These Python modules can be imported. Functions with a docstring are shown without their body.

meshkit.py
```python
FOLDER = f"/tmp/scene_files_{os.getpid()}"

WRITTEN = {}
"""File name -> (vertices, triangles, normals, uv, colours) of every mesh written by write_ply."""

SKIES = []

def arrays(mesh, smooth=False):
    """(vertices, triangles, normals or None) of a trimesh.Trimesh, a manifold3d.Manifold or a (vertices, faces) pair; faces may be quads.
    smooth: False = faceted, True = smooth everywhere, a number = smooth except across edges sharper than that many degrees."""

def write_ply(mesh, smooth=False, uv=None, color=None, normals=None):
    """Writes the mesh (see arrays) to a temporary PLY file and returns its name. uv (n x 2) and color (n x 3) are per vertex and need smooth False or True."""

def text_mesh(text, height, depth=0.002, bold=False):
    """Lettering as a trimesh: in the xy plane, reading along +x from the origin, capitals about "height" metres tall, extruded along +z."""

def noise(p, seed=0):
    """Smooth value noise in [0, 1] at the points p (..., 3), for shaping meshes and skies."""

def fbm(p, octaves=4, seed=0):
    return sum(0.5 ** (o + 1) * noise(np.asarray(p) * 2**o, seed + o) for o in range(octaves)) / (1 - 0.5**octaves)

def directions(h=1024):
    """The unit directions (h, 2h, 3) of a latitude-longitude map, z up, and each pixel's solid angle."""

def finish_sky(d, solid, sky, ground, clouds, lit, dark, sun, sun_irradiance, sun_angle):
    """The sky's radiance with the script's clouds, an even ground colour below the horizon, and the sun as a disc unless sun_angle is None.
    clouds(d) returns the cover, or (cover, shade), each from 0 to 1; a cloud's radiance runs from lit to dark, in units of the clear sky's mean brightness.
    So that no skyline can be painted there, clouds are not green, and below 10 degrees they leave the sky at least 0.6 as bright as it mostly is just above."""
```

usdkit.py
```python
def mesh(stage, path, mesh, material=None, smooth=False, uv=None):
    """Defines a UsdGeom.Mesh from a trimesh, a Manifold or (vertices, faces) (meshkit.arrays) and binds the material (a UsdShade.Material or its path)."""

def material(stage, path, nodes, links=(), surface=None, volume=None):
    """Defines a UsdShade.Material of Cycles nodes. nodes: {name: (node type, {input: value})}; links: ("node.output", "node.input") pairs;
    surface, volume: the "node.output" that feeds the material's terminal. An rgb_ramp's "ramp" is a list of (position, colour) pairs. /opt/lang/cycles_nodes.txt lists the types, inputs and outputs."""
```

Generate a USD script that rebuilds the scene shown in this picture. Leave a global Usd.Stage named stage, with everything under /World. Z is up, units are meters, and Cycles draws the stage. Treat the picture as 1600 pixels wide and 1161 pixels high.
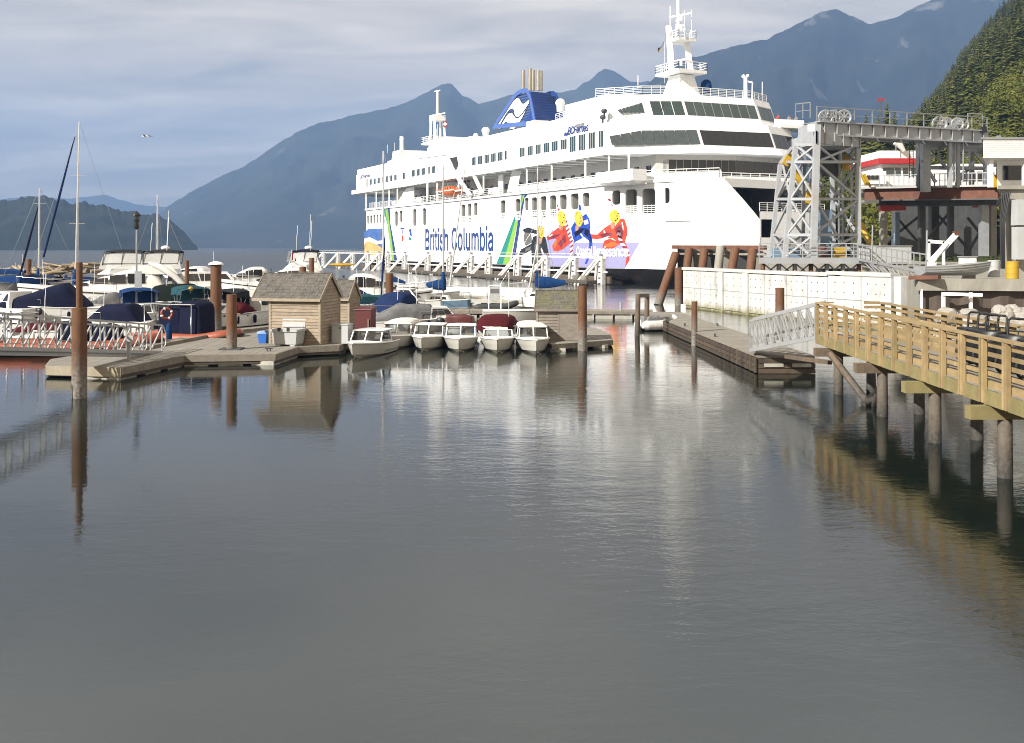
import math, random
import numpy as np
import trimesh
import usdkit, meshkit
from pxr import Usd, UsdGeom, UsdLux, UsdShade, Sdf, Gf, Vt

stage = Usd.Stage.CreateInMemory()
UsdGeom.SetStageUpAxis(stage, 'Z')
UsdGeom.SetStageMetersPerUnit(stage, 1.0)
world = UsdGeom.Xform.Define(stage, '/World')
stage.SetDefaultPrim(world.GetPrim())
UsdGeom.Scope.Define(stage, '/World/Looks')

# ------------------------------------------------------------------ camera, sky, sun, exposure
EYE, FPX, HOR = 4.8, 1500.0, 386.0
cam = UsdGeom.Camera.Define(stage, '/World/camera')
cam.CreateHorizontalApertureAttr(36.0)
cam.CreateFocalLengthAttr(36.0 * FPX / 1600.0)
cam.CreateVerticalApertureOffsetAttr(-36.0 * (580.5 - HOR) / 1600.0)
cam.CreateClippingRangeAttr(Gf.Vec2f(0.3, 60000.0))
cam.AddTranslateOp().Set(Gf.Vec3d(0, 0, EYE))
cam.AddRotateXOp().Set(90.0)
cam.CreateExposureAttr(0.95)

SUN_AZ = math.radians(-128.0)            # atan2(x, y) of the direction towards the sun: left of and behind the camera
SUN_EL = math.radians(33.0)
SUN_DIR = np.array([math.cos(SUN_EL) * math.sin(SUN_AZ), math.cos(SUN_EL) * math.cos(SUN_AZ), math.sin(SUN_EL)])
SKY_STRENGTH, SUN_INTENSITY = 0.11, 1.12

sun = UsdLux.DistantLight.Define(stage, '/World/sun')
sun.CreateIntensityAttr(SUN_INTENSITY)
sun.CreateNormalizeAttr(True) if hasattr(sun, 'CreateNormalizeAttr') else None
sun.CreateAngleAttr(0.6)
sun.CreateColorAttr(Gf.Vec3f(1.0, 0.95, 0.86))
_rot = Gf.Rotation(Gf.Vec3d(0, 0, 1), Gf.Vec3d(*map(float, SUN_DIR)))
sun.AddTransformOp().Set(Gf.Matrix4d().SetRotate(_rot))

sky = UsdLux.DomeLight.Define(stage, '/World/sky')
sky.CreateIntensityAttr(1.0)
usdkit.material(stage, '/World/Looks/sky_air', {
    'sky': ('sky_texture', {'sky_type': 'single_scattering', 'sun_disc': False, 'sun_elevation': SUN_EL, 'sun_rotation': SUN_AZ}),
    'dir': ('texture_coordinate', {}),
    'sep': ('separate_xyz', {}),
    'zup': ('math', {'math_type': 'add', 'value2': 0.16}),
    'zcl': ('math', {'math_type': 'maximum', 'value2': 0.05}),
    'dx': ('math', {'math_type': 'divide'}), 'dy': ('math', {'math_type': 'divide'}),
    'plane': ('combine_xyz', {'z': 3.7}),
    'map': ('mapping', {'mapping_type': 'point', 'scale': (1.0, 2.3, 1.0), 'rotation': (0, 0, 0.12)}),
    'n1': ('noise_texture', {'scale': 1.5, 'detail': 7.0, 'roughness': 0.53, 'distortion': 0.5}),
    'n2': ('noise_texture', {'scale': 0.45, 'detail': 3.0, 'roughness': 0.5}),
    'mixn': ('mix_float', {'fac': 0.38}),
    'tone': ('rgb_ramp', {'ramp': [(0.33, (2.7, 2.25, 1.62)), (0.42, (3.3, 2.75, 2.0)), (0.49, (4.2, 3.5, 2.6)), (0.55, (4.9, 4.1, 3.05)), (0.63, (6.2, 5.2, 3.9))]}),
    'cov': ('rgb_ramp', {'ramp': [(0.22, (0.80, 0.80, 0.80)), (0.5, (0.97, 0.97, 0.97))]}),
    'mix': ('mix_color', {}),
    'bg': ('background_shader', {'strength': SKY_STRENGTH}),
}, [('dir.generated', 'sep.vector'), ('sep.z', 'zup.value1'), ('zup.value', 'zcl.value1'),
    ('sep.x', 'dx.value1'), ('zcl.value', 'dx.value2'), ('sep.y', 'dy.value1'), ('zcl.value', 'dy.value2'),
    ('dx.value', 'plane.x'), ('dy.value', 'plane.y'), ('plane.vector', 'map.vector'),
    ('map.vector', 'n1.vector'), ('map.vector', 'n2.vector'), ('n1.fac', 'mixn.a'), ('n2.fac', 'mixn.b'),
    ('mixn.result', 'tone.fac'), ('mixn.result', 'cov.fac'), ('cov.color', 'mix.fac'), ('sky.color', 'mix.a'), ('tone.color', 'mix.b'),
    ('mix.result', 'bg.color')], surface='bg.background')
UsdShade.MaterialBindingAPI.Apply(sky.GetPrim()).Bind(UsdShade.Material.Get(stage, '/World/Looks/sky_air'))
sky.GetPrim().SetCustomDataByKey('kind', 'structure')
sky.GetPrim().SetCustomDataByKey('label', 'grey blue layered cloud over the whole bay')
sky.GetPrim().SetCustomDataByKey('category', 'sky')

# ------------------------------------------------------------------ helpers
def at(px, py, d):
    """The point seen at pixel (px, py) of the 1600 px wide photograph at depth d metres."""
    return np.array([(px - 800.0) * d / FPX, d, EYE - (py - HOR) * d / FPX])

def depth(py, z=0.0):
    return (EYE - z) * FPX / (py - HOR)

def on(px, py, z=0.0):
    """The point at height z seen at that pixel."""
    return at(px, py, depth(py, z))

V3 = lambda *a: np.array(a, float)
def unit(v):
    v = np.asarray(v, float)
    return v / (np.linalg.norm(v) + 1e-12)

class MB:
    """Collects shapes; build() makes them one mesh."""
    def __init__(self):
        self.v, self.f, self.n = [], [], 0
    def add(self, v, f):
        v, f = np.asarray(v, float), np.asarray(f, int)
        self.v.append(v); self.f.append(f + self.n); self.n += len(v)
        return self
    def tm(self, m):
        return self.add(m.vertices, m.faces)
    def polys(self, verts, quads):
        """Flat shaded polygons: every face gets vertices of its own."""
        for q in quads:
            p = [verts[i] for i in q]
            self.add(p, [[0, i, i + 1] for i in range(1, len(p) - 1)])
        return self
    def hexa(self, b, t):
        """b, t: four bottom and four top corners, counter-clockwise from above."""
        self.polys(list(b) + list(t), [(3, 2, 1, 0), (4, 5, 6, 7), (0, 1, 5, 4), (1, 2, 6, 5), (2, 3, 7, 6), (3, 0, 4, 7)])
        return self
    def box(self, c, s, rz=0.0, ax=None):
        c = np.asarray(c, float)
        hx, hy, hz = np.asarray(s, float) / 2
        if ax is None:
            X, Y, Z = V3(math.cos(rz), math.sin(rz), 0), V3(-math.sin(rz), math.cos(rz), 0), V3(0, 0, 1)
        else:
            X, Y, Z = ax
        k = [(-1, -1), (1, -1), (1, 1), (-1, 1)]
        return self.hexa([c + X * hx * i + Y * hy * j - Z * hz for i, j in k], [c + X * hx * i + Y * hy * j + Z * hz for i, j in k])
    def bar(self, p, q, w, h, up=(0, 0, 1)):
        """A square bar from p to q: w wide, h tall."""
        p, q = np.asarray(p, float), np.asarray(q, float)
        d = q - p
        L = np.linalg.norm(d)
        if L < 1e-6:
            return self
        d /= L
        up = np.asarray(up, float)
        if abs(d @ up) > 0.98:
            up = V3(0, 1, 0) if abs(d[1]) < 0.9 else V3(1, 0, 0)
        s = unit(np.cross(up, d)); u = np.cross(d, s)
        return self.box((p + q) / 2, (L, w, h), ax=(d, s, u))
    def tube(self, pts, r, n=8, cap=True):
        pts = [np.asarray(p, float) for p in pts]
        rs = list(r) if np.ndim(r) else [r] * len(pts)
        T = [unit(pts[min(i + 1, len(pts) - 1)] - pts[max(i - 1, 0)]) for i in range(len(pts))]
        a = unit(np.cross(T[0], V3(0, 0, 1) if abs(T[0][2]) < 0.9 else V3(1, 0, 0)))
        V = []
        for p, t, rr in zip(pts, T, rs):
            a = unit(a - t * (a @ t)); b = np.cross(t, a)
            V += [p + rr * (math.cos(2 * math.pi * k / n) * a + math.sin(2 * math.pi * k / n) * b) for k in range(n)]
        F = []
        for i in range(len(pts) - 1):
            for k in range(n):
                A, B = i * n + k, i * n + (k + 1) % n
                F += [[A, B, B + n], [A, B + n, A + n]]
        self.add(V, F)
        if cap:
            self.add(V[:n], [[0, i + 1, i] for i in range(1, n - 1)])
            self.add(V[-n:], [[0, i, i + 1] for i in range(1, n - 1)])
        return self
    def lathe(self, c, prof, n=16):
        """prof: (radius, z) from bottom to top round the upright axis at c."""
        c = np.asarray(c, float)
        V = [c + V3(r * math.cos(2 * math.pi * k / n), r * math.sin(2 * math.pi * k / n), z) for r, z in prof for k in range(n)]
        F = []
        for i in range(len(prof) - 1):
            for k in range(n):
                A, B = i * n + k, i * n + (k + 1) % n
                F += [[A, B, B + n], [A, B + n, A + n]]
        return self.add(V, F)
    def loft(self, rows, close=False, cap=False):
        """Smooth skin over rows of points, all rows equally long."""
        rows = [np.asarray(r, float) for r in rows]
        n = len(rows[0])
        F = []
        for i in range(len(rows) - 1):
            for k in range(n if close else n - 1):
                A, B = i * n + k, i * n + (k + 1) % n
                F += [[A, B, B + n], [A, B + n, A + n]]
        self.add(np.vstack(rows), F)
        if cap:
            for r, s in ((rows[0], -1), (rows[-1], 1)):
                self.add(list(r), [[0, i, i + 1][::s] for i in range(1, n - 1)])
        return self
    def plate(self, poly, origin, X, Y, thick=0.02, sink=0.0):
        """A flat polygon (list of 2D points or a shapely shape) in the frame origin, X, Y, standing THICK proud along X x Y."""
        import shapely
        g = poly if hasattr(poly, 'geom_type') else shapely.Polygon(poly).buffer(0)
        Z = np.cross(X, Y)
        for q in getattr(g, 'geoms', [g]):
            if q.is_empty or q.area < 1e-7:
                continue
            m = trimesh.creation.extrude_polygon(q, thick, engine='earcut')
            v = np.array(m.vertices)
            P = np.asarray(origin, float) + v[:, :1] * X + v[:, 1:2] * Y + (v[:, 2:] - sink) * Z
            self.polys(list(P), m.faces)
        return self
    def sphere(self, c, r, sub=2):
        m = trimesh.creation.icosphere(sub)
        return self.add(np.asarray(m.vertices) * np.asarray(r) + np.asarray(c, float), m.faces)
    def moved(self, M):
        v = np.vstack(self.v)
        o = MB(); o.add(v @ np.asarray(M)[:3, :3].T + np.asarray(M)[:3, 3], np.vstack(self.f))
        return o
    def build(self, name, mat, parent=None, **tags):
        if not self.v:
            return None
        path = path_for(name, parent)
        m = usdkit.mesh(stage, path, (np.vstack(self.v) - ORG[0], np.vstack(self.f)), mats(mat), smooth=True)
        p = m.GetPrim()
        for k, t in tags.items():
            p.SetCustomDataByKey(k, t)
        return p

ORG = [np.zeros(3)]      # things laid out in world coordinates subtract their base point
_count = {}
def path_for(name, parent=None):
    base = '/World/' if parent is None else str(parent.GetPath()) + '/'
    k = _count.get(base + name, -1) + 1
    _count[base + name] = k
    return base + (name if k == 0 else '%s_%03d' % (name, k))

def thing(name, label, category, loc=(0, 0, 0), rz=0.0, group=None, kind=None):
    x = UsdGeom.Xform.Define(stage, path_for(name))
    x.AddTranslateOp().Set(Gf.Vec3d(*map(float, loc))); x.AddRotateZOp().Set(math.degrees(rz))
    p = x.GetPrim()
    tag(p, label, category, group, kind)
    return p

def tag(p, label=None, category=None, group=None, kind=None):
    for k, t in (('label', label), ('category', category), ('group', group), ('kind', kind)):
        if t:
            p.SetCustomDataByKey(k, t)
    return p

def copy_of(src, label, loc, rz=0.0, name=None, scale=None):
    was = src.GetCustomData()
    base = name or src.GetName()
    x = UsdGeom.Xform.Define(stage, path_for(base))
    x.AddTranslateOp().Set(Gf.Vec3d(*map(float, loc))); x.AddRotateZOp().Set(math.degrees(rz))
    p = x.GetPrim()
    p.GetReferences().AddInternalReference(src.GetPath())
    if scale is not None:
        x.AddScaleOp().Set(Gf.Vec3f(*scale))
    p.SetInstanceable(True)
    tag(p, label, was['category'], was.get('group'))
    return p

# ------------------------------------------------------------------ materials
TONE = 0.72
WHITES = ('white_paint', 'ship_white_plain', 'berth_white', 'gelcoat', 'siding_white', 'canvas_offwhite', 'gull_white')
LOOKS = {}
def mats(m):
    return LOOKS[m] if isinstance(m, str) else m

def mix3(c, k):
    return tuple(max(0.0, x * k) for x in c)

def M(name, col, rough=0.6, var=0.12, scale=2.0, dirt=None, dirt_amt=0.4, bump=0.0, bump_scale=20.0, metallic=0.0, rand=0.0, stretch=(1, 1, 1), coat=0.0, spec=None):
    """A paint, cloth, wood or metal: its colour varies with a fine and a broad noise, with optional dirt, relief and per-piece variation."""
    if name not in WHITES:
        col = mix3(col, TONE)
        dirt = dirt and mix3(dirt, TONE)
    n = {'geo': ('geometry', {}), 'map': ('mapping', {'mapping_type': 'point', 'scale': stretch}),
         'n1': ('noise_texture', {'scale': scale, 'detail': 5.0, 'roughness': 0.6}),
         'r1': ('rgb_ramp', {'ramp': [(0.28, mix3(col, 1 - var)), (0.72, mix3(col, 1 + var))]}),
         'p': ('principled_bsdf', {'roughness': rough, 'metallic': metallic})}
    l = [('geo.position', 'map.vector'), ('map.vector', 'n1.vector'), ('n1.fac', 'r1.fac')]
    if spec is not None:
        n['p'][1]['specular_ior_level'] = spec
    out = 'r1.color'
    if dirt is not None:
        n['n2'] = ('noise_texture', {'scale': scale * 0.37, 'detail': 6.0, 'roughness': 0.68})
        n['r2'] = ('rgb_ramp', {'ramp': [(0.48, (0, 0, 0)), (0.68, (dirt_amt,) * 3)]})
        n['m2'] = ('mix_color', {'b': dirt})
        l += [('map.vector', 'n2.vector'), ('n2.fac', 'r2.fac'), ('r2.color', 'm2.fac'), (out, 'm2.a')]
        out = 'm2.result'
    if rand:
        n['oi'] = ('object_info', {})
        n['r3'] = ('rgb_ramp', {'ramp': [(0, (1 - rand,) * 3), (1, (1 + rand * 0.6,) * 3)]})
        n['m3'] = ('mix', {'mix_type': 'multiply', 'fac': 1.0})
        l += [('oi.random', 'r3.fac'), (out, 'm3.color1'), ('r3.color', 'm3.color2')]
        out = 'm3.color'
    l.append((out, 'p.base_color'))
    if bump:
        n['n4'] = ('noise_texture', {'scale': bump_scale, 'detail': 4.0, 'roughness': 0.6})
        n['b'] = ('bump', {'strength': 1.0, 'distance': bump})
        l += [('map.vector', 'n4.vector'), ('n4.fac', 'b.height'), ('b.normal', 'p.normal')]
    if coat:
        n['p'][1]['coat_weight'] = coat
        n['p'][1]['coat_roughness'] = 0.1
    LOOKS[name] = usdkit.material(stage, '/World/Looks/' + name, n, l, surface='p.BSDF')
    return LOOKS[name]

def tide(name, top, low, z0, z1, rough=0.8, scale=4.0, weed=None, bump=0.01, metallic=0.0):
    """Pile or wall: TOP colour above, stained to LOW below z0..z1 with an uneven edge (marine growth), streaked downward."""
    top, low = mix3(top, TONE), mix3(low, TONE)
    n = {'geo': ('geometry', {}), 'sep': ('separate_xyz', {}), 'map': ('mapping', {'mapping_type': 'point', 'scale': (1, 1, 0.35)}),
         'n1': ('noise_texture', {'scale': scale, 'detail': 6.0, 'roughness': 0.65}),
         'n2': ('noise_texture', {'scale': scale * 2.6, 'detail': 3.0}),
         'rt': ('rgb_ramp', {'ramp': [(0.25, mix3(top, 0.45)), (0.42, mix3(top, 0.85)), (0.6, top), (0.78, mix3(top, 1.35))]}),
         'rl': ('rgb_ramp', {'ramp': [(0.3, mix3(low, 0.55)), (0.5, low), (0.7, mix3(low, 1.5))]}),
         'off': ('math', {'math_type': 'multiply_add', 'value2': 0.9}),
         'mr': ('map_range', {'from_min': z0 + 0.45, 'from_max': z1 + 0.45, 'to_min': 1.0, 'to_max': 0.0, 'clamp': True}),
         'mx': ('mix_color', {}), 'b': ('bump', {'distance': bump}),
         'p': ('principled_bsdf', {'roughness': rough, 'metallic': metallic})}
    l = [('geo.position', 'map.vector'), ('geo.position', 'sep.vector'), ('map.vector', 'n1.vector'), ('geo.position', 'n2.vector'),
         ('n1.fac', 'rt.fac'), ('n2.fac', 'rl.fac'), ('n1.fac', 'off.value1'), ('sep.z', 'off.value3'), ('off.value', 'mr.value'),
         ('mr.result', 'mx.fac'), ('rt.color', 'mx.a'), ('rl.color', 'mx.b'), ('mx.result', 'p.base_color'), ('n2.fac', 'b.height'), ('b.normal', 'p.normal')]
    LOOKS[name] = usdkit.material(stage, '/World/Looks/' + name, n, l, surface='p.BSDF')

def pane(name, tint, rough=0.03, f=0.5):
    """Window glass that lets light through."""
    LOOKS[name] = usdkit.material(stage, '/World/Looks/' + name, {
        't': ('transparent_bsdf', {'color': tint}), 'g': ('glossy_bsdf', {'color': (0.95, 0.95, 0.95), 'roughness': rough}),
        'fr': ('fresnel', {'IOR': 1.5 + f}), 'm': ('mix_closure', {})},
        [('fr.fac', 'm.fac'), ('t.BSDF', 'm.closure1'), ('g.BSDF', 'm.closure2')], surface='m.closure')

M('white_paint', (0.80, 0.81, 0.81), 0.38, 0.03, 0.6, dirt=(0.62, 0.61, 0.57), dirt_amt=0.25)
VPX_ = 25.0
M('ship_white_plain', (0.84, 0.85, 0.86), 0.33, 0.02, 0.15, dirt=(0.70, 0.70, 0.68), dirt_amt=0.2, stretch=(1, 1, 0.3))
_ax = (VPX_ - 800.0) / math.hypot(VPX_ - 800.0, FPX), FPX / math.hypot(VPX_ - 800.0, FPX)
LOOKS['ship_white'] = usdkit.material(stage, '/World/Looks/ship_plating', {
    'geo': ('geometry', {}), 'sep': ('separate_xyz', {}), 'dot': ('vector_math', {'math_type': 'dot_product', 'vector2': (_ax[0], _ax[1], 0.0)}), 'uv': ('combine_xyz', {}),
    'br': ('brick_texture', {'color1': (0.80, 0.815, 0.835), 'color2': (0.75, 0.77, 0.79), 'mortar': (0.56, 0.575, 0.59), 'scale': 1.0, 'mortar_size': 0.022, 'mortar_smooth': 0.4, 'brick_width': 7.0, 'row_height': 2.35, 'bias': -0.2}),
    'mp': ('mapping', {'mapping_type': 'point', 'scale': (1.3, 1.3, 0.07)}), 'n': ('noise_texture', {'scale': 1.0, 'detail': 6.0, 'roughness': 0.7}),
    'r': ('rgb_ramp', {'ramp': [(0.60, (0, 0, 0)), (0.76, (0.4, 0.4, 0.4))]}), 'm': ('mix_color', {'b': (0.50, 0.43, 0.36)}),
    'n2': ('noise_texture', {'scale': 0.55, 'detail': 2.0}), 'b': ('bump', {'distance': 0.03}),
    'p': ('principled_bsdf', {'roughness': 0.36})},
    [('geo.position', 'dot.vector1'), ('geo.position', 'sep.vector'), ('dot.value', 'uv.x'), ('sep.z', 'uv.y'), ('uv.vector', 'br.vector'), ('geo.position', 'mp.vector'), ('mp.vector', 'n.vector'), ('n.fac', 'r.fac'), ('r.color', 'm.fac'), ('br.color', 'm.a'), ('m.result', 'p.base_color'), ('geo.position', 'n2.vector'), ('n2.fac', 'b.height'), ('b.normal', 'p.normal')], surface='p.BSDF')
def stripes(name, a, b, scale):
    LOOKS[name] = usdkit.material(stage, '/World/Looks/' + name, {'geo': ('geometry', {}), 'w': ('wave_texture', {'wave_type': 'bands', 'bands_direction': 'diagonal', 'scale': scale}), 'r': ('rgb_ramp', {'ramp': [(0.45, a), (0.55, b)]}), 'p': ('principled_bsdf', {'roughness': 0.4})},
        [('geo.position', 'w.vector'), ('w.fac', 'r.fac'), ('r.color', 'p.base_color')], surface='p.BSDF')
stripes('print_rope', (0.20, 0.02, 0.045), (0.72, 0.66, 0.68), 0.9)
M('ship_deck', (0.30, 0.36, 0.34), 0.7, 0.1)
M('ship_shade_grey', (0.56, 0.56, 0.54), 0.6, 0.06)  # wall paint greyed so that its colour carries the shade of the promenade recess
M('ship_grey', (0.42, 0.43, 0.42), 0.6, 0.1)
M('hull_black', (0.008, 0.008, 0.010), 0.5, 0.3, dirt=(0.04, 0.025, 0.02), dirt_amt=0.5, spec=0.2)
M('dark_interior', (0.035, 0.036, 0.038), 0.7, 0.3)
M('dark_glass', (0.012, 0.014, 0.017), 0.04, 0.2, spec=0.8)
M('grey_glass', (0.06, 0.075, 0.08), 0.04, 0.25, spec=1.0)
M('green_glass', (0.035, 0.06, 0.06), 0.03, 0.35, 0.4, spec=1.0)
M('ship_blue', (0.012, 0.055, 0.26), 0.4, 0.12, 0.5)
M('ship_blue_light', (0.085, 0.16, 0.46), 0.4, 0.05)
M('print_blue', (0.025, 0.06, 0.25), 0.4, 0.06)
M('print_teal', (0.025, 0.27, 0.23), 0.4, 0.06)
M('print_green', (0.27, 0.52, 0.08), 0.4, 0.06)
M('print_lilac', (0.36, 0.35, 0.62), 0.4, 0.03)
M('print_red', (0.62, 0.065, 0.035), 0.4, 0.5, 1.3)
M('print_maroon', (0.22, 0.03, 0.05), 0.4, 0.5, 1.3)
M('print_royal', (0.02, 0.07, 0.46), 0.4, 0.5, 1.3)
M('print_yellow', (0.80, 0.56, 0.06), 0.4, 0.5, 1.3)
M('print_black', (0.02, 0.025, 0.03), 0.4, 0.5, 1.3)
M('print_skin', (0.50, 0.26, 0.16), 0.4, 0.5, 1.3)
M('print_sand', (0.62, 0.46, 0.18), 0.4, 0.3, 0.8)
M('print_sky', (0.07, 0.16, 0.46), 0.4, 0.3, 0.6)
M('orange_boat', (0.72, 0.16, 0.03), 0.4, 0.08)
M('steel_silver', (0.62, 0.58, 0.50), 0.28, 0.15, metallic=0.7)
M('red_cloth', (0.30, 0.03, 0.035), 0.75, 0.15)
M('galvanised', (0.38, 0.40, 0.43), 0.45, 0.16, 3.0, dirt=(0.36, 0.33, 0.28), dirt_amt=0.35, metallic=0.35)
M('tower_paint', (0.43, 0.455, 0.49), 0.5, 0.08, 2.0, dirt=(0.40, 0.34, 0.27), dirt_amt=0.45)
M('aluminium', (0.50, 0.51, 0.52), 0.38, 0.1, 4.0, dirt=(0.42, 0.41, 0.38), dirt_amt=0.3, metallic=0.4)
M('berth_white', (0.60, 0.60, 0.585), 0.5, 0.15, 2.5, dirt=(0.28, 0.26, 0.22), dirt_amt=0.6)
M('rust_beam', (0.16, 0.062, 0.036), 0.8, 0.35, 1.5, dirt=(0.09, 0.045, 0.03), dirt_amt=0.5, bump=0.003)
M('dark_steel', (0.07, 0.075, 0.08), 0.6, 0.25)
tide('rust_pile', (0.155, 0.068, 0.028), (0.21, 0.195, 0.175), 0.4, 1.5, bump=0.012)
tide('rust_pile_brown', (0.17, 0.075, 0.035), (0.20, 0.18, 0.16), 0.3, 1.2, bump=0.012)
tide('wood_pile', (0.17, 0.125, 0.085), (0.085, 0.075, 0.065), 0.3, 1.0, bump=0.02)
tide('wood_pile_grey', (0.15, 0.125, 0.098), (0.06, 0.055, 0.048), 0.1, 0.8, bump=0.02)
tide('concrete', (0.66, 0.66, 0.645), (0.25, 0.235, 0.12), 0.05, 0.62, scale=1.6, bump=0.006)
tide('concrete_old', (0.36, 0.345, 0.30), (0.17, 0.15, 0.11), 0.3, 1.2, scale=1.2, bump=0.01)
tide('sheet_steel', (0.10, 0.075, 0.06), (0.07, 0.06, 0.05), 0.4, 1.4, scale=1.4, bump=0.01)
M('wood_grey', (0.27, 0.24, 0.20), 0.85, 0.22, 3.0, dirt=(0.17, 0.15, 0.12), dirt_amt=0.4, bump=0.004, bump_scale=14, rand=0.14)
M('wood_deck', (0.28, 0.26, 0.225), 0.85, 0.15, 2.0, dirt=(0.20, 0.19, 0.17), dirt_amt=0.35, bump=0.003, rand=0.1)
M('wood_pale', (0.40, 0.35, 0.265), 0.8, 0.18, 3.0, dirt=(0.24, 0.21, 0.15), dirt_amt=0.4, bump=0.003, rand=0.08)
M('wood_siding', (0.37, 0.295, 0.215), 0.8, 0.2, 3.5, dirt=(0.25, 0.21, 0.17), dirt_amt=0.55, bump=0.004, bump_scale=10, rand=0.16, stretch=(1, 1, 2.5))
M('wood_siding_grey', (0.27, 0.235, 0.20), 0.85, 0.2, 3.5, dirt=(0.15, 0.13, 0.11), dirt_amt=0.5, bump=0.004, rand=0.16, stretch=(1, 1, 2.5))
M('wood_trim', (0.38, 0.32, 0.24), 0.8, 0.15, 4.0, dirt=(0.28, 0.24, 0.17), dirt_amt=0.35)
M('wood_treated', (0.375, 0.27, 0.135), 0.75, 0.24, 3.0, dirt=(0.30, 0.25, 0.10), dirt_amt=0.45, bump=0.003, bump_scale=14, rand=0.22)
M('wood_treated_green', (0.28, 0.23, 0.10), 0.8, 0.2, 3.0, dirt=(0.17, 0.17, 0.07), dirt_amt=0.5, bump=0.003, rand=0.08)
M('wood_wet', (0.085, 0.064, 0.048), 0.6, 0.35, 3.0, dirt=(0.17, 0.12, 0.07), dirt_amt=0.4, bump=0.006, rand=0.25)
M('shingle', (0.125, 0.115, 0.105), 0.9, 0.45, 5.0, dirt=(0.20, 0.185, 0.16), dirt_amt=0.5, bump=0.006)
M('shingle_moss', (0.13, 0.125, 0.105), 0.9, 0.4, 5.0, dirt=(0.19, 0.18, 0.05), dirt_amt=0.65, bump=0.006)
M('float_white', (0.52, 0.51, 0.46), 0.6, 0.15, 3.0, dirt=(0.24, 0.23, 0.13), dirt_amt=0.6)
M('gelcoat', (0.68, 0.68, 0.665), 0.25, 0.04, 1.5, dirt=(0.52, 0.51, 0.47), dirt_amt=0.3, coat=0.3)
M('gelcoat_cream', (0.54, 0.53, 0.49), 0.32, 0.05, 2.0, dirt=(0.44, 0.43, 0.37), dirt_amt=0.35)
M('hull_bluegrey', (0.17, 0.27, 0.38), 0.35, 0.1)
M('hull_darkgreen', (0.012, 0.022, 0.018), 0.6, 0.2)
M('antifoul', (0.03, 0.022, 0.02), 0.7, 0.3)
for nm, c in (('canvas_navy', (0.009, 0.012, 0.036)), ('canvas_blue', (0.010, 0.045, 0.155)), ('canvas_mid', (0.013, 0.028, 0.095)), ('canvas_red', (0.075, 0.008, 0.012)),
              ('canvas_grey', (0.16, 0.16, 0.165)), ('canvas_black', (0.022, 0.024, 0.03)), ('canvas_teal', (0.022, 0.08, 0.105)), ('canvas_green', (0.006, 0.011, 0.009)), ('canvas_offwhite', (0.56, 0.55, 0.53))):
    M(nm, c, 0.9, 0.2, 3.0, dirt=mix3(c, 1.5), dirt_amt=0.35, bump=0.03, bump_scale=2.2, spec=0.12)
M('rib_orange', (0.33, 0.075, 0.032), 0.5, 0.15)
M('rib_grey', (0.20, 0.205, 0.21), 0.5, 0.2, stretch=(1, 1, 4))
M('rib_dark', (0.045, 0.05, 0.055), 0.5, 0.2)
M('box_red', (0.10, 0.013, 0.012), 0.55, 0.12)
M('tote_grey', (0.50, 0.52, 0.53), 0.5, 0.05, dirt=(0.36, 0.35, 0.32), dirt_amt=0.3)
M('bin_blue', (0.02, 0.15, 0.58), 0.45, 0.06)
M('black_plastic', (0.016, 0.018, 0.022), 0.45, 0.2)
M('black_metal', (0.015, 0.015, 0.016), 0.4, 0.15)
M('yellow_paint', (0.55, 0.34, 0.025), 0.5, 0.12)
M('red_paint', (0.46, 0.025, 0.03), 0.5, 0.08)
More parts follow.
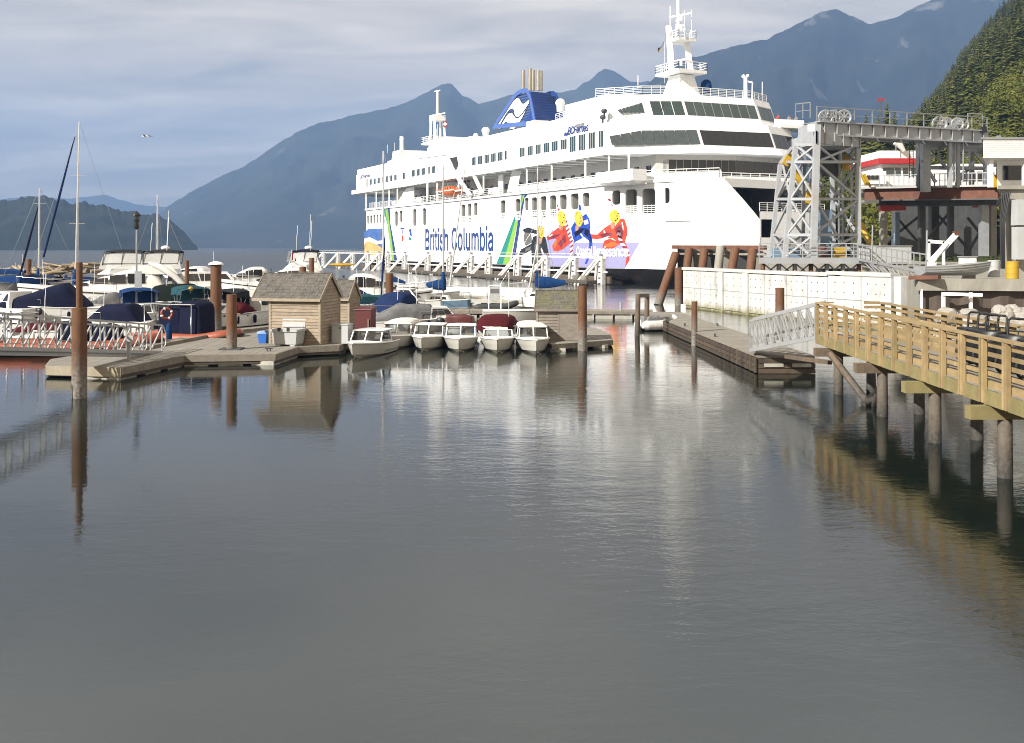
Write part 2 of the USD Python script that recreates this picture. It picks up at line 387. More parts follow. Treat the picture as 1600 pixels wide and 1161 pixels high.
M('siding_white', (0.72, 0.72, 0.71), 0.5, 0.05, dirt=(0.52, 0.5, 0.45), dirt_amt=0.25)
M('roof_grey', (0.30, 0.31, 0.32), 0.6, 0.1)
M('skin', (0.45, 0.24, 0.16), 0.5, 0.1)
M('cloth_dark', (0.03, 0.035, 0.06), 0.8, 0.2)
M('cloth_red', (0.42, 0.04, 0.035), 0.8, 0.2)
M('cloth_grey', (0.25, 0.24, 0.22), 0.8, 0.2)
M('rope', (0.52, 0.47, 0.36), 0.9, 0.2)
M('stainless', (0.66, 0.67, 0.68), 0.22, 0.08, metallic=0.85)
M('mast_alloy', (0.72, 0.72, 0.70), 0.35, 0.08, metallic=0.3)
M('car_silver', (0.42, 0.44, 0.47), 0.25, 0.05, metallic=0.3, coat=0.5)
M('rubber', (0.02, 0.02, 0.02), 0.8, 0.2)
M('rock', (0.40, 0.375, 0.34), 0.9, 0.3, 1.2, dirt=(0.28, 0.26, 0.22), dirt_amt=0.5, bump=0.04, bump_scale=4)
M('driftwood', (0.34, 0.27, 0.18), 0.9, 0.3, 2.0, dirt=(0.55, 0.45, 0.30), dirt_amt=0.5, rand=0.3)
M('gull_white', (0.72, 0.72, 0.72), 0.7, 0.1)
M('gull_grey', (0.30, 0.31, 0.33), 0.7, 0.1)
pane('boat_glass', (0.42, 0.46, 0.48))
LOOKS['clear_vinyl'] = usdkit.material(stage, '/World/Looks/clear_vinyl', {'t': ('transparent_bsdf', {}), 'd': ('principled_bsdf', {'base_color': (0.7, 0.71, 0.7), 'roughness': 0.2}), 'm': ('mix_closure', {'fac': 0.66})}, [('t.BSDF', 'm.closure1'), ('d.BSDF', 'm.closure2')], surface='m.closure')

# ------------------------------------------------------------------ water
LOOKS['water'] = usdkit.material(stage, '/World/Looks/water', {
    'geo': ('geometry', {}), 'sep': ('separate_xyz', {}),
    'deep': ('map_range', {'range_type': 'smoothstep', 'from_min': 6.0, 'from_max': 21.0, 'to_min': 1.0, 'to_max': 0.0, 'clamp': True}),
    'side': ('map_range', {'range_type': 'smoothstep', 'from_min': 4.0, 'from_max': 7.5, 'to_min': 1.0, 'to_max': 0.05, 'clamp': True}),
    'shal': ('math', {'math_type': 'multiply'}),
    'patch': ('noise_texture', {'scale': 0.12, 'detail': 3.0}),
    'pr': ('map_range', {'from_min': 0.3, 'from_max': 0.7, 'to_min': 0.8, 'to_max': 1.15}),
    'sh2': ('math', {'math_type': 'multiply'}),
    'body': ('mix_color', {'a': (0.004, 0.007, 0.006), 'b': (0.048, 0.058, 0.063)}),
    'm1': ('mapping', {'mapping_type': 'point', 'scale': (0.55, 1.5, 1.0), 'rotation': (0, 0, 0.22)}),
    'm2': ('mapping', {'mapping_type': 'point', 'scale': (0.8, 1.5, 1.0), 'rotation': (0, 0, -0.3)}),
    'w1': ('noise_texture', {'scale': 0.8, 'detail': 2.0, 'roughness': 0.5, 'distortion': 0.4}),
    'w2': ('noise_texture', {'scale': 3.4, 'detail': 4.0, 'roughness': 0.6, 'distortion': 0.4}),
    'shel': ('map_range', {'range_type': 'smoothstep', 'from_min': -9.0, 'from_max': 4.0, 'to_min': 0.55, 'to_max': 1.0, 'clamp': True}), 'cs': ('math', {'math_type': 'multiply'}),
    'calm': ('noise_texture', {'scale': 0.085, 'detail': 2.0}),
    'cr': ('map_range', {'from_min': 0.38, 'from_max': 0.62, 'to_min': 0.32, 'to_max': 1.6, 'clamp': True}),
    'far': ('map_range', {'range_type': 'smoothstep', 'from_min': 70.0, 'from_max': 200.0, 'to_min': 1.0, 'to_max': 5.0, 'clamp': True}),
    'amp': ('math', {'math_type': 'multiply'}),
    'd1': ('math', {'math_type': 'multiply', 'value2': 0.0085}), 'd2': ('math', {'math_type': 'multiply', 'value2': 0.0055}),
    'b1': ('bump', {'strength': 1.0}), 'b2': ('bump', {'strength': 1.0}),
    'w3': ('noise_texture', {'scale': 13.0, 'detail': 2.0, 'roughness': 0.5}), 'd3': ('math', {'math_type': 'multiply', 'value2': 0.0012}), 'b3': ('bump', {'strength': 1.0}),
    'fr': ('map_range', {'range_type': 'smoothstep', 'from_min': 60.0, 'from_max': 260.0, 'to_min': 0.018, 'to_max': 0.32, 'clamp': True}),
    'p': ('principled_bsdf', {'roughness': 0.035, 'ior': 1.5}),
}, [('m2.vector', 'w3.vector'), ('amp.value', 'd3.value1'), ('w3.fac', 'b3.height'), ('d3.value', 'b3.distance'), ('b2.normal', 'b3.normal'), ('sep.y', 'fr.value'), ('fr.result', 'p.roughness'), ('geo.position', 'sep.vector'), ('sep.y', 'deep.value'), ('sep.x', 'side.value'), ('deep.result', 'shal.value1'), ('side.result', 'shal.value2'),
    ('geo.position', 'patch.vector'), ('patch.fac', 'pr.value'), ('shal.value', 'sh2.value1'), ('pr.result', 'sh2.value2'), ('sh2.value', 'body.fac'), ('body.result', 'p.base_color'),
    ('geo.position', 'm1.vector'), ('geo.position', 'm2.vector'), ('m1.vector', 'w1.vector'), ('m2.vector', 'w2.vector'),
    ('geo.position', 'calm.vector'), ('calm.fac', 'cr.value'), ('sep.y', 'far.value'), ('sep.x', 'shel.value'), ('cr.result', 'cs.value1'), ('shel.result', 'cs.value2'), ('cs.value', 'amp.value1'), ('far.result', 'amp.value2'),
    ('amp.value', 'd1.value1'), ('amp.value', 'd2.value1'), ('w1.fac', 'b1.height'), ('d1.value', 'b1.distance'),
    ('w2.fac', 'b2.height'), ('d2.value', 'b2.distance'), ('b1.normal', 'b2.normal'), ('b3.normal', 'p.normal')], surface='p.BSDF')
wm = MB(); R = 9000.0
g = [-R, -2000, -500, -120, -30, 0, 30, 120, 500, 2000, R]
V = [V3(x, y, 0) for y in [-40, 0, 20, 60, 200, 800, 3000, R] for x in g]
wm.add(V, [t for j in range(7) for i in range(10) for a in [j * 11 + i] for t in ([a, a + 1, a + 12], [a, a + 12, a + 11])])
wm.build('water', 'water', kind='structure', label='calm grey green harbour water with ripples and reflections', category='water')

# ------------------------------------------------------------------ far land
def land_look(name, dark, light, rock=None, rock_lo=0.6, scale=0.004, snow=0.0):
    n = {'geo': ('geometry', {}), 'n1': ('noise_texture', {'scale': scale, 'detail': 9.0, 'roughness': 0.65}),
         'r': ('rgb_ramp', {'ramp': [(0.32, dark), (0.66, light)]}), 'p': ('principled_bsdf', {'roughness': 0.95, 'specular_ior_level': 0.1})}
    l = [('geo.position', 'n1.vector'), ('n1.fac', 'r.fac')]
    out = 'r.color'
    if rock is not None:
        n['mp'] = ('mapping', {'mapping_type': 'point', 'scale': (1.0, 1.0, 0.22)})
        n['n2'] = ('noise_texture', {'scale': scale * 1.3, 'detail': 7.0, 'roughness': 0.62})
        n['r2'] = ('rgb_ramp', {'ramp': [(rock_lo, (0, 0, 0)), (rock_lo + 0.07, (0.8, 0.8, 0.8))]})
        n['m'] = ('mix_color', {'b': rock})
        l += [('geo.position', 'mp.vector'), ('mp.vector', 'n2.vector'), ('n2.fac', 'r2.fac'), ('r2.color', 'm.fac'), (out, 'm.a')]
        out = 'm.result'
    l.append((out, 'p.base_color'))
    LOOKS[name] = usdkit.material(stage, '/World/Looks/' + name, n, l, surface='p.BSDF')

land_look('far_forest', (0.008, 0.014, 0.012), (0.026, 0.032, 0.026), scale=0.012)
land_look('mountain_forest', (0.012, 0.018, 0.016), (0.036, 0.04, 0.03), rock=(0.12, 0.115, 0.11), rock_lo=0.64, scale=0.004)
land_look('rocky_forest', (0.005, 0.008, 0.008), (0.020, 0.022, 0.018), rock=(0.13, 0.125, 0.12), rock_lo=0.60, scale=0.005)
land_look('hill_ground', (0.020, 0.028, 0.010), (0.05, 0.06, 0.02), scale=0.05)

def ridge(name, profile, D0, D1, label, mat, cols=220, rows=26, spur=0.22, seed=1, power=1.0, rough=0.008, cat='mountain'):
    """Terrain that rises from the shore at depth D0 to a crest at depth D1 whose outline is the given one, with spurs and gullies down to the shore."""
    px = np.linspace(profile[0][0], profile[-1][0], cols)
    crest_px = np.interp(px, [p[0] for p in profile], [p[1] for p in profile])
    rowsV = []
    rr = np.random.default_rng(seed)
    j1 = meshkit.fbm(np.stack([px * 0.09, np.zeros(cols), np.zeros(cols)], 1), 4, seed) - 0.5
    for k in range(rows + 8):
        t = min(1.0, k / (rows - 1))
        back = max(0, k - rows + 1)
        D = D0 + (D1 - D0) * t + back * (D1 - D0) * 0.05
        X = (px - 800) * D / FPX
        H = (HOR - crest_px + j1 * 260 * rough / 0.008 * 0.02 * t ** 7) * D1 / FPX + EYE
        P = np.stack([(px - 800) * D1 / FPX * 0.0022, np.full(cols, D * 0.0012), np.zeros(cols)], 1) * (3000.0 / D1)
        n = np.abs(meshkit.fbm(P * 2.2, 5, seed + 7) - 0.5) * 2
        s = math.sin(math.pi * min(1, t)) if t < 1 else 0.0
        h = H * (t ** power) * (1 + spur * s * (n - 0.45) * 2.2) - back * H * 0.06
        if k == 0:
            h = np.full(cols, -6.0)
        rowsV.append(np.stack([X, np.full(cols, D), h], 1))
    m = MB(); m.loft(rowsV)
    return m.build(name, mat, kind='structure', label=label, category=cat)

ridge('hills', [(-60, 312), (0, 310), (60, 306), (110, 311), (165, 304), (200, 316), (235, 323), (275, 322), (330, 330), (420, 352)], 7200, 8300, 'faint pale hills far behind the low island', 'far_forest', cols=90, rows=10, seed=3, cat='hills')
ridge('mountain', [(190, 378), (225, 352), (262, 323), (300, 299), (330, 283), (385, 258), (420, 235), (460, 209), (500, 192), (560, 178), (600, 171), (640, 158), (672, 142), (690, 132), (706, 132), (722, 148), (748, 163), (775, 155), (800, 148), (850, 146), (895, 141), (925, 122), (945, 107), (960, 113), (985, 128), (1015, 128), (1060, 150), (1130, 180)],
      3300, 5200, 'long blue hazy mountain across the bay behind the ferry', 'mountain_forest', cols=300, rows=34, seed=11)
ridge('mountain', [(560, 388), (640, 384), (740, 352), (840, 300), (920, 235), (975, 170), (1012, 129), (1030, 115), (1060, 96), (1100, 85), (1150, 70), (1195, 63), (1240, 40), (1280, 20), (1308, 14), (1330, 25), (1360, 38), (1400, 27), (1430, 11), (1460, -2), (1500, -20), (1600, -70), (1720, -60), (1850, 0)],
      2200, 3600, 'steep rocky blue mountain at the upper right, pale scree on its flank', 'rocky_forest', cols=260, rows=34, seed=23)
ridge('island', [(-150, 322), (-60, 318), (0, 313.5), (43, 308), (65, 309), (103, 316), (138, 317), (164, 320), (187, 327), (198, 332), (232, 333), (252, 338), (271, 348), (288, 363), (301, 378), (309, 386)],
      1500, 1750, 'low forested island on the left beyond the marina', 'far_forest', cols=240, rows=16, spur=0.25, seed=5, power=0.55, rough=0.02, cat='island')

# ------------------------------------------------------------------ haze
LOOKS['haze_air'] = usdkit.material(stage, '/World/Looks/haze_air', {'v': ('principled_volume', {'color': (0.29, 0.49, 0.92), 'density': 0.00017, 'anisotropy': 0.0})}, [], volume='v.volume')
hz = MB(); hz.hexa([V3(-9600, -60, -1.2), V3(9600, -60, -1.2), V3(9600, 9700, -1.2), V3(-9600, 9700, -1.2)], [V3(-9600, -60, 1250), V3(9600, -60, 1250), V3(9600, 9700, 1250), V3(-9600, 9700, 1250)])
hz.build('haze', 'haze_air', kind='stuff', label='thin blue haze over the bay', category='haze')

# ------------------------------------------------------------------ the ferry
VPX = 25.0
AX = unit(V3(VPX - 800, FPX, 0))                  # along the ship, away from us
OUTN = unit(V3(-FPX, VPX - 800, 0))               # outward, towards the marina
A0 = at(1090, HOR, 112.0); A0[2] = 0.0
UPZ = V3(0, 0, 1)

def side(px, py, w=0.0):
    """The point seen at that pixel on the ship's long side, or on a plane w metres inboard of it."""
    r = V3((px - 800) / FPX, 1, -(py - HOR) / FPX)
    o = A0 - OUTN * w
    t = (OUTN @ (o - V3(0, 0, EYE))) / (OUTN @ r)
    return V3(0, 0, EYE) + r * t

def sz(px, py, w=0.0):
    p = side(px, py, w)
    return (-(p - A0) @ AX, p[2])                  # u grows towards us, so that text reads left to right

def at_u(u, z, w=0.0):
    return A0 - AX * u - OUTN * w + UPZ * z

def u_of(px, w=0.0):
    return sz(px, HOR, w)[0]

def crop(x0, y0, pts, k=5.805):
    return [(x0 + x / k, y0 + y / k) for x, y in pts]

import shapely
from shapely import affinity
ferry = thing('ferry', 'large white and blue car ferry at its berth with people painted on its hull', 'ferry', A0)
ORG[0] = A0
U_FAR, U_NEAR = u_of(572), u_of(951)              # straight side of the hull
# plan of the near end at hull level
HULL_PLAN = [side(572, HOR), side(951, HOR), at(1039, HOR, 122.6), at(1128, HOR, 119.6), at(1187, HOR, 120.6)]
for p in HULL_PLAN:
    p[2] = 0.0
end_l = HULL_PLAN[-1]
end_r = end_l - OUTN * 11.0
far_side_near = side(951, HOR) * V3(1, 1, 0) - OUTN * 28.5
far_side_far = side(572, HOR) * V3(1, 1, 0) - OUTN * 28.5

def wall_seg(px):
    xs = [572, 951, 1039, 1128, 1187]
    for i in range(4):
        if px <= xs[i + 1] or i == 3:
            return i

def wall_hit(px, py, i):
    """Pixel to (u, z) in the plane of hull wall i."""
    p, q = HULL_PLAN[i], HULL_PLAN[i + 1]
    X = unit(q - p); N = V3(X[1], -X[0], 0)
    r = V3((px - 800) / FPX, 1, -(py - HOR) / FPX)
    t = (N @ (p - V3(0, 0, EYE))) / (N @ r)
    h = V3(0, 0, EYE) + r * t
    return ((h - p) @ X, h[2])

def wall_frame(i):
    p, q = HULL_PLAN[i], HULL_PLAN[i + 1]
    X = unit(q - p)
    return p, X, np.linalg.norm(q - p)

ZK, ZP, ZS, ZR = 1.95, 13.45, 17.2, 23.6           # black band, promenade deck, passenger deck, roof
# openings in the hull: pixel boxes
OPEN = []
for x, y, w in ((725, 260, [(332, 307, 375, 490), (465, 295, 510, 480), (548, 285, 585, 400), (613, 280, 663, 470), (692, 270, 748, 470), (778, 262, 835, 465), (868, 255, 932, 390), (968, 245, 1040, 388), (1075, 240, 1138, 365)]),
                (900, 240, [(328, 335, 403, 465), (447, 325, 552, 555), (600, 318, 718, 552), (770, 310, 850, 450)]),
                (545, 225, [(418, 610, 445, 745), (460, 607, 485, 710), (583, 590, 610, 745), (670, 582, 700, 740), (1020, 548, 1055, 718), (1078, 540, 1112, 715), (1135, 533, 1165, 710)])):
    for a, b, c, d in w:
        OPEN.append((x + a / 5.805, y + b / 5.805, x + c / 5.805, y + d / 5.805))
for k in range(6):
    a = 573.5 + k * 4.9
    OPEN.append((a, 337 - k * 0.55, a + 2.9, 350.5 - k * 0.35))
holes = {0: [], 1: [], 2: [], 3: []}
for a, b, c, d in OPEN:
    i = wall_seg((a + c) / 2)
    q = [wall_hit(x, y, i) for x, y in ((a, b), (c, b), (c, d), (a, d))]
    u0, u1 = q[0][0], q[1][0]
    z1, z0 = (q[0][1] + q[1][1]) / 2, (q[2][1] + q[3][1]) / 2
    r = min(0.42, (u1 - u0) * 0.3)
    holes[i].append(shapely.box(u0 + r, z0 + r, u1 - r, z1 - r).buffer(r, quad_segs=3))
NOHOLE = {i: shapely.union_all(h) if h else shapely.Polygon() for i, h in holes.items()}
hull = MB()
for i in range(4):
    p, X, L = wall_frame(i)
    top = [(0, ZK), (L, ZK), (L, ZP), (0, ZP)]
    if i == 3:   # the side plate slopes down towards the bow
        top = [(0, ZK), (L, ZK), (L, 8.3), (L * 0.85, 9.2), (L * 0.58, 10.7), (L * .27, 12.3), (L * .05, 13.4), (0, ZP)]
    g = shapely.Polygon(top).difference(NOHOLE[i])
    hull.plate(g, p - UPZ * 0, X, UPZ, 0.22, 0.22)
# bow end: sill, cheeks and the open car deck ends
hull.polys([end_l + UPZ * ZK, end_r + UPZ * ZK, end_r + UPZ * 6.0, end_l + UPZ * 6.0], [(0, 1, 2, 3)])
hull.polys([end_l + UPZ * 8.3, end_r + UPZ * 8.3, end_r + UPZ * 9.3, end_l + UPZ * 9.3], [(0, 1, 2, 3)])
Xe = unit(end_r - end_l)
for k, wd in ((0.0, 0.25), (2.5, 8.5)):
    hull.polys([end_l + Xe * k + UPZ * 4.4, end_l + Xe * (k + wd) + UPZ * 4.4, end_l + Xe * (k + wd) + UPZ * 8.3, end_l + Xe * k + UPZ * 8.3], [(0, 1, 2, 3)])
hull.polys([end_r + UPZ * ZK, far_side_near + UPZ * ZK, far_side_near + UPZ * ZP, end_r + UPZ * 9.3], [(0, 1, 2, 3)])
hull.polys([far_side_near + UPZ * ZK, far_side_far + UPZ * ZK, far_side_far + UPZ * ZP, far_side_near + UPZ * ZP], [(0, 1, 2, 3)])
h0 = HULL_PLAN[0]
far_l, far_r = h0 + AX * 14 - OUTN * 8, h0 + AX * 14 - OUTN * 20
hull.polys([h0 + UPZ * ZK, far_l + UPZ * ZK, far_l + UPZ * 9, h0 + UPZ * ZP], [(3, 2, 1, 0)])
hull.polys([far_l + UPZ * ZK, far_r + UPZ * ZK, far_r + UPZ * 9, far_l + UPZ * 9], [(3, 2, 1, 0)])
hull.polys([far_r + UPZ * ZK, far_side_far + UPZ * ZK, far_side_far + UPZ * ZP, far_r + UPZ * 9], [(3, 2, 1, 0)])
hull.build('hull', 'ship_white', ferry)
# black lower hull, tapering inwards under the bow
lo = MB(); ring_top = HULL_PLAN + [end_r, far_side_near, far_side_far, far_r, far_l]
cen = sum(ring_top) / len(ring_top)
ring_low = []
for k, p in enumerate(ring_top):
    q = p.copy()
    if k in (2, 3, 4, 5):
        q = q + AX * (3.0 if k > 2 else 1.0) - OUTN * (2.0 if k < 5 else -2.0)
    ring_low.append(q)
N_ = len(ring_top)
lo.polys([p + UPZ * ZK for p in ring_top] + [p - UPZ * 1.5 for p in ring_low], [((k + 1) % N_, k, k + N_, (k + 1) % N_ + N_) for k in range(N_)])
lo.build('lower_hull', 'hull_black', ferry)
# car deck inside: inner wall, ceiling and floors seen through the openings
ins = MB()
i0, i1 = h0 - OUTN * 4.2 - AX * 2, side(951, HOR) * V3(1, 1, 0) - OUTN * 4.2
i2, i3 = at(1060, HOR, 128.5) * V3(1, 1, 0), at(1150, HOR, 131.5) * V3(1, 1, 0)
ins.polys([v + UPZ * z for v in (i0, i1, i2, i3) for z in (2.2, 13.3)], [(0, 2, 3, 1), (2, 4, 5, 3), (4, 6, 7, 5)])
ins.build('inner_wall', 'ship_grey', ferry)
fl = MB()
deckpoly = [h0 + OUTN * -0.4, HULL_PLAN[1] - OUTN * 0.4, HULL_PLAN[2] - OUTN * 0.4, HULL_PLAN[3] - OUTN * 0.4, end_l - OUTN * 0.3 + AX * 0.3, end_r + AX * 0.3, far_side_near + OUTN * 0.4, far_side_far + OUTN * 0.4]
for z in (4.3, 8.85):
    fl.polys([p + UPZ * z for p in deckpoly], [tuple(range(8))])
    fl.polys([p + UPZ * (z - 0.3) for p in deckpoly], [tuple(range(7, -1, -1))])
fl.build('car_deck', 'ship_grey', ferry)
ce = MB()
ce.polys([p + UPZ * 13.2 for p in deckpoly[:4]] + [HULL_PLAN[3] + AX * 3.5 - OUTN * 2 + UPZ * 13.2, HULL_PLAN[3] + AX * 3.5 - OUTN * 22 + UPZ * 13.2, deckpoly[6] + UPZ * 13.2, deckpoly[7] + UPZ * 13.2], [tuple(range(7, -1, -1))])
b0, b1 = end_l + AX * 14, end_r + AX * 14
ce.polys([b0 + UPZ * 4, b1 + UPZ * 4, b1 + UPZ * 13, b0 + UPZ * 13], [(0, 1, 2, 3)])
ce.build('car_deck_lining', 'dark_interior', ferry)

# --- superstructure -----------------------------------------------------------------------------------------------
RK = 0.45                                           # the front leans back 0.45 m for every metre of height
P_S0, P_S1, P_S2, P_S3 = at(951, HOR, 128.8), at(1094, HOR, 128.0), at(1207, HOR, 131.6), at(1241, HOR, 136.0)
FRONT = [p * V3(1, 1, 0) for p in (P_S0, P_S1, P_S2, P_S3)]
ZF = 19.5                                           # height at which FRONT holds
def front_pt(k, z, fwd=0.0):
    return FRONT[k] - AX * ((ZF - z) * RK + fwd) * (0 if k == 0 and fwd == 0 else 1) + UPZ * z
far_in = side(572, HOR) * V3(1, 1, 0)
def level_ring(z, fwd=0.0, out=0.0, far=0.0):
    r = [far_in + OUTN * out + AX * far + UPZ * z]
    r += [FRONT[0] + OUTN * out + UPZ * z] + [front_pt(k, z, fwd) + (OUTN * out * 0.5 if k == 1 else 0) for k in (1, 2, 3)]
    r += [FRONT[0] - OUTN * 28.5 + AX * 6 + UPZ * z, far_in - OUTN * 28.5 + AX * far + UPZ * z, far_in - OUTN * 20 + AX * (far + 8) + UPZ * z, far_in - OUTN * 8 + AX * (far + 8) + UPZ * z]
    return r
def storey(z0, z1, mat, name, fwd0=0.0, fwd1=0.0, out=0.0, far=0.0, cap=True):
    b, t = level_ring(z0, fwd0, out, far), level_ring(z1, fwd1, out, far)
    n = len(b)
    m = MB().polys(b + t, [(k, (k + 1) % n, (k + 1) % n + n, k + n) for k in range(n)])
    if cap:
        m.polys(t, [tuple(range(n))]); m.polys(b, [tuple(range(n - 1, -1, -1))])
    return m.build(name, mat, ferry)
storey(17.2, 18.1, 'ship_white', 'passenger_deck', 0.9, 0.7, 0.35, 9.5)
storey(18.1, 21.6, 'ship_white', 'passenger_cabin', 0, 0, 0.0, 7.0)
# promenade deck floor and recessed inner wall
pr = MB()
ring = level_ring(ZP, 1.9, 0.3)
ring = [ring[0], ring[1], at(1039, HOR, 122.4) * V3(1, 1, 0) + UPZ * ZP, at(1126, HOR, 119.8) * V3(1, 1, 0) + UPZ * ZP, ring[3] + UPZ * 0, ring[4], ring[5], ring[6], ring[7], ring[8]]
n = len(ring)
pr.polys(ring + [p - UPZ * 0.35 for p in ring], [tuple(range(n)), tuple(range(2 * n - 1, n - 1, -1))] + [(k + n, (k + 1) % n + n, (k + 1) % n, k) for k in range(n)])
pr.build('promenade_deck', 'ship_white', ferry)
fa = MB()
for p, q in zip(ring[3:6], ring[4:7]):
    fa.bar(p - UPZ * .55 + AX * .1, q - UPZ * .55 + AX * .1, .3, 1.05)
fa.build('deck_fascia', 'ship_white', ferry)
inn = MB()
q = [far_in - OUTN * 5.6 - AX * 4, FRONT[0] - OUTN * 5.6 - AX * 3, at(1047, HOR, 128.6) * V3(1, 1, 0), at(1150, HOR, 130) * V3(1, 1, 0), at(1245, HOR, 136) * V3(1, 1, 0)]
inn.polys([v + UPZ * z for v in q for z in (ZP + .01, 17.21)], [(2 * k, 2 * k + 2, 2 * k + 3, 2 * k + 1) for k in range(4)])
inn.build('promenade_wall', 'ship_shade_grey', ferry)
X = unit(q[1] - q[0]); Ns = V3(X[1], -X[0], 0)
for k in range(34):
    c = q[0] + X * (4 + k * np.linalg.norm(q[1] - q[0]) / 35) + UPZ * (ZP + 1.9)
    MB().box(c + Ns * .02, (1.1, .06, .95), ax=(X, -Ns, UPZ)).build('promenade_window', 'dark_glass', ferry)
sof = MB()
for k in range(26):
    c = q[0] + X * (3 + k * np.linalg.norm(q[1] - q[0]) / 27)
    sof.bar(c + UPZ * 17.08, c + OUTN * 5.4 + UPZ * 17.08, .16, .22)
tag(sof.build('deck_beams', 'ship_shade_grey', ferry), kind='stuff')
# dark band of lounge windows at the near end of the promenade, pane by pane
def pane_row(p, q, z0, z1, n, mat, name, gap=0.12, lean=(0, 0, 0), proud=0.05, trim=None):
    """n panes along p -> q between heights z0 and z1; LEAN moves the bottom edge."""
    p, q, lean = np.asarray(p, float), np.asarray(q, float), np.asarray(lean, float)
    X = unit(q - p); L = np.linalg.norm(q - p); N = V3(X[1], -X[0], 0)
    for k in range(n):
        a, b = p + X * (L * k / n + gap / 2), p + X * (L * (k + 1) / n - gap / 2)
        lo_ = [a + lean + UPZ * z0, b + lean + UPZ * z0]; hi_ = [b + UPZ * z1, a + UPZ * z1]
        if trim:
            lo_, hi_ = trim(k, n, lo_, hi_)
        f = lo_ + hi_
        MB().polys([v + N * proud for v in f] + [v - N * 0.05 for v in f], [(0, 1, 2, 3), (1, 0, 4, 5), (2, 1, 5, 6), (3, 2, 6, 7), (0, 3, 7, 4)]).build(name, mat, ferry)
pane_row(q[2] + V3(-.2, 0, 0), q[3], 14.35, 16.5, 9, 'dark_glass', 'lounge_window', 0.07)
pane_row(q[3], q[4], 14.35, 16.5, 7, 'dark_glass', 'lounge_window', 0.07)
pa = q[1] + (q[2] - q[1]) * 0.50
pane_row(pa, q[1] + (q[2] - q[1]) * 0.74, 14.3, 16.4, 3, 'dark_glass', 'lounge_window', 0.12)
pane_row(q[1] + (q[2] - q[1]) * 0.80, q[1] + (q[2] - q[1]) * 0.96, 14.3, 16.6, 2, 'dark_glass', 'lounge_window', 0.14)
# front of the passenger cabin: grey and black panes
def lean_of(dz):
    return -AX * RK * dz
def front_panes(k0, k1, z0, z1, n, mat, name, f0=0.02, f1=0.98, gap=0.08, fwd=0.0):
    a, b = front_pt(k0, z1, fwd) * V3(1, 1, 0), front_pt(k1, z1, fwd) * V3(1, 1, 0)
    if k0 == 0 and fwd == 0:
        a = FRONT[0] - AX * (ZF - z1) * RK
    pane_row(a + (b - a) * f0, a + (b - a) * f1, z0, z1, n, mat, name, gap, lean_of(z1 - z0), 0.06)
front_panes(0, 1, 18.45, 20.45, 8, 'grey_glass', 'cabin_window', 0.01, 0.985)
front_panes(1, 2, 18.4, 20.45, 9, 'dark_glass', 'cabin_window', 0.015, 0.985, 0.04)
front_panes(2, 3, 18.35, 20.4, 4, 'dark_glass', 'cabin_window', 0.03, 0.97, 0.04)

def side_windows(boxes, z0, z1, n, name='cabin_window', mat='green_glass'):
    for x0, x1, *m in boxes:
        nn = m[0] if m else n
        u0, u1 = u_of(x0), u_of(x1)
        pane_row(at_u(u0, 0, 0), at_u(u1, 0, 0), z0, z1, nn, mat, name, min(0.22, (u1 - u0) / nn * 0.22), proud=0.05)
def cr(x, pairs):
    return [(x + a[0] / 5.805, x + a[1] / 5.805, *a[2:]) for a in pairs]
side_windows(cr(725, [(70, 108), (128, 166), (186, 228), (246, 290), (308, 352), (372, 390, 1), (505, 552), (577, 626), (650, 698), (725, 775), (798, 852), (878, 934)]), 19.0, 20.4, 3)
side_windows(cr(725, [(960, 1015), (1042, 1105), (1130, 1190)]), 18.4, 20.6, 3)
side_windows(cr(900, [(205, 250, 2)]), 18.4, 20.6, 2)
side_windows(cr(545, [(190, 210), (225, 246), (262, 283), (298, 319), (335, 356), (370, 396), (412, 436), (490, 516)]), 18.75, 20.0, 2)
side_windows(cr(545, [(572, 600), (615, 645), (660, 692), (707, 738), (752, 786), (797, 806, 1)]), 18.9, 20.2, 3)
side_windows(cr(545, [(152, 178, 2)]), 18.3, 20.2, 2, mat='ship_grey')
# roof deck with its bulwark
def bulwark(px0, px1, z0, z1, w, name='bulwark', thick=0.15):
    a, b = at_u(u_of(px0, w), 0, w), at_u(u_of(px1, w), 0, w)
    MB().bar(a + UPZ * (z0 + z1) / 2, b + UPZ * (z0 + z1) / 2, thick, z1 - z0).build(name, 'ship_white', ferry)
MB().polys([at_u(u_of(572), 21.61, 0.3), at_u(u_of(951), 21.61, .3), at_u(u_of(951), 21.61, 28), at_u(u_of(572), 21.61, 28)], [(0, 1, 2, 3)]).build('roof_deck', 'ship_deck', ferry)
def block(px0, px1, w0, w1, z0, z1, name='deckhouse', mat='ship_white', slant=0.0, slant1=0.0):
    u0, u1 = u_of(px0, w0), u_of(px1, w0)
    b = [at_u(u0, z0, w0), at_u(u1, z0, w0), at_u(u1, z0, w1), at_u(u0, z0, w1)]
    t = [at_u(u0 + slant, z1, w0), at_u(u1 - slant1, z1, w0), at_u(u1 - slant1, z1, w1), at_u(u0 + slant, z1, w1)]
    return MB().hexa(b, t).build(name, mat, ferry)
bulwark(688, 900, 21.6, 23.55, 0.05)
bulwark(559, 688, 21.6, 22.75, 0.05)
block(690, 930, 2.2, 26, 21.65, 23.2)
block(600, 690, 3.2, 24, 21.65, 24.0, slant=2.5)
block(610, 626, 1.0, 20, 21.65, 25.2, slant=1.5)
block(668, 700, 2.0, 10, 23.0, 25.8, slant=1.5, slant1=0.5)

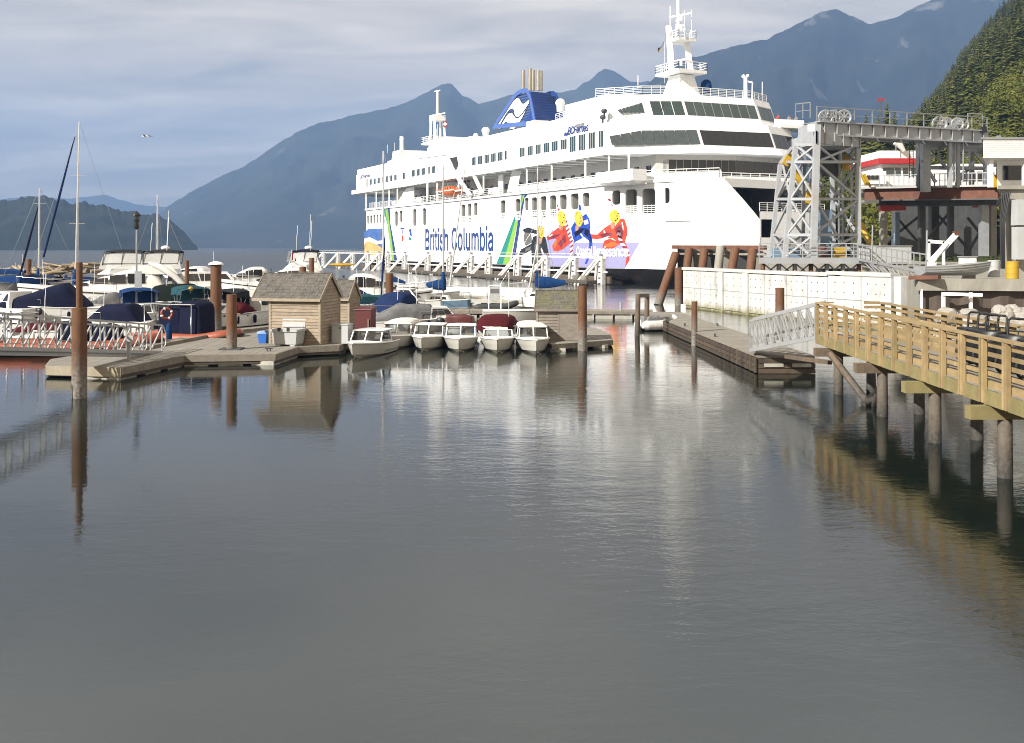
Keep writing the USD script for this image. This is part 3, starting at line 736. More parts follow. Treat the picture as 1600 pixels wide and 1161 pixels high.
def rail_run(pts, h=1.05, step=1.6, name='railing', mat='white_paint', mesh=True, r=0.03, parent=None, bars=2):
    """A guard rail along a polyline of deck points: posts, rails and close wires."""
    m = MB()
    pts = [np.asarray(p, float) for p in pts]
    for p, q in zip(pts, pts[1:]):
        L = np.linalg.norm(q - p); n = max(1, int(round(L / step)))
        for k in range(n + 1):
            a = p + (q - p) * k / n
            m.bar(a, a + UPZ * h, 2 * r, 2 * r)
        for j in range(1, bars + 2):
            z = h * j / (bars + 1)
            m.bar(p + UPZ * z, q + UPZ * z, (1.6 if j == bars + 1 else 1.0) * 1.5 * r, (1.6 if j == bars + 1 else 1.0) * 1.5 * r)
    return m.build(name, mat, parent if parent is not None else ferry)
rail_run([at_u(u_of(868, .5), 23.25, 0.5), at_u(u_of(936, .5), 23.55, 0.5)], 1.25, 1.2, bars=4)
# promenade: posts, rail with mesh panels
for px in (572, 588, 608, 621, 667, 683, 716.5, 755.5, 823, 862, 914.5, 951.5, 982.5):
    a = sz(px, 280, 0.15)[0] if px < 960 else None
    if a is not None:
        MB().bar(at_u(a, ZP, 0.15), at_u(a, 17.2, 0.15), 0.24, 0.24).build('deck_post', 'white_paint', ferry)
    else:
        p = at(px, HOR, 125.6) * V3(1, 1, 0)
        MB().bar(p + UPZ * ZP, p + UPZ * 17.3, 0.24, 0.24).build('deck_post', 'white_paint', ferry)
pa, pb = at_u(u_of(800), ZP, 0.12), at_u(u_of(951), ZP, 0.12)
rail_run([pa, pb], 1.2, 1.5, bars=5)
panel = MB().bar(pa + UPZ * 0.55 - OUTN * 0.03, pb + UPZ * 0.55 - OUTN * 0.03, 0.015, 0.85)
LOOKS['rail_mesh'] = usdkit.material(stage, '/World/Looks/rail_mesh', {'t': ('transparent_bsdf', {}), 'd': ('diffuse_bsdf', {'color': (0.75, 0.75, 0.75)}), 'm': ('mix_closure', {'fac': 0.6})}, [('t.BSDF', 'm.closure1'), ('d.BSDF', 'm.closure2')], surface='m.closure')
panel.build('rail_mesh_panel', 'rail_mesh', ferry)
bow_rail = [at(975, HOR, 126.5), at(1039, HOR, 122.7), at(1124, HOR, 120.0), at(1128, HOR, 127.5), at(1245, HOR, 131.5)]
rail_run([p * V3(1, 1, 0) + UPZ * ZP for p in bow_rail], 1.25, 1.5, bars=3)
MB().bar(bow_rail[0] * V3(1, 1, 0) + UPZ * (ZP + .45), bow_rail[1] * V3(1, 1, 0) + UPZ * (ZP + .45), .03, .8).bar(bow_rail[1] * V3(1, 1, 0) + UPZ * (ZP + .45), bow_rail[2] * V3(1, 1, 0) + UPZ * (ZP + .45), .03, .8).bar(bow_rail[3] * V3(1, 1, 0) + UPZ * (ZP + .4), bow_rail[4] * V3(1, 1, 0) + UPZ * (ZP + .4), .03, .8).build('rail_mesh_panel', 'rail_mesh', ferry)
rail_run([at_u(u_of(577), ZP, 0.1), at_u(u_of(612), ZP, 0.1)], 1.2, 1.6, bars=4)
rail_run([at_u(u_of(640), ZP, 0.1), at_u(u_of(785), ZP, 0.1)], 1.2, 1.8, bars=3)
# side pod under the promenade, solid pillars, slanted supports
pod = [side(931, HOR, -1.5), side(988, HOR, -1.2)]
pc = [p * V3(1, 1, 0) for p in pod]; pin = [p - OUTN * 2.2 for p in pc]
MB().hexa([pc[0] + UPZ * 12.9 + OUTN * -1.4 - AX * .6, pc[1] + UPZ * 12.9 - OUTN * 1.4 + AX * .6, pin[1] + UPZ * 12.9, pin[0] + UPZ * 12.9], [pc[0] + UPZ * 13.3, pc[1] + UPZ * 13.3, pin[1] + UPZ * 13.3, pin[0] + UPZ * 13.3]).hexa([pc[0] + UPZ * 13.3, pc[1] + UPZ * 13.3, pin[1] + UPZ * 13.3, pin[0] + UPZ * 13.3], [p + UPZ * 14.75 for p in (pc[0], pc[1], pin[1], pin[0])]).build('evacuation_pod', 'ship_white', ferry)
def sidepoly(pts, w, thick, name, mat, sink=0.0):
    g = [sz(x, y, w) for x, y in pts]
    return MB().plate(g, at_u(0, 0, w), -AX, UPZ, thick, sink).build(name, mat, ferry)
sidepoly([(783, 300.5), (798, 299), (804.5, 264), (790.5, 266)], 0.02, 0.1, 'side_pillar', 'ship_white', 1.2)
sidepoly([(611, 323), (640, 320), (640, 292), (628, 294)], 0.3, 0.1, 'side_pillar', 'ship_white', 1.0)
sidepoly([(761, 305.5), (768, 304.5), (768, 272), (761, 273)], -0.4, 0.1, 'side_pillar', 'ship_white', 2.2)
# lifeboat on its davit
def lifeboat():
    m = MB(); c0, c1 = sz(684, 300, -0.6), sz(716.5, 296, -0.6)
    L = c1[0] - c0[0]; zc = 14.95
    rows = []
    for k in range(11):
        t = k / 10; u = c0[0] + L * t
        wv = 1.35 * math.sin(math.pi * (0.08 + 0.84 * t)) ** 0.5; hb = 0.95 * math.sin(math.pi * (0.1 + 0.8 * t)) ** 0.4
        sh = 0.35 * (2 * t - 1) ** 2
        rows.append([at_u(u, zc + sh + (hb * math.sin(a) if math.sin(a) < 0 else 0.16 * math.sin(a)), 0.3 + wv * math.cos(a)) for a in np.linspace(0, 2 * math.pi, 14, endpoint=False)])
    m.loft(rows, close=True, cap=True)
    p = m.build('lifeboat', 'orange_boat', ferry)
    c = MB(); rows = []
    for k in range(9):
        t = 0.06 + 0.7 * k / 8; u = c0[0] + L * t
        hh = (0.95 if k < 6 else 0.95 - 0.22 * (k - 5)) if k > 0 else 0.7
        rows.append([at_u(u, zc + 0.1 + hh * max(0, math.sin(a)) ** 0.6, 0.3 + 1.1 * math.cos(a)) for a in np.linspace(0, math.pi, 9)])
    c.loft(rows, cap=True); c.build('canopy', 'orange_boat', p)
    w = MB()
    for k in range(5):
        u = c0[0] + L * (0.16 + 0.12 * k)
        w.box(at_u(u, zc + 0.62, -0.76), (0.3, 0.3, 0.06), ax=(-AX, UPZ, OUTN))
    w.build('porthole', 'dark_glass', p)
    MB().bar(at_u(c0[0] + .2, zc + .12, -1.07), at_u(c1[0] - 1, zc + .12, -1.07), .06, .14).build('rubbing_strake', 'white_paint', p)
lifeboat()
dv = MB()
dv.bar(side(700, 254, -.3), side(735, 306, -.8), 0.55, 0.5).bar(side(655, 246, 0.2), side(700, 240, .2), 0.8, 0.5).bar(side(741, 275, -.2), side(754, 303, -.2), 0.5, 0.4)
dv.bar(side(668, 262, -.2), side(668, 310, -.2), 0.3, 0.3).bar(side(688, 300.5, -.6), side(734, 296, -.6), 0.25, 0.25)
dv.build('davit', 'ship_white', ferry)
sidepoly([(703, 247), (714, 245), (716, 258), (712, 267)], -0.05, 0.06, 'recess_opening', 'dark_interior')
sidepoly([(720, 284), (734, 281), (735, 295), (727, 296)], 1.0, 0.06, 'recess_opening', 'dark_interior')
# white life raft canisters on the promenade
for px, pyc in ((617, 312), (633, 306), (646, 309), (655, 313), (774, 290), (780, 291), (770, 296), (706, 307), (744, 304)):
    c = side(px, pyc, 1.2); c[2] = ZP + 0.75
    MB().tube([c - AX * 0.75, c - AX * .7, c + AX * 0.7, c + AX * .75], [0.42, .52, 0.52, .42], 12).build('raft_canister', 'white_paint', ferry)

# --- wheelhouse ---------------------------------------------------------------------------------------------------
W0 = [at(952, HOR, 131.5), at(1013, HOR, 131.0), at(1069, HOR, 131.0), at(1183, HOR, 135.2), at(1208, HOR, 139.0)]
W0 = [p * V3(1, 1, 0) for p in W0]
def wh(k, z, fwd=0.0):
    return W0[k] - AX * ((24.0 - z) * RK * (0 if k == 0 else 1) + fwd) + UPZ * z
back = [W0[4] + AX * 10, W0[0] + AX * 12]
def wring(z, f=0.0):
    return [wh(k, z, f) for k in range(5)] + [b + UPZ * z for b in back]
def ringmesh(rings, caps=True):
    m = MB(); n = len(rings[0])
    for b, t in zip(rings, rings[1:]):
        m.polys(list(b) + list(t), [(k, (k + 1) % n, (k + 1) % n + n, k + n) for k in range(n)])
    if caps:
        m.polys(rings[0], [tuple(range(n - 1, -1, -1))]); m.polys(rings[-1], [tuple(range(n))])
    return m
ringmesh([wring(21.4, 0.3), wring(22.7), wring(24.9), wring(25.8, -0.1)]).build('wheelhouse', 'ship_white', ferry)
def wh_panes(k0, k1, z0, z1, n, f0, f1, gap=0.1, trim=None):
    a, b = wh(k0, z1) * V3(1, 1, 0), wh(k1, z1) * V3(1, 1, 0)
    pane_row(a + (b - a) * f0, a + (b - a) * f1, z0, z1, n, 'green_glass', 'bridge_window', gap, lean_of(z1 - z0), 0.05, trim)
def wedge(k, n, lo_, hi_):
    za, zb = 23.55 + 1.0 * k / n, 23.55 + 1.0 * (k + 1) / n
    hi_ = [hi_[0] * V3(1, 1, 0) + UPZ * zb, hi_[1] * V3(1, 1, 0) + UPZ * za]
    return lo_, hi_
wh_panes(0, 1, 23.1, 24.55, 6, 0.2, 0.86, 0.08, wedge)
wh_panes(1, 2, 22.75, 24.75, 3, 0.06, 0.97)
wh_panes(2, 3, 22.75, 24.75, 8, 0.015, 0.985, 0.09)
wh_panes(3, 4, 22.75, 24.75, 3, 0.06, 0.94, 0.09)
rr_ = [wh(k, 25.82, -0.5) for k in (0, 1)] + [wh(2, 25.82, -0.6), wh(3, 25.82, -.6), wh(4, 25.82, -.6)]
rr_[0] = rr_[0] + AX * 3
rail_run(rr_, 1.15, 1.3, bars=4)
# front bulwark under the cabin windows, soffit lights
ln = MB()
for k in range(7):
    a = front_pt(1, 0) * V3(1, 1, 0) + (front_pt(2, 0) - front_pt(1, 0)) * V3(1, 1, 0) * (k + .5) / 7
    ln.sphere(a + UPZ * 17.17 - AX * 9.2 + AX * 9.4, (0.12, .12, .06), 1)
ln.build('soffit_lamp', 'white_paint', ferry)

# --- funnel -------------------------------------------------------------------------------------------------------
FW = 9.0
fpts = crop(725, 125, [(255, 442), (300, 355), (350, 285), (400, 205), (440, 145), (480, 100), (520, 80), (560, 76), (585, 95), (605, 150), (628, 265), (652, 405)])
fpoly = shapely.Polygon([sz(x, y, FW) for x, y in fpts]).buffer(0)
fin = fpoly.buffer(-0.75)
MB().plate(fpoly.difference(fin), at_u(0, 0, FW), -AX, UPZ, 0.35, 0.35).build('funnel_rim', 'ship_blue_light', ferry)
MB().plate(fpoly.buffer(-0.03), at_u(0, 0, FW + 0.5), -AX, UPZ, 0.1, 5.2).build('funnel', 'ship_blue', ferry)
sl = MB(); minx, miny, maxx, maxy = fin.bounds
for k in range(11):
    z = miny + (maxy - miny) * (k + .5) / 11
    c = fin.intersection(shapely.box(minx, z - .12, maxx, z + .12))
    if not c.is_empty:
        sl.plate(c, at_u(0, 0, FW), -AX, UPZ, 0.12, 0.45)
sl.build('funnel_louvre', 'ship_blue', ferry)
# louvred end of the funnel, towards us
e0, e1 = sz(652, 405 / 1, FW), None
ue0, ue1 = sz(*crop(725, 125, [(652, 405)])[0], FW), sz(*crop(725, 125, [(590, 105)])[0], FW)
for k in range(12):
    t = (k + .5) / 12; z = ue0[1] + (ue1[1] - ue0[1]) * t
    u = ue0[0] + (ue1[0] - ue0[0]) * t ** 0.9 + 0.12
    wd = 5.6 * (1 - 0.35 * max(0, (t - .72) / .28) ** 2)
    MB().bar(at_u(u, z, FW + .1), at_u(u, z - 0.0, FW + wd), 0.5, 0.42).build('funnel_louvre', 'ship_blue', ferry)
wv1 = crop(725, 125, [(300, 402), (335, 352), (372, 292), (405, 232), (432, 196), (468, 166), (488, 166), (502, 190), (515, 214), (535, 216), (556, 200), (578, 178), (576, 212), (548, 256), (510, 310), (484, 334), (462, 330), (450, 308), (444, 270), (428, 254), (402, 268), (372, 305), (335, 370), (312, 410)])
wv2 = crop(725, 125, [(322, 420), (345, 380), (375, 330), (402, 300), (425, 298), (440, 322), (458, 345), (482, 348), (515, 320), (548, 275), (520, 335), (490, 385), (462, 428), (440, 440), (408, 445), (402, 412), (390, 385), (368, 378), (345, 400), (325, 440), (303, 446)])
for wv in (wv1, wv2):
    g = shapely.Polygon([sz(x, y, FW) for x, y in wv]).buffer(0)
    MB().plate(g.buffer(0.13), at_u(0, 0, FW), -AX, UPZ, 0.05, 0.28).build('wave_emblem', 'print_black', ferry)
    MB().plate(g, at_u(0, 0, FW), -AX, UPZ, 0.08, 0.28).build('wave_emblem', 'white_paint', ferry)
for px, tp, w in ((817.5, 110, 10), (828, 107, 10), (841, 109.5, 10), (833, 110, 13), (845, 111, 13)):
    a, b = side(px, 142, w), side(px, tp, w)
    MB().tube([a, b], 0.36, 14).build('exhaust_pipe', 'steel_silver', ferry)
# --- roof clutter -------------------------------------------------------------------------------------------------
def radome(px, py, w, r, h):
    c = side(px, py, w)
    MB().lathe(c, [(r * .7, -h), (r * .75, -h * .3), (r, 0), (r * .97, r * .35), (r * .8, r * .7), (r * .45, r * .95), (0, r * 1.03)], 16).build('radome', 'white_paint', ferry)
radome(875.5, 162, 6, 0.78, 1.3); radome(759, 205, 5, 0.75, .9); radome(743.5, 212, 4, 0.45, .9)
block(734, 742, 2, 4, 23.2, 24.6, 'vent_box')
block(822, 836, 1.5, 4, 23.2, 24.7, 'vent_box')
rail_run([at_u(u_of(726, 1), 23.2, 1), at_u(u_of(738, 1), 23.2, 1)], 1.2, 1.2)
for px, py in ((779, 209), (813, 202), (815, 202), (866, 201), (703, 238), (944, 174), (942, 184)):
    c = side(px, py, 0.6)
    MB().lathe(c, [(0.12, -1.0), (.12, -.25), (.35, -.2), (.42, .12), (.3, .32), (0, .36)], 10).build('deck_light', 'dark_steel', ferry)
def mast(base, top_z, kind):
    """Signal mast with platforms, yards, radar scanners and aerials."""
    x, y = base[0], base[1]
    b = lambda dx, dy, z: V3(x, y, 0) - AX * dx - OUTN * dy + UPZ * z
    m = MB()
    if kind == 'fore':
        m.hexa([b(-2.1, -2.0, 25.7), b(2.1, -2.0, 25.7), b(2.1, 2.0, 25.7), b(-2.1, 2.0, 25.7)], [b(-1.2, -1.2, 29.2), b(1.4, -1.2, 29.2), b(1.4, 1.2, 29.2), b(-1.2, 1.2, 29.2)])
        m.bar(b(-0.6, -1.2, 29.4), b(-.9, -1.5, 36.4), 0.75, 0.75); m.bar(b(0.8, 1.2, 29.4), b(0.2, .8, 34.2), 0.7, 0.7)
        m.tube([b(-.6, 0, 36), b(-.6, 0, 42.0), b(-.6, 0, 44.6)], [0.3, 0.22, 0.1], 8)
        plats, yards = [(29.5, 2.7, 2.5), (34.2, 1.5, 1.5)], [(31.5, 1.6, 3.0), (37.9, 1.8, 3.2), (36.4, 0.2, 1.8)]
    else:
        m.hexa([b(-2.2, -2, 23.8), b(2.2, -2, 23.8), b(2.2, 2, 23.8), b(-2.2, 2, 23.8)], [b(-1.5, -1.4, 26.6), b(1.5, -1.4, 26.6), b(1.5, 1.4, 26.6), b(-1.5, 1.4, 26.6)])
        for i in (-1, 1):
            for j in (-1, 1):
                m.bar(b(i * 1.3, j * 1.2, 26.4), b(i * .9, j * 1.0, 32.6), 0.45, 0.45)
        m.box(b(0, 0, 32.2), (2.6, 2.6, 1.1), ax=(-AX, -OUTN, UPZ))
        m.tube([b(0, 0, 32.5), b(0, 0, 38.0)], [0.34, 0.25], 8)
        plats, yards = [(26.8, 2.6, 2.6)], [(33.0, 2.8, 2.8), (38.0, 1.0, 1.0)]
    m.build('mast', 'white_paint', ferry)
    for z, a, c in plats:
        p = MB().box(b(0, 0, z), (2 * a, 2 * c, 0.4), ax=(-AX, -OUTN, UPZ)); p.build('mast_platform', 'white_paint', ferry)
        rail_run([b(-a, -c, z + .2), b(a, -c, z + .2), b(a, c, z + .2), b(-a, c, z + .2), b(-a, -c, z + .2)], 1.1, 1.3, bars=2)
    for z, a, c in yards:
        MB().bar(b(-a, -c * .2, z), b(a, c * .2, z), 0.16, 0.22).bar(b(0, 0, z), b(0, 0, z - .8), .3, .3).build('radar_scanner', 'white_paint', ferry)
    a = MB()
    for k, (dx, dy) in enumerate(((-1.8, .5), (1.6, -.6), (.9, 1.2), (-.4, -1.6))):
        z0 = plats[-1][0]
        a.tube([b(dx, dy, z0), b(dx, dy, z0 + 3.4 + .5 * k)], 0.05, 5)
        a.sphere(b(dx, dy, z0 + 1.2), (0.22, .22, .3), 1)
    a.build('aerial', 'white_paint', ferry)
    return b
mb_ = at(1064, HOR, 137); mast(mb_, 44, 'fore')
mb2 = side(683.5, HOR, 9.0); bmast = mast(mb2, 38, 'aft')
sm = at(1165, HOR, 139) * V3(1, 1, 0)
MB().tube([sm + UPZ * 25.8, sm + UPZ * 29.4], 0.28, 8).bar(sm + UPZ * 28.9 - V3(.2, 0, 0), sm + V3(1.0, 0, 28.6), .2, .2).bar(sm + V3(1.0, 0, 28.6), sm + V3(.9, 0, 25.9), .14, .14).sphere(sm + V3(-.3, 0, 29.5), .28, 1).sphere(sm + V3(.3, 0, 29.6), .24, 1).build('signal_mast', 'white_paint', ferry)
st = side(627.5, HOR, 3) * V3(1, 1, 0)
MB().tube([st + UPZ * 23.9, st + UPZ * 28.6], 0.4, 8).bar(st + UPZ * 28 - AX, st + UPZ * 28 + AX, .2, .2).build('signal_mast', 'white_paint', ferry)
c = at(1103.5, 133, 137); MB().lathe(c, [(.75, -1.1), (.8, -.2), (.7, .4), (.35, .75), (0, .8)], 14).build('covered_instrument', 'canvas_blue', ferry)
an = MB()
for px, y0, y1, d in ((997, 134, 118, 128), (1191, 144, 128, 139), (951, 158, 143, 129), (605, 235, 226, 205), (616, 232, 223, 205)):
    an.tube([at(px, y0 + 4, d), at(px, y1, d)], 0.05, 5)
an.build('whip_aerial', 'white_paint', ferry)
def flag(pts, mat, name, d):
    rows = [[at(x, y, d + 0.25 * math.sin(i * 1.7)) for x, y in r] for i, r in enumerate(pts)]
    m = MB(); m.loft(rows); return m.build(name, mat, ferry)
fl_ = [[(1027.5 + 10 * t, 82 - 11 * t + 1.5 * math.sin(5 * t)), (1028.5 + 10 * t, 78.5 - 11 * t * .85 + 1.5 * math.sin(5 * t))] for t in np.linspace(0, 1, 6)]
flag(fl_, 'yellow_paint', 'flag', 133)
flag([[(x, y - 3.6) for x, y in r] for r in fl_], 'print_blue', 'flag', 133)
flag([[(x, y - 1.9) for x, y in r] for r in fl_], 'print_red', 'flag', 133.1)
MB().tube([at(1038.8, 130, 133), at(1038.8, 66, 133)], .03, 4).build('halyard', 'white_paint', ferry)
flag([[(692.5 + 6 * t, 188 + 2 * t + math.sin(4 * t)), (692.5 + 6 * t, 199 - t + math.sin(4 * t))] for t in np.linspace(0, 1, 5)], 'print_red', 'flag', 176)
MB().plate(shapely.Point(0, 0).buffer(.28), at(695.6, 193.8, 175.6), V3(1, 0, 0), UPZ, .03).build('flag_leaf', 'white_paint', ferry)

# --- lettering and painted pictures on the hull -------------------------------------------------------------------
def letter(text, x0, y0b, x1, capz, mat, w=-0.02, bold=False, italic=0.0, name='lettering'):
    t = meshkit.text_mesh(text, 1.0, 0.02, bold)
    v = np.array(t.vertices)
    u0, z0 = sz(x0, y0b, w); u1 = sz(x1, HOR, w)[0]
    sx = (u1 - u0) / (v[:, 0].max() - v[:, 0].min())
    x = (v[:, 0] - v[:, 0].min()) * sx + v[:, 1] * italic
    u = x + u0; p1, X1, _ = wall_frame(1)
    flat = np.where((u > U_NEAR)[:, None] & (z0 < 12), p1 - OUTN * w + np.outer(u - U_NEAR, X1), at_u(0, 0, w) + np.outer(u, -AX))
    P = flat + np.outer(v[:, 1] * capz + z0, UPZ) + np.outer(v[:, 2], OUTN)
    return MB().polys(list(P), t.faces).build(name, mat, ferry)
letter('British Columbia', 664.5, 390.2, 770.5, 3.9, 'print_blue', bold=True)
letter('BCFerries', 887, 210.5, 918.5, 1.05, 'print_blue', w=-0.08, bold=True, italic=0.25)
for k in range(2):
    g = crop(725, 125, [(912, 488 + 14 * k), (925, 474 + 14 * k), (934, 484 + 14 * k), (944, 470 + 14 * k), (946, 480 + 14 * k), (934, 496 + 14 * k), (925, 486 + 14 * k), (914, 498 + 14 * k)])
    MB().plate([sz(x, y) for x, y in g], at_u(0, 0, -.08), -AX, UPZ, 0.02).build('emblem', 'print_blue', ferry)
letter('BCFerries', 563, 279.5, 578, 0.8, 'print_blue', bold=True, italic=.25)

LAYER = [0]
def paint(pts, mat, name, layer, cut=True):
    """Paint a pixel outline onto the hull, wall by wall, round the openings."""
    for i in range(4):
        xs = [560, 951, 1039, 1128, 1187]
        g = shapely.Polygon(pts).buffer(0).intersection(shapely.box(xs[i], 0, xs[i + 1], 700))
        if g.is_empty or g.area < .3:
            continue
        g = shapely.transform(g.segmentize(3.0), lambda c: np.array([wall_hit(x, y, i) for x, y in c]))
        g = g.buffer(0)
        if cut:
            g = g.difference(NOHOLE[i].buffer(.12))
        g = g.intersection(shapely.box(-5, ZK + .03, 999, ZP - .4))
        if g.is_empty:
            continue
        p, X, L = wall_frame(i)
        MB().plate(g, p, X, UPZ, 0.004 + 0.004 * layer, -0.002).build(name, mat, ferry)
C3 = lambda p: crop(725, 260, p)
C5 = lambda p: crop(900, 240, p)
C1 = lambda p: crop(545, 225, p)
paint(C3([(283, 912), (345, 912), (472, 470), (518, 330), (549, 205), (533, 205), (508, 330), (452, 470)]), 'print_teal', 'painted_stripe', 1)
paint(C3([(345, 912), (408, 912), (494, 470), (528, 330), (565, 205), (549, 205), (518, 330), (472, 470)]), 'print_green', 'painted_stripe', 1)
paint(C3([(432, 830), (408, 912), (440, 912), (470, 800), (518, 470), (545, 330), (594, 205), (567, 205), (528, 330), (494, 470)]), 'print_blue', 'painted_stripe', 1)
paint(C1([(303, 572), (328, 570), (352, 740), (330, 660)]), 'print_teal', 'painted_stripe', 1)
paint(C1([(328, 570), (352, 567), (374, 760), (418, 1085), (392, 1085), (352, 740)]), 'print_green', 'painted_stripe', 1)
paint(C1([(352, 567), (371, 566), (378, 720), (440, 1055), (412, 1055), (374, 760)]), 'print_blue', 'painted_stripe', 1)
paint(C1([(140, 800), (175, 772), (318, 765), (332, 890), (334, 1000), (140, 1000)]), 'print_sky', 'painted_scene', 1)
paint(C1([(140, 860), (190, 845), (260, 880), (318, 872), (322, 900), (225, 915), (140, 905)]), 'canvas_offwhite', 'painted_scene', 2)
paint(C1([(140, 905), (180, 880), (260, 915), (334, 965), (334, 1010), (140, 1010)]), 'print_sand', 'painted_scene', 3)
paint(C1([(467, 760), (505, 758), (505, 774), (467, 776)]), 'print_blue', 'emblem', 1)
paint(C1([(480, 780), (494, 780), (492, 815), (482, 815)]), 'print_lilac', 'emblem', 1)
paint(C1([(478, 882), (497, 882), (490, 828), (482, 828)]), 'print_red', 'emblem', 1)
paint(C1([(540, 780), (560, 770), (572, 730), (566, 780), (574, 835), (556, 830), (552, 800)]), 'print_royal', 'emblem', 1)
paint(C1([(540, 872), (546, 842), (566, 850), (564, 876)]), 'print_teal', 'emblem', 1)
paint(C5([(-320, 860), (-215, 690), (0, 808), (578, 806), (440, 1050), (-345, 1050)]), 'print_lilac', 'painted_band', 1)
# four painted figures reaching to each other along a rope
def fig(body, mat, name, layer, C=C3):
    paint(C(body), mat, name, layer)
def helmet(C, cx, cy, rx, ry, lean=0.0):
    el = [(cx + rx * math.cos(a) + lean * ry * math.sin(a), cy + ry * math.sin(a)) for a in np.linspace(0, 2 * math.pi, 16, endpoint=False)]
    paint(C(el), 'print_yellow', 'painted_helmet', 6)
    for dx, dy in ((.45, -.1), (.55, .3), (.2, .55), (.65, -.45)):
        s = rx * .13
        paint(C([(cx + dx * rx - s, cy + dy * ry - s), (cx + dx * rx + s, cy + dy * ry - s), (cx + dx * rx + s, cy + dy * ry + s), (cx + dx * rx - s, cy + dy * ry + s)]), 'print_black', 'painted_helmet', 7)
def face(C, p):
    paint(C(p), 'print_skin', 'painted_face', 5)
# first figure, in black
fig([(625, 640), (660, 625), (740, 640), (775, 820), (745, 815), (700, 740), (720, 880), (650, 910), (615, 880), (610, 760), (540, 800), (500, 808), (505, 760), (560, 730), (612, 700)], 'print_black', 'painted_figure', 3)
fig([(530, 575), (580, 552), (620, 565), (665, 580), (660, 615), (610, 605), (550, 600)], 'print_black', 'painted_figure', 3)
fig([(548, 600), (612, 606), (618, 690), (560, 725), (540, 660)], 'canvas_grey', 'painted_figure', 2)
face(C3, [(672, 650), (712, 650), (704, 700), (682, 705)]); helmet(C3, 700, 590, 30, 58, .1)
# second, in red
fig([(745, 640), (800, 600), (850, 555), (885, 560), (915, 480), (955, 560), (975, 690), (900, 750), (850, 772), (810, 765), (800, 720), (840, 660), (820, 655), (760, 672)], 'print_red', 'painted_figure', 3)
fig([(832, 330), (850, 345), (940, 500), (990, 680), (988, 800), (962, 815), (970, 700), (925, 560), (850, 400)], 'print_rope', 'painted_rope', 4)
face(C3, [(862, 535), (905, 515), (895, 570), (868, 580)]); helmet(C3, 888, 472, 38, 70, .1)
# third, in blue
fig([(970, 560), (1005, 500), (1075, 450), (1110, 430), (1140, 480), (1148, 560), (1130, 580), (1165, 650), (1165, 690), (1140, 680), (1090, 640), (1040, 670), (1000, 690), (985, 640)], 'print_royal', 'painted_figure', 4)
fig([(1035, 345), (1058, 350), (1066, 400), (1040, 400)], 'print_royal', 'painted_figure', 4)
fig([(1085, 495), (1125, 480), (1130, 520), (1095, 530)], 'canvas_offwhite', 'painted_figure', 5)
face(C3, [(1008, 540), (1045, 530), (1035, 585), (1015, 585)]); helmet(C3, 1040, 475, 38, 72, .1)
fig([(120, 660), (128, 700), (150, 800), (146, 900), (128, 900), (122, 810), (98, 720)], 'print_royal', 'painted_figure', 4, C5)
# fourth, in red
fig([(135, 730), (190, 735), (265, 670), (310, 640), (340, 680), (400, 590), (440, 595), (462, 660), (464, 740), (445, 800), (470, 860), (486, 920), (480, 980), (445, 1030), (460, 930), (430, 840), (395, 815), (330, 768), (240, 770), (190, 775), (140, 772)], 'print_red', 'painted_figure', 3, C5)
fig([(240, 850), (255, 790), (310, 770), (380, 800), (400, 818), (340, 860), (270, 865)], 'print_red', 'painted_figure', 3, C5)
fig([(285, 400), (305, 402), (345, 460), (375, 470), (378, 492), (340, 485), (300, 440)], 'print_rope', 'painted_rope', 5, C5)
fig([(375, 690), (400, 690), (425, 800), (482, 880), (486, 930), (470, 930), (405, 820), (372, 740)], 'print_rope', 'painted_rope', 5, C5)
fig([(413, 620), (422, 620), (436, 690), (428, 696)], 'canvas_offwhite', 'painted_rope', 5, C5)
face(C5, [(312, 625), (360, 618), (352, 660), (325, 690), (316, 660)]); helmet(C5, 352, 572, 48, 62, .1)
letter('Coastal Renaissance', 901, 399.5, 972, 1.3, 'white_paint', w=-0.06, bold=True)
# folds and trim of the painted suits
for C, p, mt in ((C3, [(760, 648), (830, 615), (880, 610), (850, 640), (790, 660)], 'print_maroon'), (C3, [(850, 700), (900, 640), (930, 600), (925, 680), (880, 735)], 'print_maroon'), (C3, [(815, 690), (850, 665), (840, 720), (818, 745)], 'orange_boat'), (C3, [(770, 632), (800, 612), (806, 622), (776, 644)], 'canvas_offwhite'),
                 (C3, [(1000, 600), (1060, 560), (1100, 560), (1060, 610), (1010, 640)], 'canvas_navy'), (C3, [(1100, 560), (1135, 580), (1120, 640), (1090, 610)], 'canvas_navy'), (C3, [(1060, 600), (1085, 640), (1080, 650), (1052, 612)], 'canvas_offwhite'),
                 (C3, [(640, 720), (665, 680), (690, 720), (670, 800)], 'canvas_grey'), (C3, [(700, 735), (716, 760), (712, 790), (698, 760)], 'canvas_offwhite'), (C3, [(560, 745), (610, 725), (600, 760), (555, 775)], 'canvas_grey'),
                 (C5, [(200, 740), (260, 720), (330, 720), (320, 745), (250, 762)], 'print_maroon'), (C5, [(350, 690), (400, 640), (430, 700), (420, 780), (380, 760)], 'print_maroon'), (C5, [(250, 765), (318, 730), (325, 738), (262, 780)], 'canvas_offwhite'), (C5, [(255, 830), (330, 800), (390, 820), (330, 845), (270, 850)], 'orange_boat'), (C5, [(250, 700), (262, 695), (268, 720), (256, 726)], 'canvas_offwhite'),
                 (C5, [(330, 490), (372, 492), (372, 560), (335, 560)], 'canvas_offwhite'), (C5, [(120, 810), (146, 806), (138, 900), (100, 1000), (80, 1000), (118, 900)], 'print_royal')):
    paint(C(p), mt, 'painted_fold', 5)
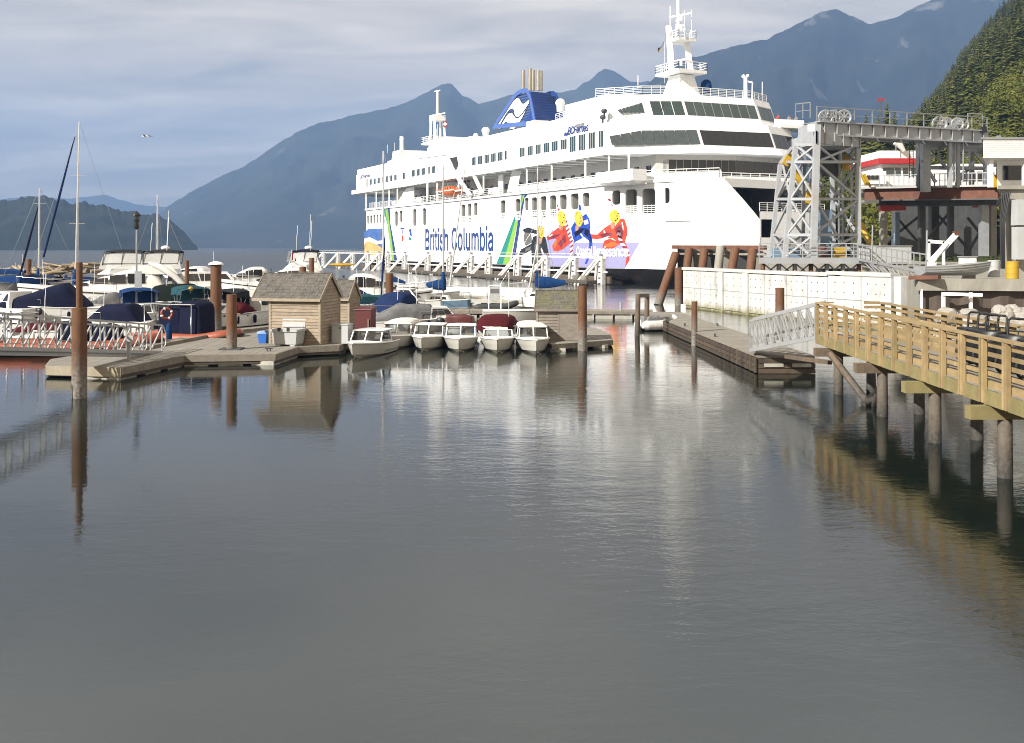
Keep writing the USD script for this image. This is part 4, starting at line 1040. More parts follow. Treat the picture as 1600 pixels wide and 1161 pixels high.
# panels, rubbing strake, hatch outlines
rb = MB()
rb.bar(wall_frame(2)[0] + UPZ * 8.25, wall_frame(2)[0] + wall_frame(2)[1] * 3.2 + UPZ * 8.25, .3, .3)
rb.bar(wall_frame(2)[0] + wall_frame(2)[1] * 3.2 + UPZ * 8.3, wall_frame(3)[0] + wall_frame(3)[1] * wall_frame(3)[2] + UPZ * 8.3, .08, .1)
rb.build('rubbing_strake', 'ship_white', ferry)
for px0, py0, px1, py1 in ((1060, 293, 1091, 325), (927.5, 299, 950, 331), (1204, 0, 1204, 0)):
    if px1 - px0 < 1:
        continue
    i = wall_seg((px0 + px1) / 2 - 1)
    g = shapely.Polygon([wall_hit(x, y, i) for x, y in ((px0, py1), (px1, py1), (px1, py0), (px0, py0))]).buffer(-.15).buffer(.15)
    p, X, L = wall_frame(i)
    MB().plate(g, p, X, UPZ, .03).build('hull_panel', 'siding_white', ferry)
# deep jambs on the far side of every opening
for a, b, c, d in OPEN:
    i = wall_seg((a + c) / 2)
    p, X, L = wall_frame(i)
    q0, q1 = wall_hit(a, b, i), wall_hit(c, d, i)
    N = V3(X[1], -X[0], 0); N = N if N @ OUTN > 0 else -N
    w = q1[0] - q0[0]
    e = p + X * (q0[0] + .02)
    MB().bar(e - N * .25 + UPZ * (q0[1] + q1[1]) / 2, e - N * (.25 + w * .85) + UPZ * (q0[1] + q1[1]) / 2, .05, q0[1] - q1[1] + .1).build('window_jamb', 'ship_shade_grey', ferry)
# grilles in the lower part of the tall openings
for a, b, c, d in OPEN:
    if (d - b) > 27 and a > 700:
        i = wall_seg((a + c) / 2)
        g0, g1 = wall_hit(a, d, i), wall_hit(c, d, i)
        p, X, L = wall_frame(i)
        m = MB()
        for k in range(5):
            z = (g0[1] + g1[1]) / 2 + .12 + .26 * k
            m.bar(p + X * (g0[0] + .05) + UPZ * z - OUTN * .15, p + X * (g1[0] - .05) + UPZ * z - OUTN * .15, .05, .1)
        for k in range(4):
            u = g0[0] + .1 + (g1[0] - g0[0] - .2) * k / 3
            m.bar(p + X * u + UPZ * (g0[1] + .05) - OUTN * .15, p + X * u + UPZ * (g0[1] + 1.25) - OUTN * .15, .06, .06)
        m.build('opening_rail', 'white_paint', ferry)
# rail at the open bow of the upper car deck
rail_run([end_l + UPZ * 9.3, end_r + UPZ * 9.3], 1.1, 1.2, bars=3)
ORG[0] = np.zeros(3)

# ------------------------------------------------------------------ docks, floats, piles
def frame(p, q):
    X = unit((np.asarray(q, float) - p) * V3(1, 1, 0)); return X, V3(-X[1], X[0], 0)

def planks(poly, along, z, thick, wide, gap, mat, parent, name='plank', single=True, z_jitter=0.004, seed=0):
    """Boards of a deck, laid at right angles to ALONG, cut to the outline POLY."""
    rg = random.Random(seed)
    g = shapely.Polygon([tuple(p[:2]) for p in poly])
    X = unit(along); Y = V3(-X[1], X[0], 0)
    o = V3(*poly[0][:2], 0)
    uv = [((V3(*p[:2], 0) - o) @ X, (V3(*p[:2], 0) - o) @ Y) for p in poly]
    gg = shapely.Polygon(uv)
    u0, v0, u1, v1 = gg.bounds
    m = MB(); n = 0; u = u0
    while u < u1:
        c = gg.intersection(shapely.box(u + gap / 2, v0 - 1, min(u + wide - gap / 2, u1), v1 + 1))
        if not c.is_empty and c.area > 0.004:
            b = MB() if single else m
            b.plate(c, o + UPZ * (z - thick + rg.uniform(-1, 1) * z_jitter), X, Y, thick)
            if single:
                b.build(name, mat, parent)
            n += 1
        u += wide
    if not single:
        tag(m.build(name, mat, parent), kind='stuff')
    return n

def prism(poly, z0, z1):
    m = MB(); n = len(poly)
    b, t = [V3(*p[:2], z0) for p in poly], [V3(*p[:2], z1) for p in poly]
    if sum(b[i][0] * b[(i + 1) % n][1] - b[(i + 1) % n][0] * b[i][1] for i in range(n)) < 0:
        b, t = b[::-1], t[::-1]
    g = shapely.Polygon([tuple(p[:2]) for p in b])
    m.plate(g, V3(0, 0, z0), V3(1, 0, 0), V3(0, 1, 0), z1 - z0)
    return m

LD = [on(72, 571, .45), on(190, 574, .45), on(288, 555, .45), on(431, 553, .45), on(466, 542, .45), on(530, 539, .45), on(586, 517, .45), on(540, 500, .45), on(425, 508, .45), on(318, 519, .45), on(215, 541, .45), on(80, 561, .45)]
dk = thing('floating_dock', 'grey plank floating dock on the left carrying the wooden huts', 'dock', LD[3] * V3(1, 1, 0))
ORG[0] = LD[3] * V3(1, 1, 0)
planks(LD, V3(1, 0.05, 0), .45, .05, .30, .012, 'wood_deck', dk, single=False)
def skirt(pts, z0, z1, mat, parent, name='fascia_board', off=0.0, thick=0.07, seglen=3.2):
    for p, q in zip(pts, pts[1:]):
        L = np.linalg.norm((q - p)[:2]); n = max(1, round(L / seglen)); X, Y = frame(p, q)
        for k in range(n):
            a, b = p + (q - p) * (k / n) + X * .006, p + (q - p) * ((k + 1) / n) - X * .006
            MB().bar(V3(*a[:2], (z0 + z1) / 2) - Y * off, V3(*b[:2], (z0 + z1) / 2) - Y * off, thick, z1 - z0).build(name, mat, parent)
skirt(LD[:2], .10, .44, 'wood_pale', dk)
skirt([LD[11], LD[0]], .10, .44, 'wood_pale', dk)
skirt(LD[1:6], .18, .44, 'wood_grey', dk)
skirt(LD[5:7], .16, .44, 'wood_grey', dk)
inner = prism([p * .994 + ORG[0] * .006 for p in LD], 0.06, .395); inner.build('dock_frame', 'wood_wet', dk)
fm = []
for t in (0.12, .5, .86):
    for a, b in ((1, 2), (2, 3), (3, 4), (5, 6)):
        p = LD[a] + (LD[b] - LD[a]) * t; X, Y = frame(LD[a], LD[b])
        MB().box(V3(p[0], p[1], 0.02) + Y * .45, (0.95, .8, .30), ax=(X, Y, UPZ)).build('float', 'float_white', dk)
MB().box(V3(*(LD[0] * .35 + LD[1] * .65)[:2], 0.03) + V3(0, .3, 0), (1.4, .5, .26)).build('float', 'float_white', dk)
MB().bar(on(222, 545, .52), on(330, 524, .52), .16, .14).bar(on(330, 524, .52), on(420, 512, .52), .16, .14).build('edge_rail', 'wood_grey', dk)
def cleat(p, parent, X=V3(1, 0, 0)):
    MB().bar(p + UPZ * .12 - X * .16, p + UPZ * .12 + X * .16, .05, .05).box(p + UPZ * .06 - X * .06, (.05, .05, .12)).box(p + UPZ * .06 + X * .06, (.05, .05, .12)).build('mooring_cleat', 'dark_steel', parent)
cleat(on(420, 549, .45), dk); cleat(on(257, 539, .45), dk); cleat(on(503, 536, .45), dk)
ORG[0] = np.zeros(3)

def pile(px, ytop, ybase, zbase, wpx, mat, label, cat='pile', name='mooring_pile', group=None, cap=None, d=None, upper=None, collar=False, n=14, lean=0.0):
    d = d or depth(ybase, zbase)
    b, t = at(px, ybase, d), at(px + lean, ytop, d)
    if d and zbase == 0.0:
        b[2] = -1.0
    r = wpx * d / FPX / 2
    o = thing(name, label, cat, b * V3(1, 1, 0), group=group)
    ORG[0] = b * V3(1, 1, 0)
    if upper:
        ym, w2 = upper
        m_ = at(px, ym, d)
        MB().tube([b, m_], r, n).build('pile_shaft', mat, o)
        MB().tube([m_, t + (0)], w2 * d / FPX / 2, n).build('upper_post', mat, o)
    else:
        MB().tube([b, b * .5 + t * .5, t], [r * 1.03, r, r * .97], n).build('pile_shaft', mat, o)
    if cap:
        MB().lathe(t, [(r * 1.35, -.02), (r * 1.35, .03), (r * .9, .12), (0, .17)], n).build('pile_cap', cap, o)
    if collar:
        X = V3(1, 0, 0)
        MB().box(V3(b[0], b[1], zbase + .03), (r * 4.2, r * 3.4, .06)).build('pile_collar', 'dark_steel', o)
    ORG[0] = np.zeros(3)
    return o
pile(124, 410, 621, 0.0, 23, 'rust_pile', 'tall rusty steel pile with thick lower half in front of the left gangway', upper=(481, 10))
pile(362, 460, 546, .45, 16, 'rust_pile', 'short rusty pile standing through the left dock, nearest the grey tote', collar=True)
pile(337.5, 413, 520, 0.0, 17, 'rust_pile', d=52, label= 'rusty pile with a white cap at the back edge of the left dock', cap='white_paint')
pile(292, 407, 466, 0.0, 6.5, 'rust_pile_brown', 'thin brown pile just right of the big white yacht', d=72)
pile(473, 417, 470, 0.0, 11, 'rust_pile_brown', 'low rusty pile stub just above the roof ridge of the large hut', d=62)
pile(487, 403, 470, 0.0, 8, 'rust_pile_brown', 'rusty pile beside the low stub above the large hut roof', d=62)
pile(608.5, 427, 480, 0.0, 13, 'rust_pile', 'rusty pile with a blue rag in front of the white cabin cruiser', d=64)
pile(910, 447, 548, 0.0, 14.5, 'rust_pile', 'rusty pile at the right corner of the dark wooden hut', n=16)
pile(1085, 471, 540, 0.0, 9.5, 'rust_pile', 'slim rusty pile beside the long right float', n=12)
pile(1218.5, 450, 520, 0.0, 14, 'rust_pile', 'rusty pile in front of the concrete wall, behind the grey gangway', d=56)
pile(45, 405, 445, 0.0, 8, 'rust_pile_brown', 'distant rusty pile by the driftwood breakwater', d=92)
# pair of leaning wooden posts with a cross beam by the long float
for px, tp, bt, ln_ in ((995, 461, 541, 2), (1010, 462, 520, 1)):
    pile(px, tp, bt, 0.0, 8, 'wood_pile', ['nearer grey wooden post of the pair at the end of the long float', 'farther wooden post of the pair at the end of the long float'][px > 1000], d=52 if px < 1000 else 55, lean=ln_, name='wooden_post', cat='post')
b = MB().bar(at(996, 462, 52.2), at(1012, 462, 55), .2, .2).build('cross_beam', 'wood_pile'); tag(b, 'weathered timber beam lying across the pair of wooden posts', 'beam')
# lamp post with a notice board
ORG[0] = at(213, 470, 58) * V3(1, 1, 0)
lp = thing('lamp_post', 'grey lamp post with a black lantern above the left marina', 'lamp post', ORG[0])
L0 = at(213, 470, 58); L1 = at(213.5, 356, 58)
MB().tube([L0 * V3(1, 1, 0), L1], [.075, .05], 8).build('pole', 'galvanised', lp)
MB().lathe(L1, [(.07, -.1), (.16, 0), (.12, .3), (.17, .45), (.17, .5)], 10).build('lantern_base', 'black_metal', lp)
MB().lathe(L1 + UPZ * .5, [(.17, 0), (.2, .22)], 8).build('lantern_glass', 'grey_glass', lp)
MB().lathe(L1 + UPZ * .72, [(.22, 0), (.3, .03), (.16, .16), (.08, .22), (.02, .3), (0, .3)], 8).build('lantern_roof', 'black_metal', lp)
s0 = at(216, 440, 57.8)
MB().box(s0, (.42, .04, 1.25)).build('notice_board', 'galvanised', lp)
ORG[0] = np.zeros(3)

# ------------------------------------------------------------------ wooden huts
def hut(name, label, corner, rz, w, dp, hw, hr, ovl, ovr, n, siding, roof, trim, z0, door=None, board_v=False, seed=0, eave=.18):
    """corner: front right corner on the deck; x runs left to right along the front, y goes back."""
    o = thing(name, label, 'hut', V3(corner[0], corner[1], z0), rz)
    rg = random.Random(seed)
    MB().box((-w / 2, dp / 2, hw / 2), (w - .06, dp - .06, hw)).build('wall_core', siding, o)
    MB().polys([V3(-.03, .03, hw), V3(-.03, dp - .03, hw), V3(-.03, dp / 2, hr - .1), V3(-w + .03, .03, hw), V3(-w + .03, dp - .03, hw), V3(-w + .03, dp / 2, hr - .1)], [(0, 1, 2), (4, 3, 5), (0, 2, 5, 3), (2, 1, 4, 5)]).build('gable_core', siding, o)
    h = hw / n
    if not board_v:
        for k in range(n):
            t = rg.uniform(0, .006)
            MB().hexa([V3(-w, -.035 - t, k * h + .004), V3(0, -.035 - t, k * h + .004), V3(0, .0, k * h + .004), V3(-w, .0, k * h + .004)], [V3(-w, -.012 - t, (k + 1) * h - .008), V3(0, -.012 - t, (k + 1) * h - .008), V3(0, .0, (k + 1) * h - .008), V3(-w, .0, (k + 1) * h - .008)]).build('siding_board', siding, o)
        k = 0
        while (k + 1) * h < hr - .08:
            z0_, z1_ = k * h + .004, (k + 1) * h - .008
            tl = max(0, (z1_ - hw) / (hr - hw)) * dp / 2
            MB().hexa([V3(0, tl, z0_), V3(.035, tl, z0_), V3(.035, dp - tl, z0_), V3(0, dp - tl, z0_)], [V3(0, tl, z1_), V3(.012, tl, z1_), V3(.012, dp - tl, z1_), V3(0, dp - tl, z1_)]).build('siding_board', siding, o)
            k += 1
    else:
        nb = int(w / .165)
        for k in range(nb):
            MB().box((-w + (k + .5) * w / nb, -.012, hw / 2), (w / nb - .012, .024 + rg.uniform(0, .006), hw)).build('siding_board', siding, o)
        nb = int(dp / .165)
        for k in range(nb):
            MB().box((.012, (k + .5) * dp / nb, hw / 2 + .1), (.024, dp / nb - .012, hw + .2)).build('siding_board', siding, o)
    for x, y in ((-w, -.0), (0.0, -.0), (0, dp)):
        MB().box((x, y, hw / 2), (.1, .1, hw)).build('corner_post', trim, o)
    # roof: two slopes of shingle courses
    xl, xr = -w - ovl, ovr
    slope = (hr - hw) / (dp / 2)
    for side_, nm in ((-1, 'front'), (1, 'back')):
        m = MB(); nc = 9
        yb, yt = (-eave, dp / 2) if side_ < 0 else (dp + eave, dp / 2)
        zb = hw - slope * eave + .05
        for k in range(nc):
            f0, f1 = k / nc, min(1.0, (k + 1.35) / nc)
            y0, y1 = yb + (yt - yb) * f0, yb + (yt - yb) * f1
            z0_, z1_ = zb + (hr + .03 - zb) * f0, zb + (hr + .03 - zb) * f1
            x = xl - rg.uniform(0, .1)
            while x < xr:
                wd = rg.uniform(.11, .19); a, b_ = max(x, xl), min(x + wd - .008, xr); x += wd
                if b_ - a < .03:
                    continue
                e = rg.uniform(.022, .042); j = rg.uniform(-.02, .015) * (yt - yb) / abs(yt - yb)
                bt = [V3(a, y0 - j, z0_), V3(b_, y0 - j, z0_), V3(b_, y1, z1_ - .012), V3(a, y1, z1_ - .012)]
                tp = [p + V3(0, 0, e) for p in bt[:2]] + [p + V3(0, 0, .012) for p in bt[2:]]
                if side_ > 0:
                    bt = [bt[1], bt[0], bt[3], bt[2]]; tp = [tp[1], tp[0], tp[3], tp[2]]
                m.hexa(bt, tp)
        p = m.build('roof', roof, o); tag(p, kind='stuff')
    MB().polys([V3(xl, -eave, hw - slope * eave), V3(xr, -eave, hw - slope * eave), V3(xr, dp / 2, hr), V3(xl, dp / 2, hr), V3(xl, dp + eave, hw - slope * eave), V3(xr, dp + eave, hw - slope * eave)], [(0, 3, 2, 1), (3, 4, 5, 2), (0, 1, 2, 3), (3, 2, 5, 4)]).build('roof_boarding', trim, o)
    MB().bar((xl, -eave - .012, hw - slope * eave + .0), (xr, -eave - .012, hw - slope * eave + .0), .025, .13).build('eave_board', trim, o)
    for x in (xr + .012, xl - .012):
        MB().bar((x, -eave, hw - slope * eave), (x, dp / 2, hr), .026, .14).build('barge_board', trim, o)
        MB().bar((x, dp + eave, hw - slope * eave), (x, dp / 2, hr), .026, .14).build('barge_board', trim, o)
    MB().bar((xl, dp / 2, hr + .07), (xr, dp / 2, hr + .07), .14, .03).build('ridge_cap', roof, o)
    if door:
        x0, x1, zz = door
        MB().box(((x0 + x1) / 2, -.045, zz / 2 + .04), (x1 - x0, .03, zz)).build('door', siding, o)
        for x in (x0, x1):
            MB().box((x, -.05, zz / 2 + .05), (.05, .04, zz + .1)).build('door_frame', trim, o)
    return o
cH = on(499.8, 539, .45)
hut('wooden_hut', 'largest wooden hut with horizontal siding and grey shingle roof, grey tote at its front', cH, math.radians(-14), 2.42, 2.05, 2.16, 3.13, .82, .1, 15, 'wood_siding', 'shingle', 'wood_trim', .45, seed=1)
c2 = at(545, 520, 49.5)
hut('wooden_hut', 'small wooden hut just behind and right of the large hut', c2, math.radians(-14), 0.85, 1.3, 1.85, 2.62, .1, .08, 13, 'wood_siding', 'shingle', 'wood_trim', .45, seed=2)
c3 = on(906, 533, .35)
hut('wooden_hut', 'dark weathered hut with mossy roof and double doors beside the rusty pile', c3, math.radians(-6), 2.03, 1.25, 1.67, 2.35, .1, .16, 12, 'wood_siding_grey', 'shingle_moss', 'wood_siding_grey', .35, door=(-1.0, -.1, 1.5), seed=3, board_v=False)
# float under the dark hut
HD = [on(862, 538, .35), on(957, 531, .35), on(952, 521, .35), on(930, 512, .35), on(846, 512, .35), on(846, 530, .35)]
ORG[0] = HD[0] * V3(1, 1, 0)
hd = thing('hut_float', 'low timber float under the dark weathered hut', 'float', ORG[0])
planks(HD, V3(1, 0.1, 0), .35, .05, .2, .01, 'wood_deck', hd, single=False)
prism([p * .996 + ORG[0] * .004 for p in HD], .12, .30).build('dock_frame', 'wood_wet', hd)
skirt(HD[:3] + [HD[2]][:0], .10, .34, 'wood_grey', hd)
for t in (.1, .45, .8):
    p = HD[0] + (HD[1] - HD[0]) * t
    MB().box(V3(p[0], p[1] + .35, 0.0), (.7, .7, .28)).build('float', 'float_white', hd)
ORG[0] = np.zeros(3)

# ------------------------------------------------------------------ boxes on the dock
def taper_box(m, c, s0, s1, h, z0=0.0):
    a, b = V3(*c, 0), None
    k = [(-1, -1), (1, -1), (1, 1), (-1, 1)]
    return m.hexa([a + V3(i * s0[0] / 2, j * s0[1] / 2, z0) for i, j in k], [a + V3(i * s1[0] / 2, j * s1[1] / 2, z0 + h) for i, j in k])
t0 = on(445, 541, .45)
tote = thing('insulated_tote', 'open grey plastic tote with its lid raised against the large hut', 'tote', V3(t0[0], t0[1], .45), math.radians(-14))
m = MB(); taper_box(m, (0, .35), (1.05, .75), (1.2, .85), .58, .08)
for x in (-.35, .35):
    m.box((x, .35, .04), (.22, .7, .08))
m.build('tub', 'tote_grey', tote)
m = MB().box((0, -.09, .69), (1.26, .06, .1)).box((0, .79, .69), (1.26, .06, .1)).box((-.62, .35, .69), (.06, .9, .1)).box((.62, .35, .69), (.06, .9, .1))
m.build('rim', 'tote_grey', tote)
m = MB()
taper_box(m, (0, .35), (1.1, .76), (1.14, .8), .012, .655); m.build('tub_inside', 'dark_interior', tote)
MB().hexa([V3(-.55, .82, .78), V3(.57, .82, .78), V3(.57, .9, .78), V3(-.55, .9, .78)], [V3(-.55, .9, 1.55), V3(.57, .9, 1.55), V3(.57, .98, 1.55), V3(-.55, .98, 1.55)]).box((0, .86, .8), (1.0, .12, .06)).build('lid', 'tote_grey', tote)
for x in (-.22, .22):
    MB().box((x, -.115, .74), (.14, .03, .16)).build('latch', 'black_plastic', tote)
b0 = on(412, 536, .45)
bn = thing('recycling_bin', 'small blue plastic bin left of the grey tote', 'bin', V3(b0[0], b0[1], .45), math.radians(-10))
m = MB(); taper_box(m, (0, 0), (.32, .3), (.42, .38), .42); m.build('bin_body', 'bin_blue', bn)
MB().hexa([V3(-.25, -.22, .42), V3(.24, -.22, .42), V3(.24, .22, .42), V3(-.25, .22, .42)], [V3(-.22, -.18, .52), V3(.1, -.18, .58), V3(.1, .18, .58), V3(-.22, .18, .52)]).build('bin_lid', 'bin_blue', bn)
w0 = on(533, 537, .45)
wb = thing('storage_locker', 'pale grey upright locker right of the large hut', 'locker', V3(w0[0], w0[1] + .3, .45), math.radians(-14))
MB().box((0, 0, .42), (.78, .55, .84)).build('locker_body', 'tote_grey', wb); MB().box((0, -.01, .87), (.84, .6, .05)).build('locker_lid', 'tote_grey', wb); MB().box((0, -.285, .7), (.12, .02, .04)).build('handle', 'dark_steel', wb)
r0 = at(571, 521, 49.0)
rb_ = thing('storage_box', 'dark red storage box behind the pale locker', 'storage box', V3(r0[0], r0[1], .45), math.radians(-10))
MB().box((0, 0, .58), (.85, .8, 1.16)).build('box_body', 'box_red', rb_); MB().hexa([V3(-.46, -.44, 1.16), V3(.46, -.44, 1.16), V3(.46, .44, 1.16), V3(-.46, .44, 1.16)], [V3(-.44, -.42, 1.2), V3(.44, -.42, 1.2), V3(.44, .42, 1.3), V3(-.44, .42, 1.3)]).build('box_lid', 'box_red', rb_); MB().box((.3, -.44, .35), (.06, .06, .7)).build('post', 'wood_grey', rb_)

# ------------------------------------------------------------------ gangways
def gangway(name, label, p, q, w, h, n, mat, deck_mat, side_dir, chord=.07, foot=True):
    """Truss-sided aluminium gangway from p to q (deck level, near side); w wide towards SIDE_DIR."""
    base = np.asarray(q, float) * V3(1, 1, 0)
    o = thing(name, label, 'gangway', base); ORG[0] = base
    S = unit(side_dir) * w
    for off in (V3(0, 0, 0), S):
        a, b = p + off, q + off
        MB().bar(a, b, chord, .13).build('bottom_chord', mat, o)
        MB().bar(a + UPZ * h, b + UPZ * h, chord, chord).build('top_chord', mat, o)
        MB().bar(a + UPZ * h * .3, b + UPZ * h * .3, chord * .3, chord * .3).build('mid_rail', mat, o)
        for k in range(n + 1):
            c = a + (b - a) * k / n
            MB().bar(c, c + UPZ * h, chord * .8, chord * .8).build('upright', mat, o)
            if k < n:
                e = a + (b - a) * (k + 1) / n
                MB().bar(c + UPZ * .05, e + UPZ * (h - .05), chord * .7, chord * .7, up=V3(0, 0, 1)).build('brace', mat, o)
        if foot:
            X = unit(b - a)
            MB().tube([b + UPZ * h, b + X * .12 + UPZ * (h - .05), b + X * .3 + UPZ * h * .7, b + X * .28 + UPZ * h * .3, b + UPZ * .08], .025, 6).build('end_loop', mat, o)
    X = unit((q - p)); 
    MB().hexa([p - UPZ * .06, q - UPZ * .06, q + S - UPZ * .06, p + S - UPZ * .06], [p - UPZ * .01, q - UPZ * .01, q + S - UPZ * .01, p + S - UPZ * .01]).build('walkway', deck_mat, o)
    ORG[0] = np.zeros(3)
    return o
gq, gp = at(223, 556, 38.6), at(-12, 552, 30.5)
gangway('aluminium_gangway', 'silver truss gangway coming down to the left dock behind the tall pile', gp + (gp - gq) * .3, gq, 1.3, 1.13, 13, 'aluminium', 'aluminium', V3(.25, 1, 0))
gangway('aluminium_gangway', 'grey truss gangway from the yellow boardwalk down to the long right float', at(1288, 525, 33.0), at(1172, 542, 36.6) * V3(1, 1, 0) + UPZ * .86, 1.35, 1.12, 9, 'aluminium', 'aluminium', V3(.35, 1, 0), foot=False)
ORG[0] = at(201, 575, 36.5) * V3(1, 1, 0)
po = thing('power_post', 'thin grey service post at the foot of the left gangway', 'post', ORG[0])
MB().box(at(201, 558, 36.5), (.12, .12, 1.3)).build('post_shaft', 'galvanised', po); MB().box(at(204, 529, 36.4), (.24, .14, .22)).build('meter_box', 'tote_grey', po)
ORG[0] = np.zeros(3)

# ------------------------------------------------------------------ long float on the right
RD = [at(1185, 558, 36.4), at(1273, 556, 36.4), at(1117, 508, 51), at(1072, 492, 59), at(1014, 490, 60.5)]
RD = [p * V3(1, 1, 0) for p in RD]
RD = [V3(9.34, 36.4, 0), V3(11.48, 36.4, 0), V3(10.9, 52, 0), V3(10.6, 61, 0), V3(8.5, 61, 0)]
ORG[0] = RD[0].copy()
rd = thing('floating_dock', 'long narrow plank float on the right running towards the ferry', 'dock', ORG[0])
planks(RD, V3(.03, 1, 0), .68, .05, .19, .012, 'wood_deck', rd, single=True, seed=4)
def log_wall(p, q, z0, z1, rows, parent, out):
    X, Y = frame(p, q)
    for k in range(rows):
        z = z0 + (z1 - z0) * (k + .5) / rows
        MB().bar(V3(*p[:2], z) + Y * out, V3(*q[:2], z) + Y * out, .14, (z1 - z0) / rows - .03).build('waling', 'wood_wet', parent)
log_wall(RD[0], RD[1], .0, .60, 3, rd, -.02)
log_wall(RD[4], RD[0], .02, .58, 3, rd, -.02)
for k in range(22):
    t = k / 21; p = RD[0] + (V3(9.0, 50, 0) - RD[0]) * t
    MB().box(V3(p[0] - .12, p[1], .32), (.06, .16, .56)).build('float_post', 'wood_wet', rd)
for x in (9.9, 10.95):
    MB().box(V3(x, 36.33, .33), (.72, .12, .13)).build('float', 'float_white', rd)
prism([p * 1 for p in RD], .05, .62).build('dock_frame', 'wood_wet', rd)
skirt([RD[4], RD[0]], .60, .67, 'wood_grey', rd, 'edge_board'); skirt(RD[:2], .60, .67, 'wood_grey', rd, 'edge_board')
for x, y in ((9.3, 44), (9.0, 50), (10.9, 44), (10.7, 50), (9.6, 38), (10.7, 56)):
    cleat(V3(x, y, .68), rd, V3(0, 1, 0))
MB().box(V3(10.75, 60.3, .95), (.25, .25, .5)).build('service_box', 'white_paint', rd)
ORG[0] = np.zeros(3)
# cross float behind the small boats
CF = [at(628, 486, 65) * V3(1, 1, 0), at(1020, 487, 64) * V3(1, 1, 0), at(1020, 487, 66.2) * V3(1, 1, 0), at(628, 486, 67.2) * V3(1, 1, 0)]
ORG[0] = CF[0].copy()
cf = thing('cross_float', 'narrow plank float across the marina below the white berth frames', 'float', CF[0])
planks(CF, V3(1, 0, 0), .5, .05, .3, .012, 'wood_grey', cf, single=False)
skirt(CF[:2], .3, .5, 'wood_grey', cf); prism(CF, .28, .44).build('dock_frame', 'wood_wet', cf)
for k in range(13):
    p = CF[0] + (CF[1] - CF[0]) * (k + .5) / 13
    MB().box(V3(p[0], p[1] + .7, .06), (1.1, 1.4, .32)).build('float', 'float_white', cf)
ORG[0] = np.zeros(3)
for px in (970, 877):
    pile(px, 472, 487, .5, 4, 'aluminium', ['short grey bollard on the cross float right of the dark hut', 'short grey bollard on the cross float behind the dark hut'][px < 900], name='bollard', cat='bollard', d=65)

# ------------------------------------------------------------------ boats
def hull_rows(L, B, fb, fs, n=13, rake=.45, flare=.35, stern=.86, keel=-.25, fine=1.9):
    """Stations from transom (x = 0) to stem (x = L): port gunwale, chine, keel, chine, gunwale. fb, fs: freeboard at bow and stern."""
    rows = []
    for k in range(n):
        t = k / (n - 1)
        wg = B / 2 * (stern + (1 - stern) * min(1, t * 2.2)) * (1 - max(0, (t - .42) / .58) ** fine)
        wg = max(wg, .012)
        wc = wg * (1 - flare * (.25 + .75 * max(0, t - .2)))
        zg = fs + (fb - fs) * t ** 1.6
        zc = .04 + (zg * .38) * max(0, t - .35) ** 1.5
        zk = keel * (1 - max(0, (t - .6) / .4) ** 2.2) + max(0, (t - .8) / .2) ** 2 * zg * .25
        x = L * t
        xg = x + rake * max(0, t - .5) * .6
        rows.append([V3(xg, wg, zg), V3(x + rake * .3 * max(0, t - .5), (wg + wc) / 2 + .02 * wg, (zg + zc) / 2), V3(x, wc, zc), V3(x - .1 * t, 0, zk), V3(x, -wc, zc), V3(x + rake * .3 * max(0, t - .5), -(wg + wc) / 2 - .02 * wg, (zg + zc) / 2), V3(xg, -wg, zg)])
    return rows

def hull_parts(o, L, B, fb, fs, mat, deck_mat='gelcoat', stripe=None, cockpit=(.08, .5), name='hull', deck=True, **kw):
    rows = hull_rows(L, B, fb, fs, **kw)
    m = MB()
    for i in range(6):
        m.loft([[r[i], r[i + 1]] for r in rows])
    r0 = rows[0]
    m.polys(r0, [(0, 1, 2, 3, 4, 5, 6)])
    m.build(name, mat, o)
    if deck:
        d = MB(); dr = []
        for r in rows:
            a, b = r[0], r[6]
            dr.append([a - UPZ * .02, a * .5 + b * .5 + UPZ * (.05 * abs(a[1]) / (B / 2)), b - UPZ * .02])
        d.loft([x[::-1] for x in dr])
        d.build('deck', deck_mat, o)
    g = MB()
    for s in (0, 6):
        g.tube([r[s] for r in rows], .028, 6)
    g.build('gunwale', stripe or mat, o)
    return rows

def cabin(o, x0, x1, w0, w1, z0, z1, s0, s1, mat, name='cabin', inset=.12, crown=.05):
    """Trapezoid cabin: slants s0 (rear) and s1 (front)."""
    b = [V3(x0, -w0 / 2, z0), V3(x1, -w1 / 2, z0), V3(x1, w1 / 2, z0), V3(x0, w0 / 2, z0)]
    t = [V3(x0 + s0, -w0 / 2 + inset, z1), V3(x1 - s1, -w1 / 2 + inset, z1), V3(x1 - s1, w1 / 2 - inset, z1), V3(x0 + s0, w0 / 2 - inset, z1)]
    m = MB().hexa(b, t)
    m.build(name, mat, o)
    return b, t

def quad_pane(o, q, f, mat='dark_glass', name='window', proud=.012):
    """A pane on the quad q (4 points), shrunk to the box f = (u0, v0, u1, v1)."""
    q = [np.asarray(p, float) for p in q]
    def P(u, v):
        return (q[0] * (1 - u) + q[1] * u) * (1 - v) + (q[3] * (1 - u) + q[2] * u) * v
    N = unit(np.cross(q[1] - q[0], q[3] - q[0]))
    p = [P(f[0], f[1]), P(f[2], f[1]), P(f[2], f[3]), P(f[0], f[3])]
    MB().polys([a + N * proud for a in p] + [a - N * .01 for a in p], [(0, 1, 2, 3), (1, 0, 4, 5), (2, 1, 5, 6), (3, 2, 6, 7), (0, 3, 7, 4)]).build(name, mat, o)

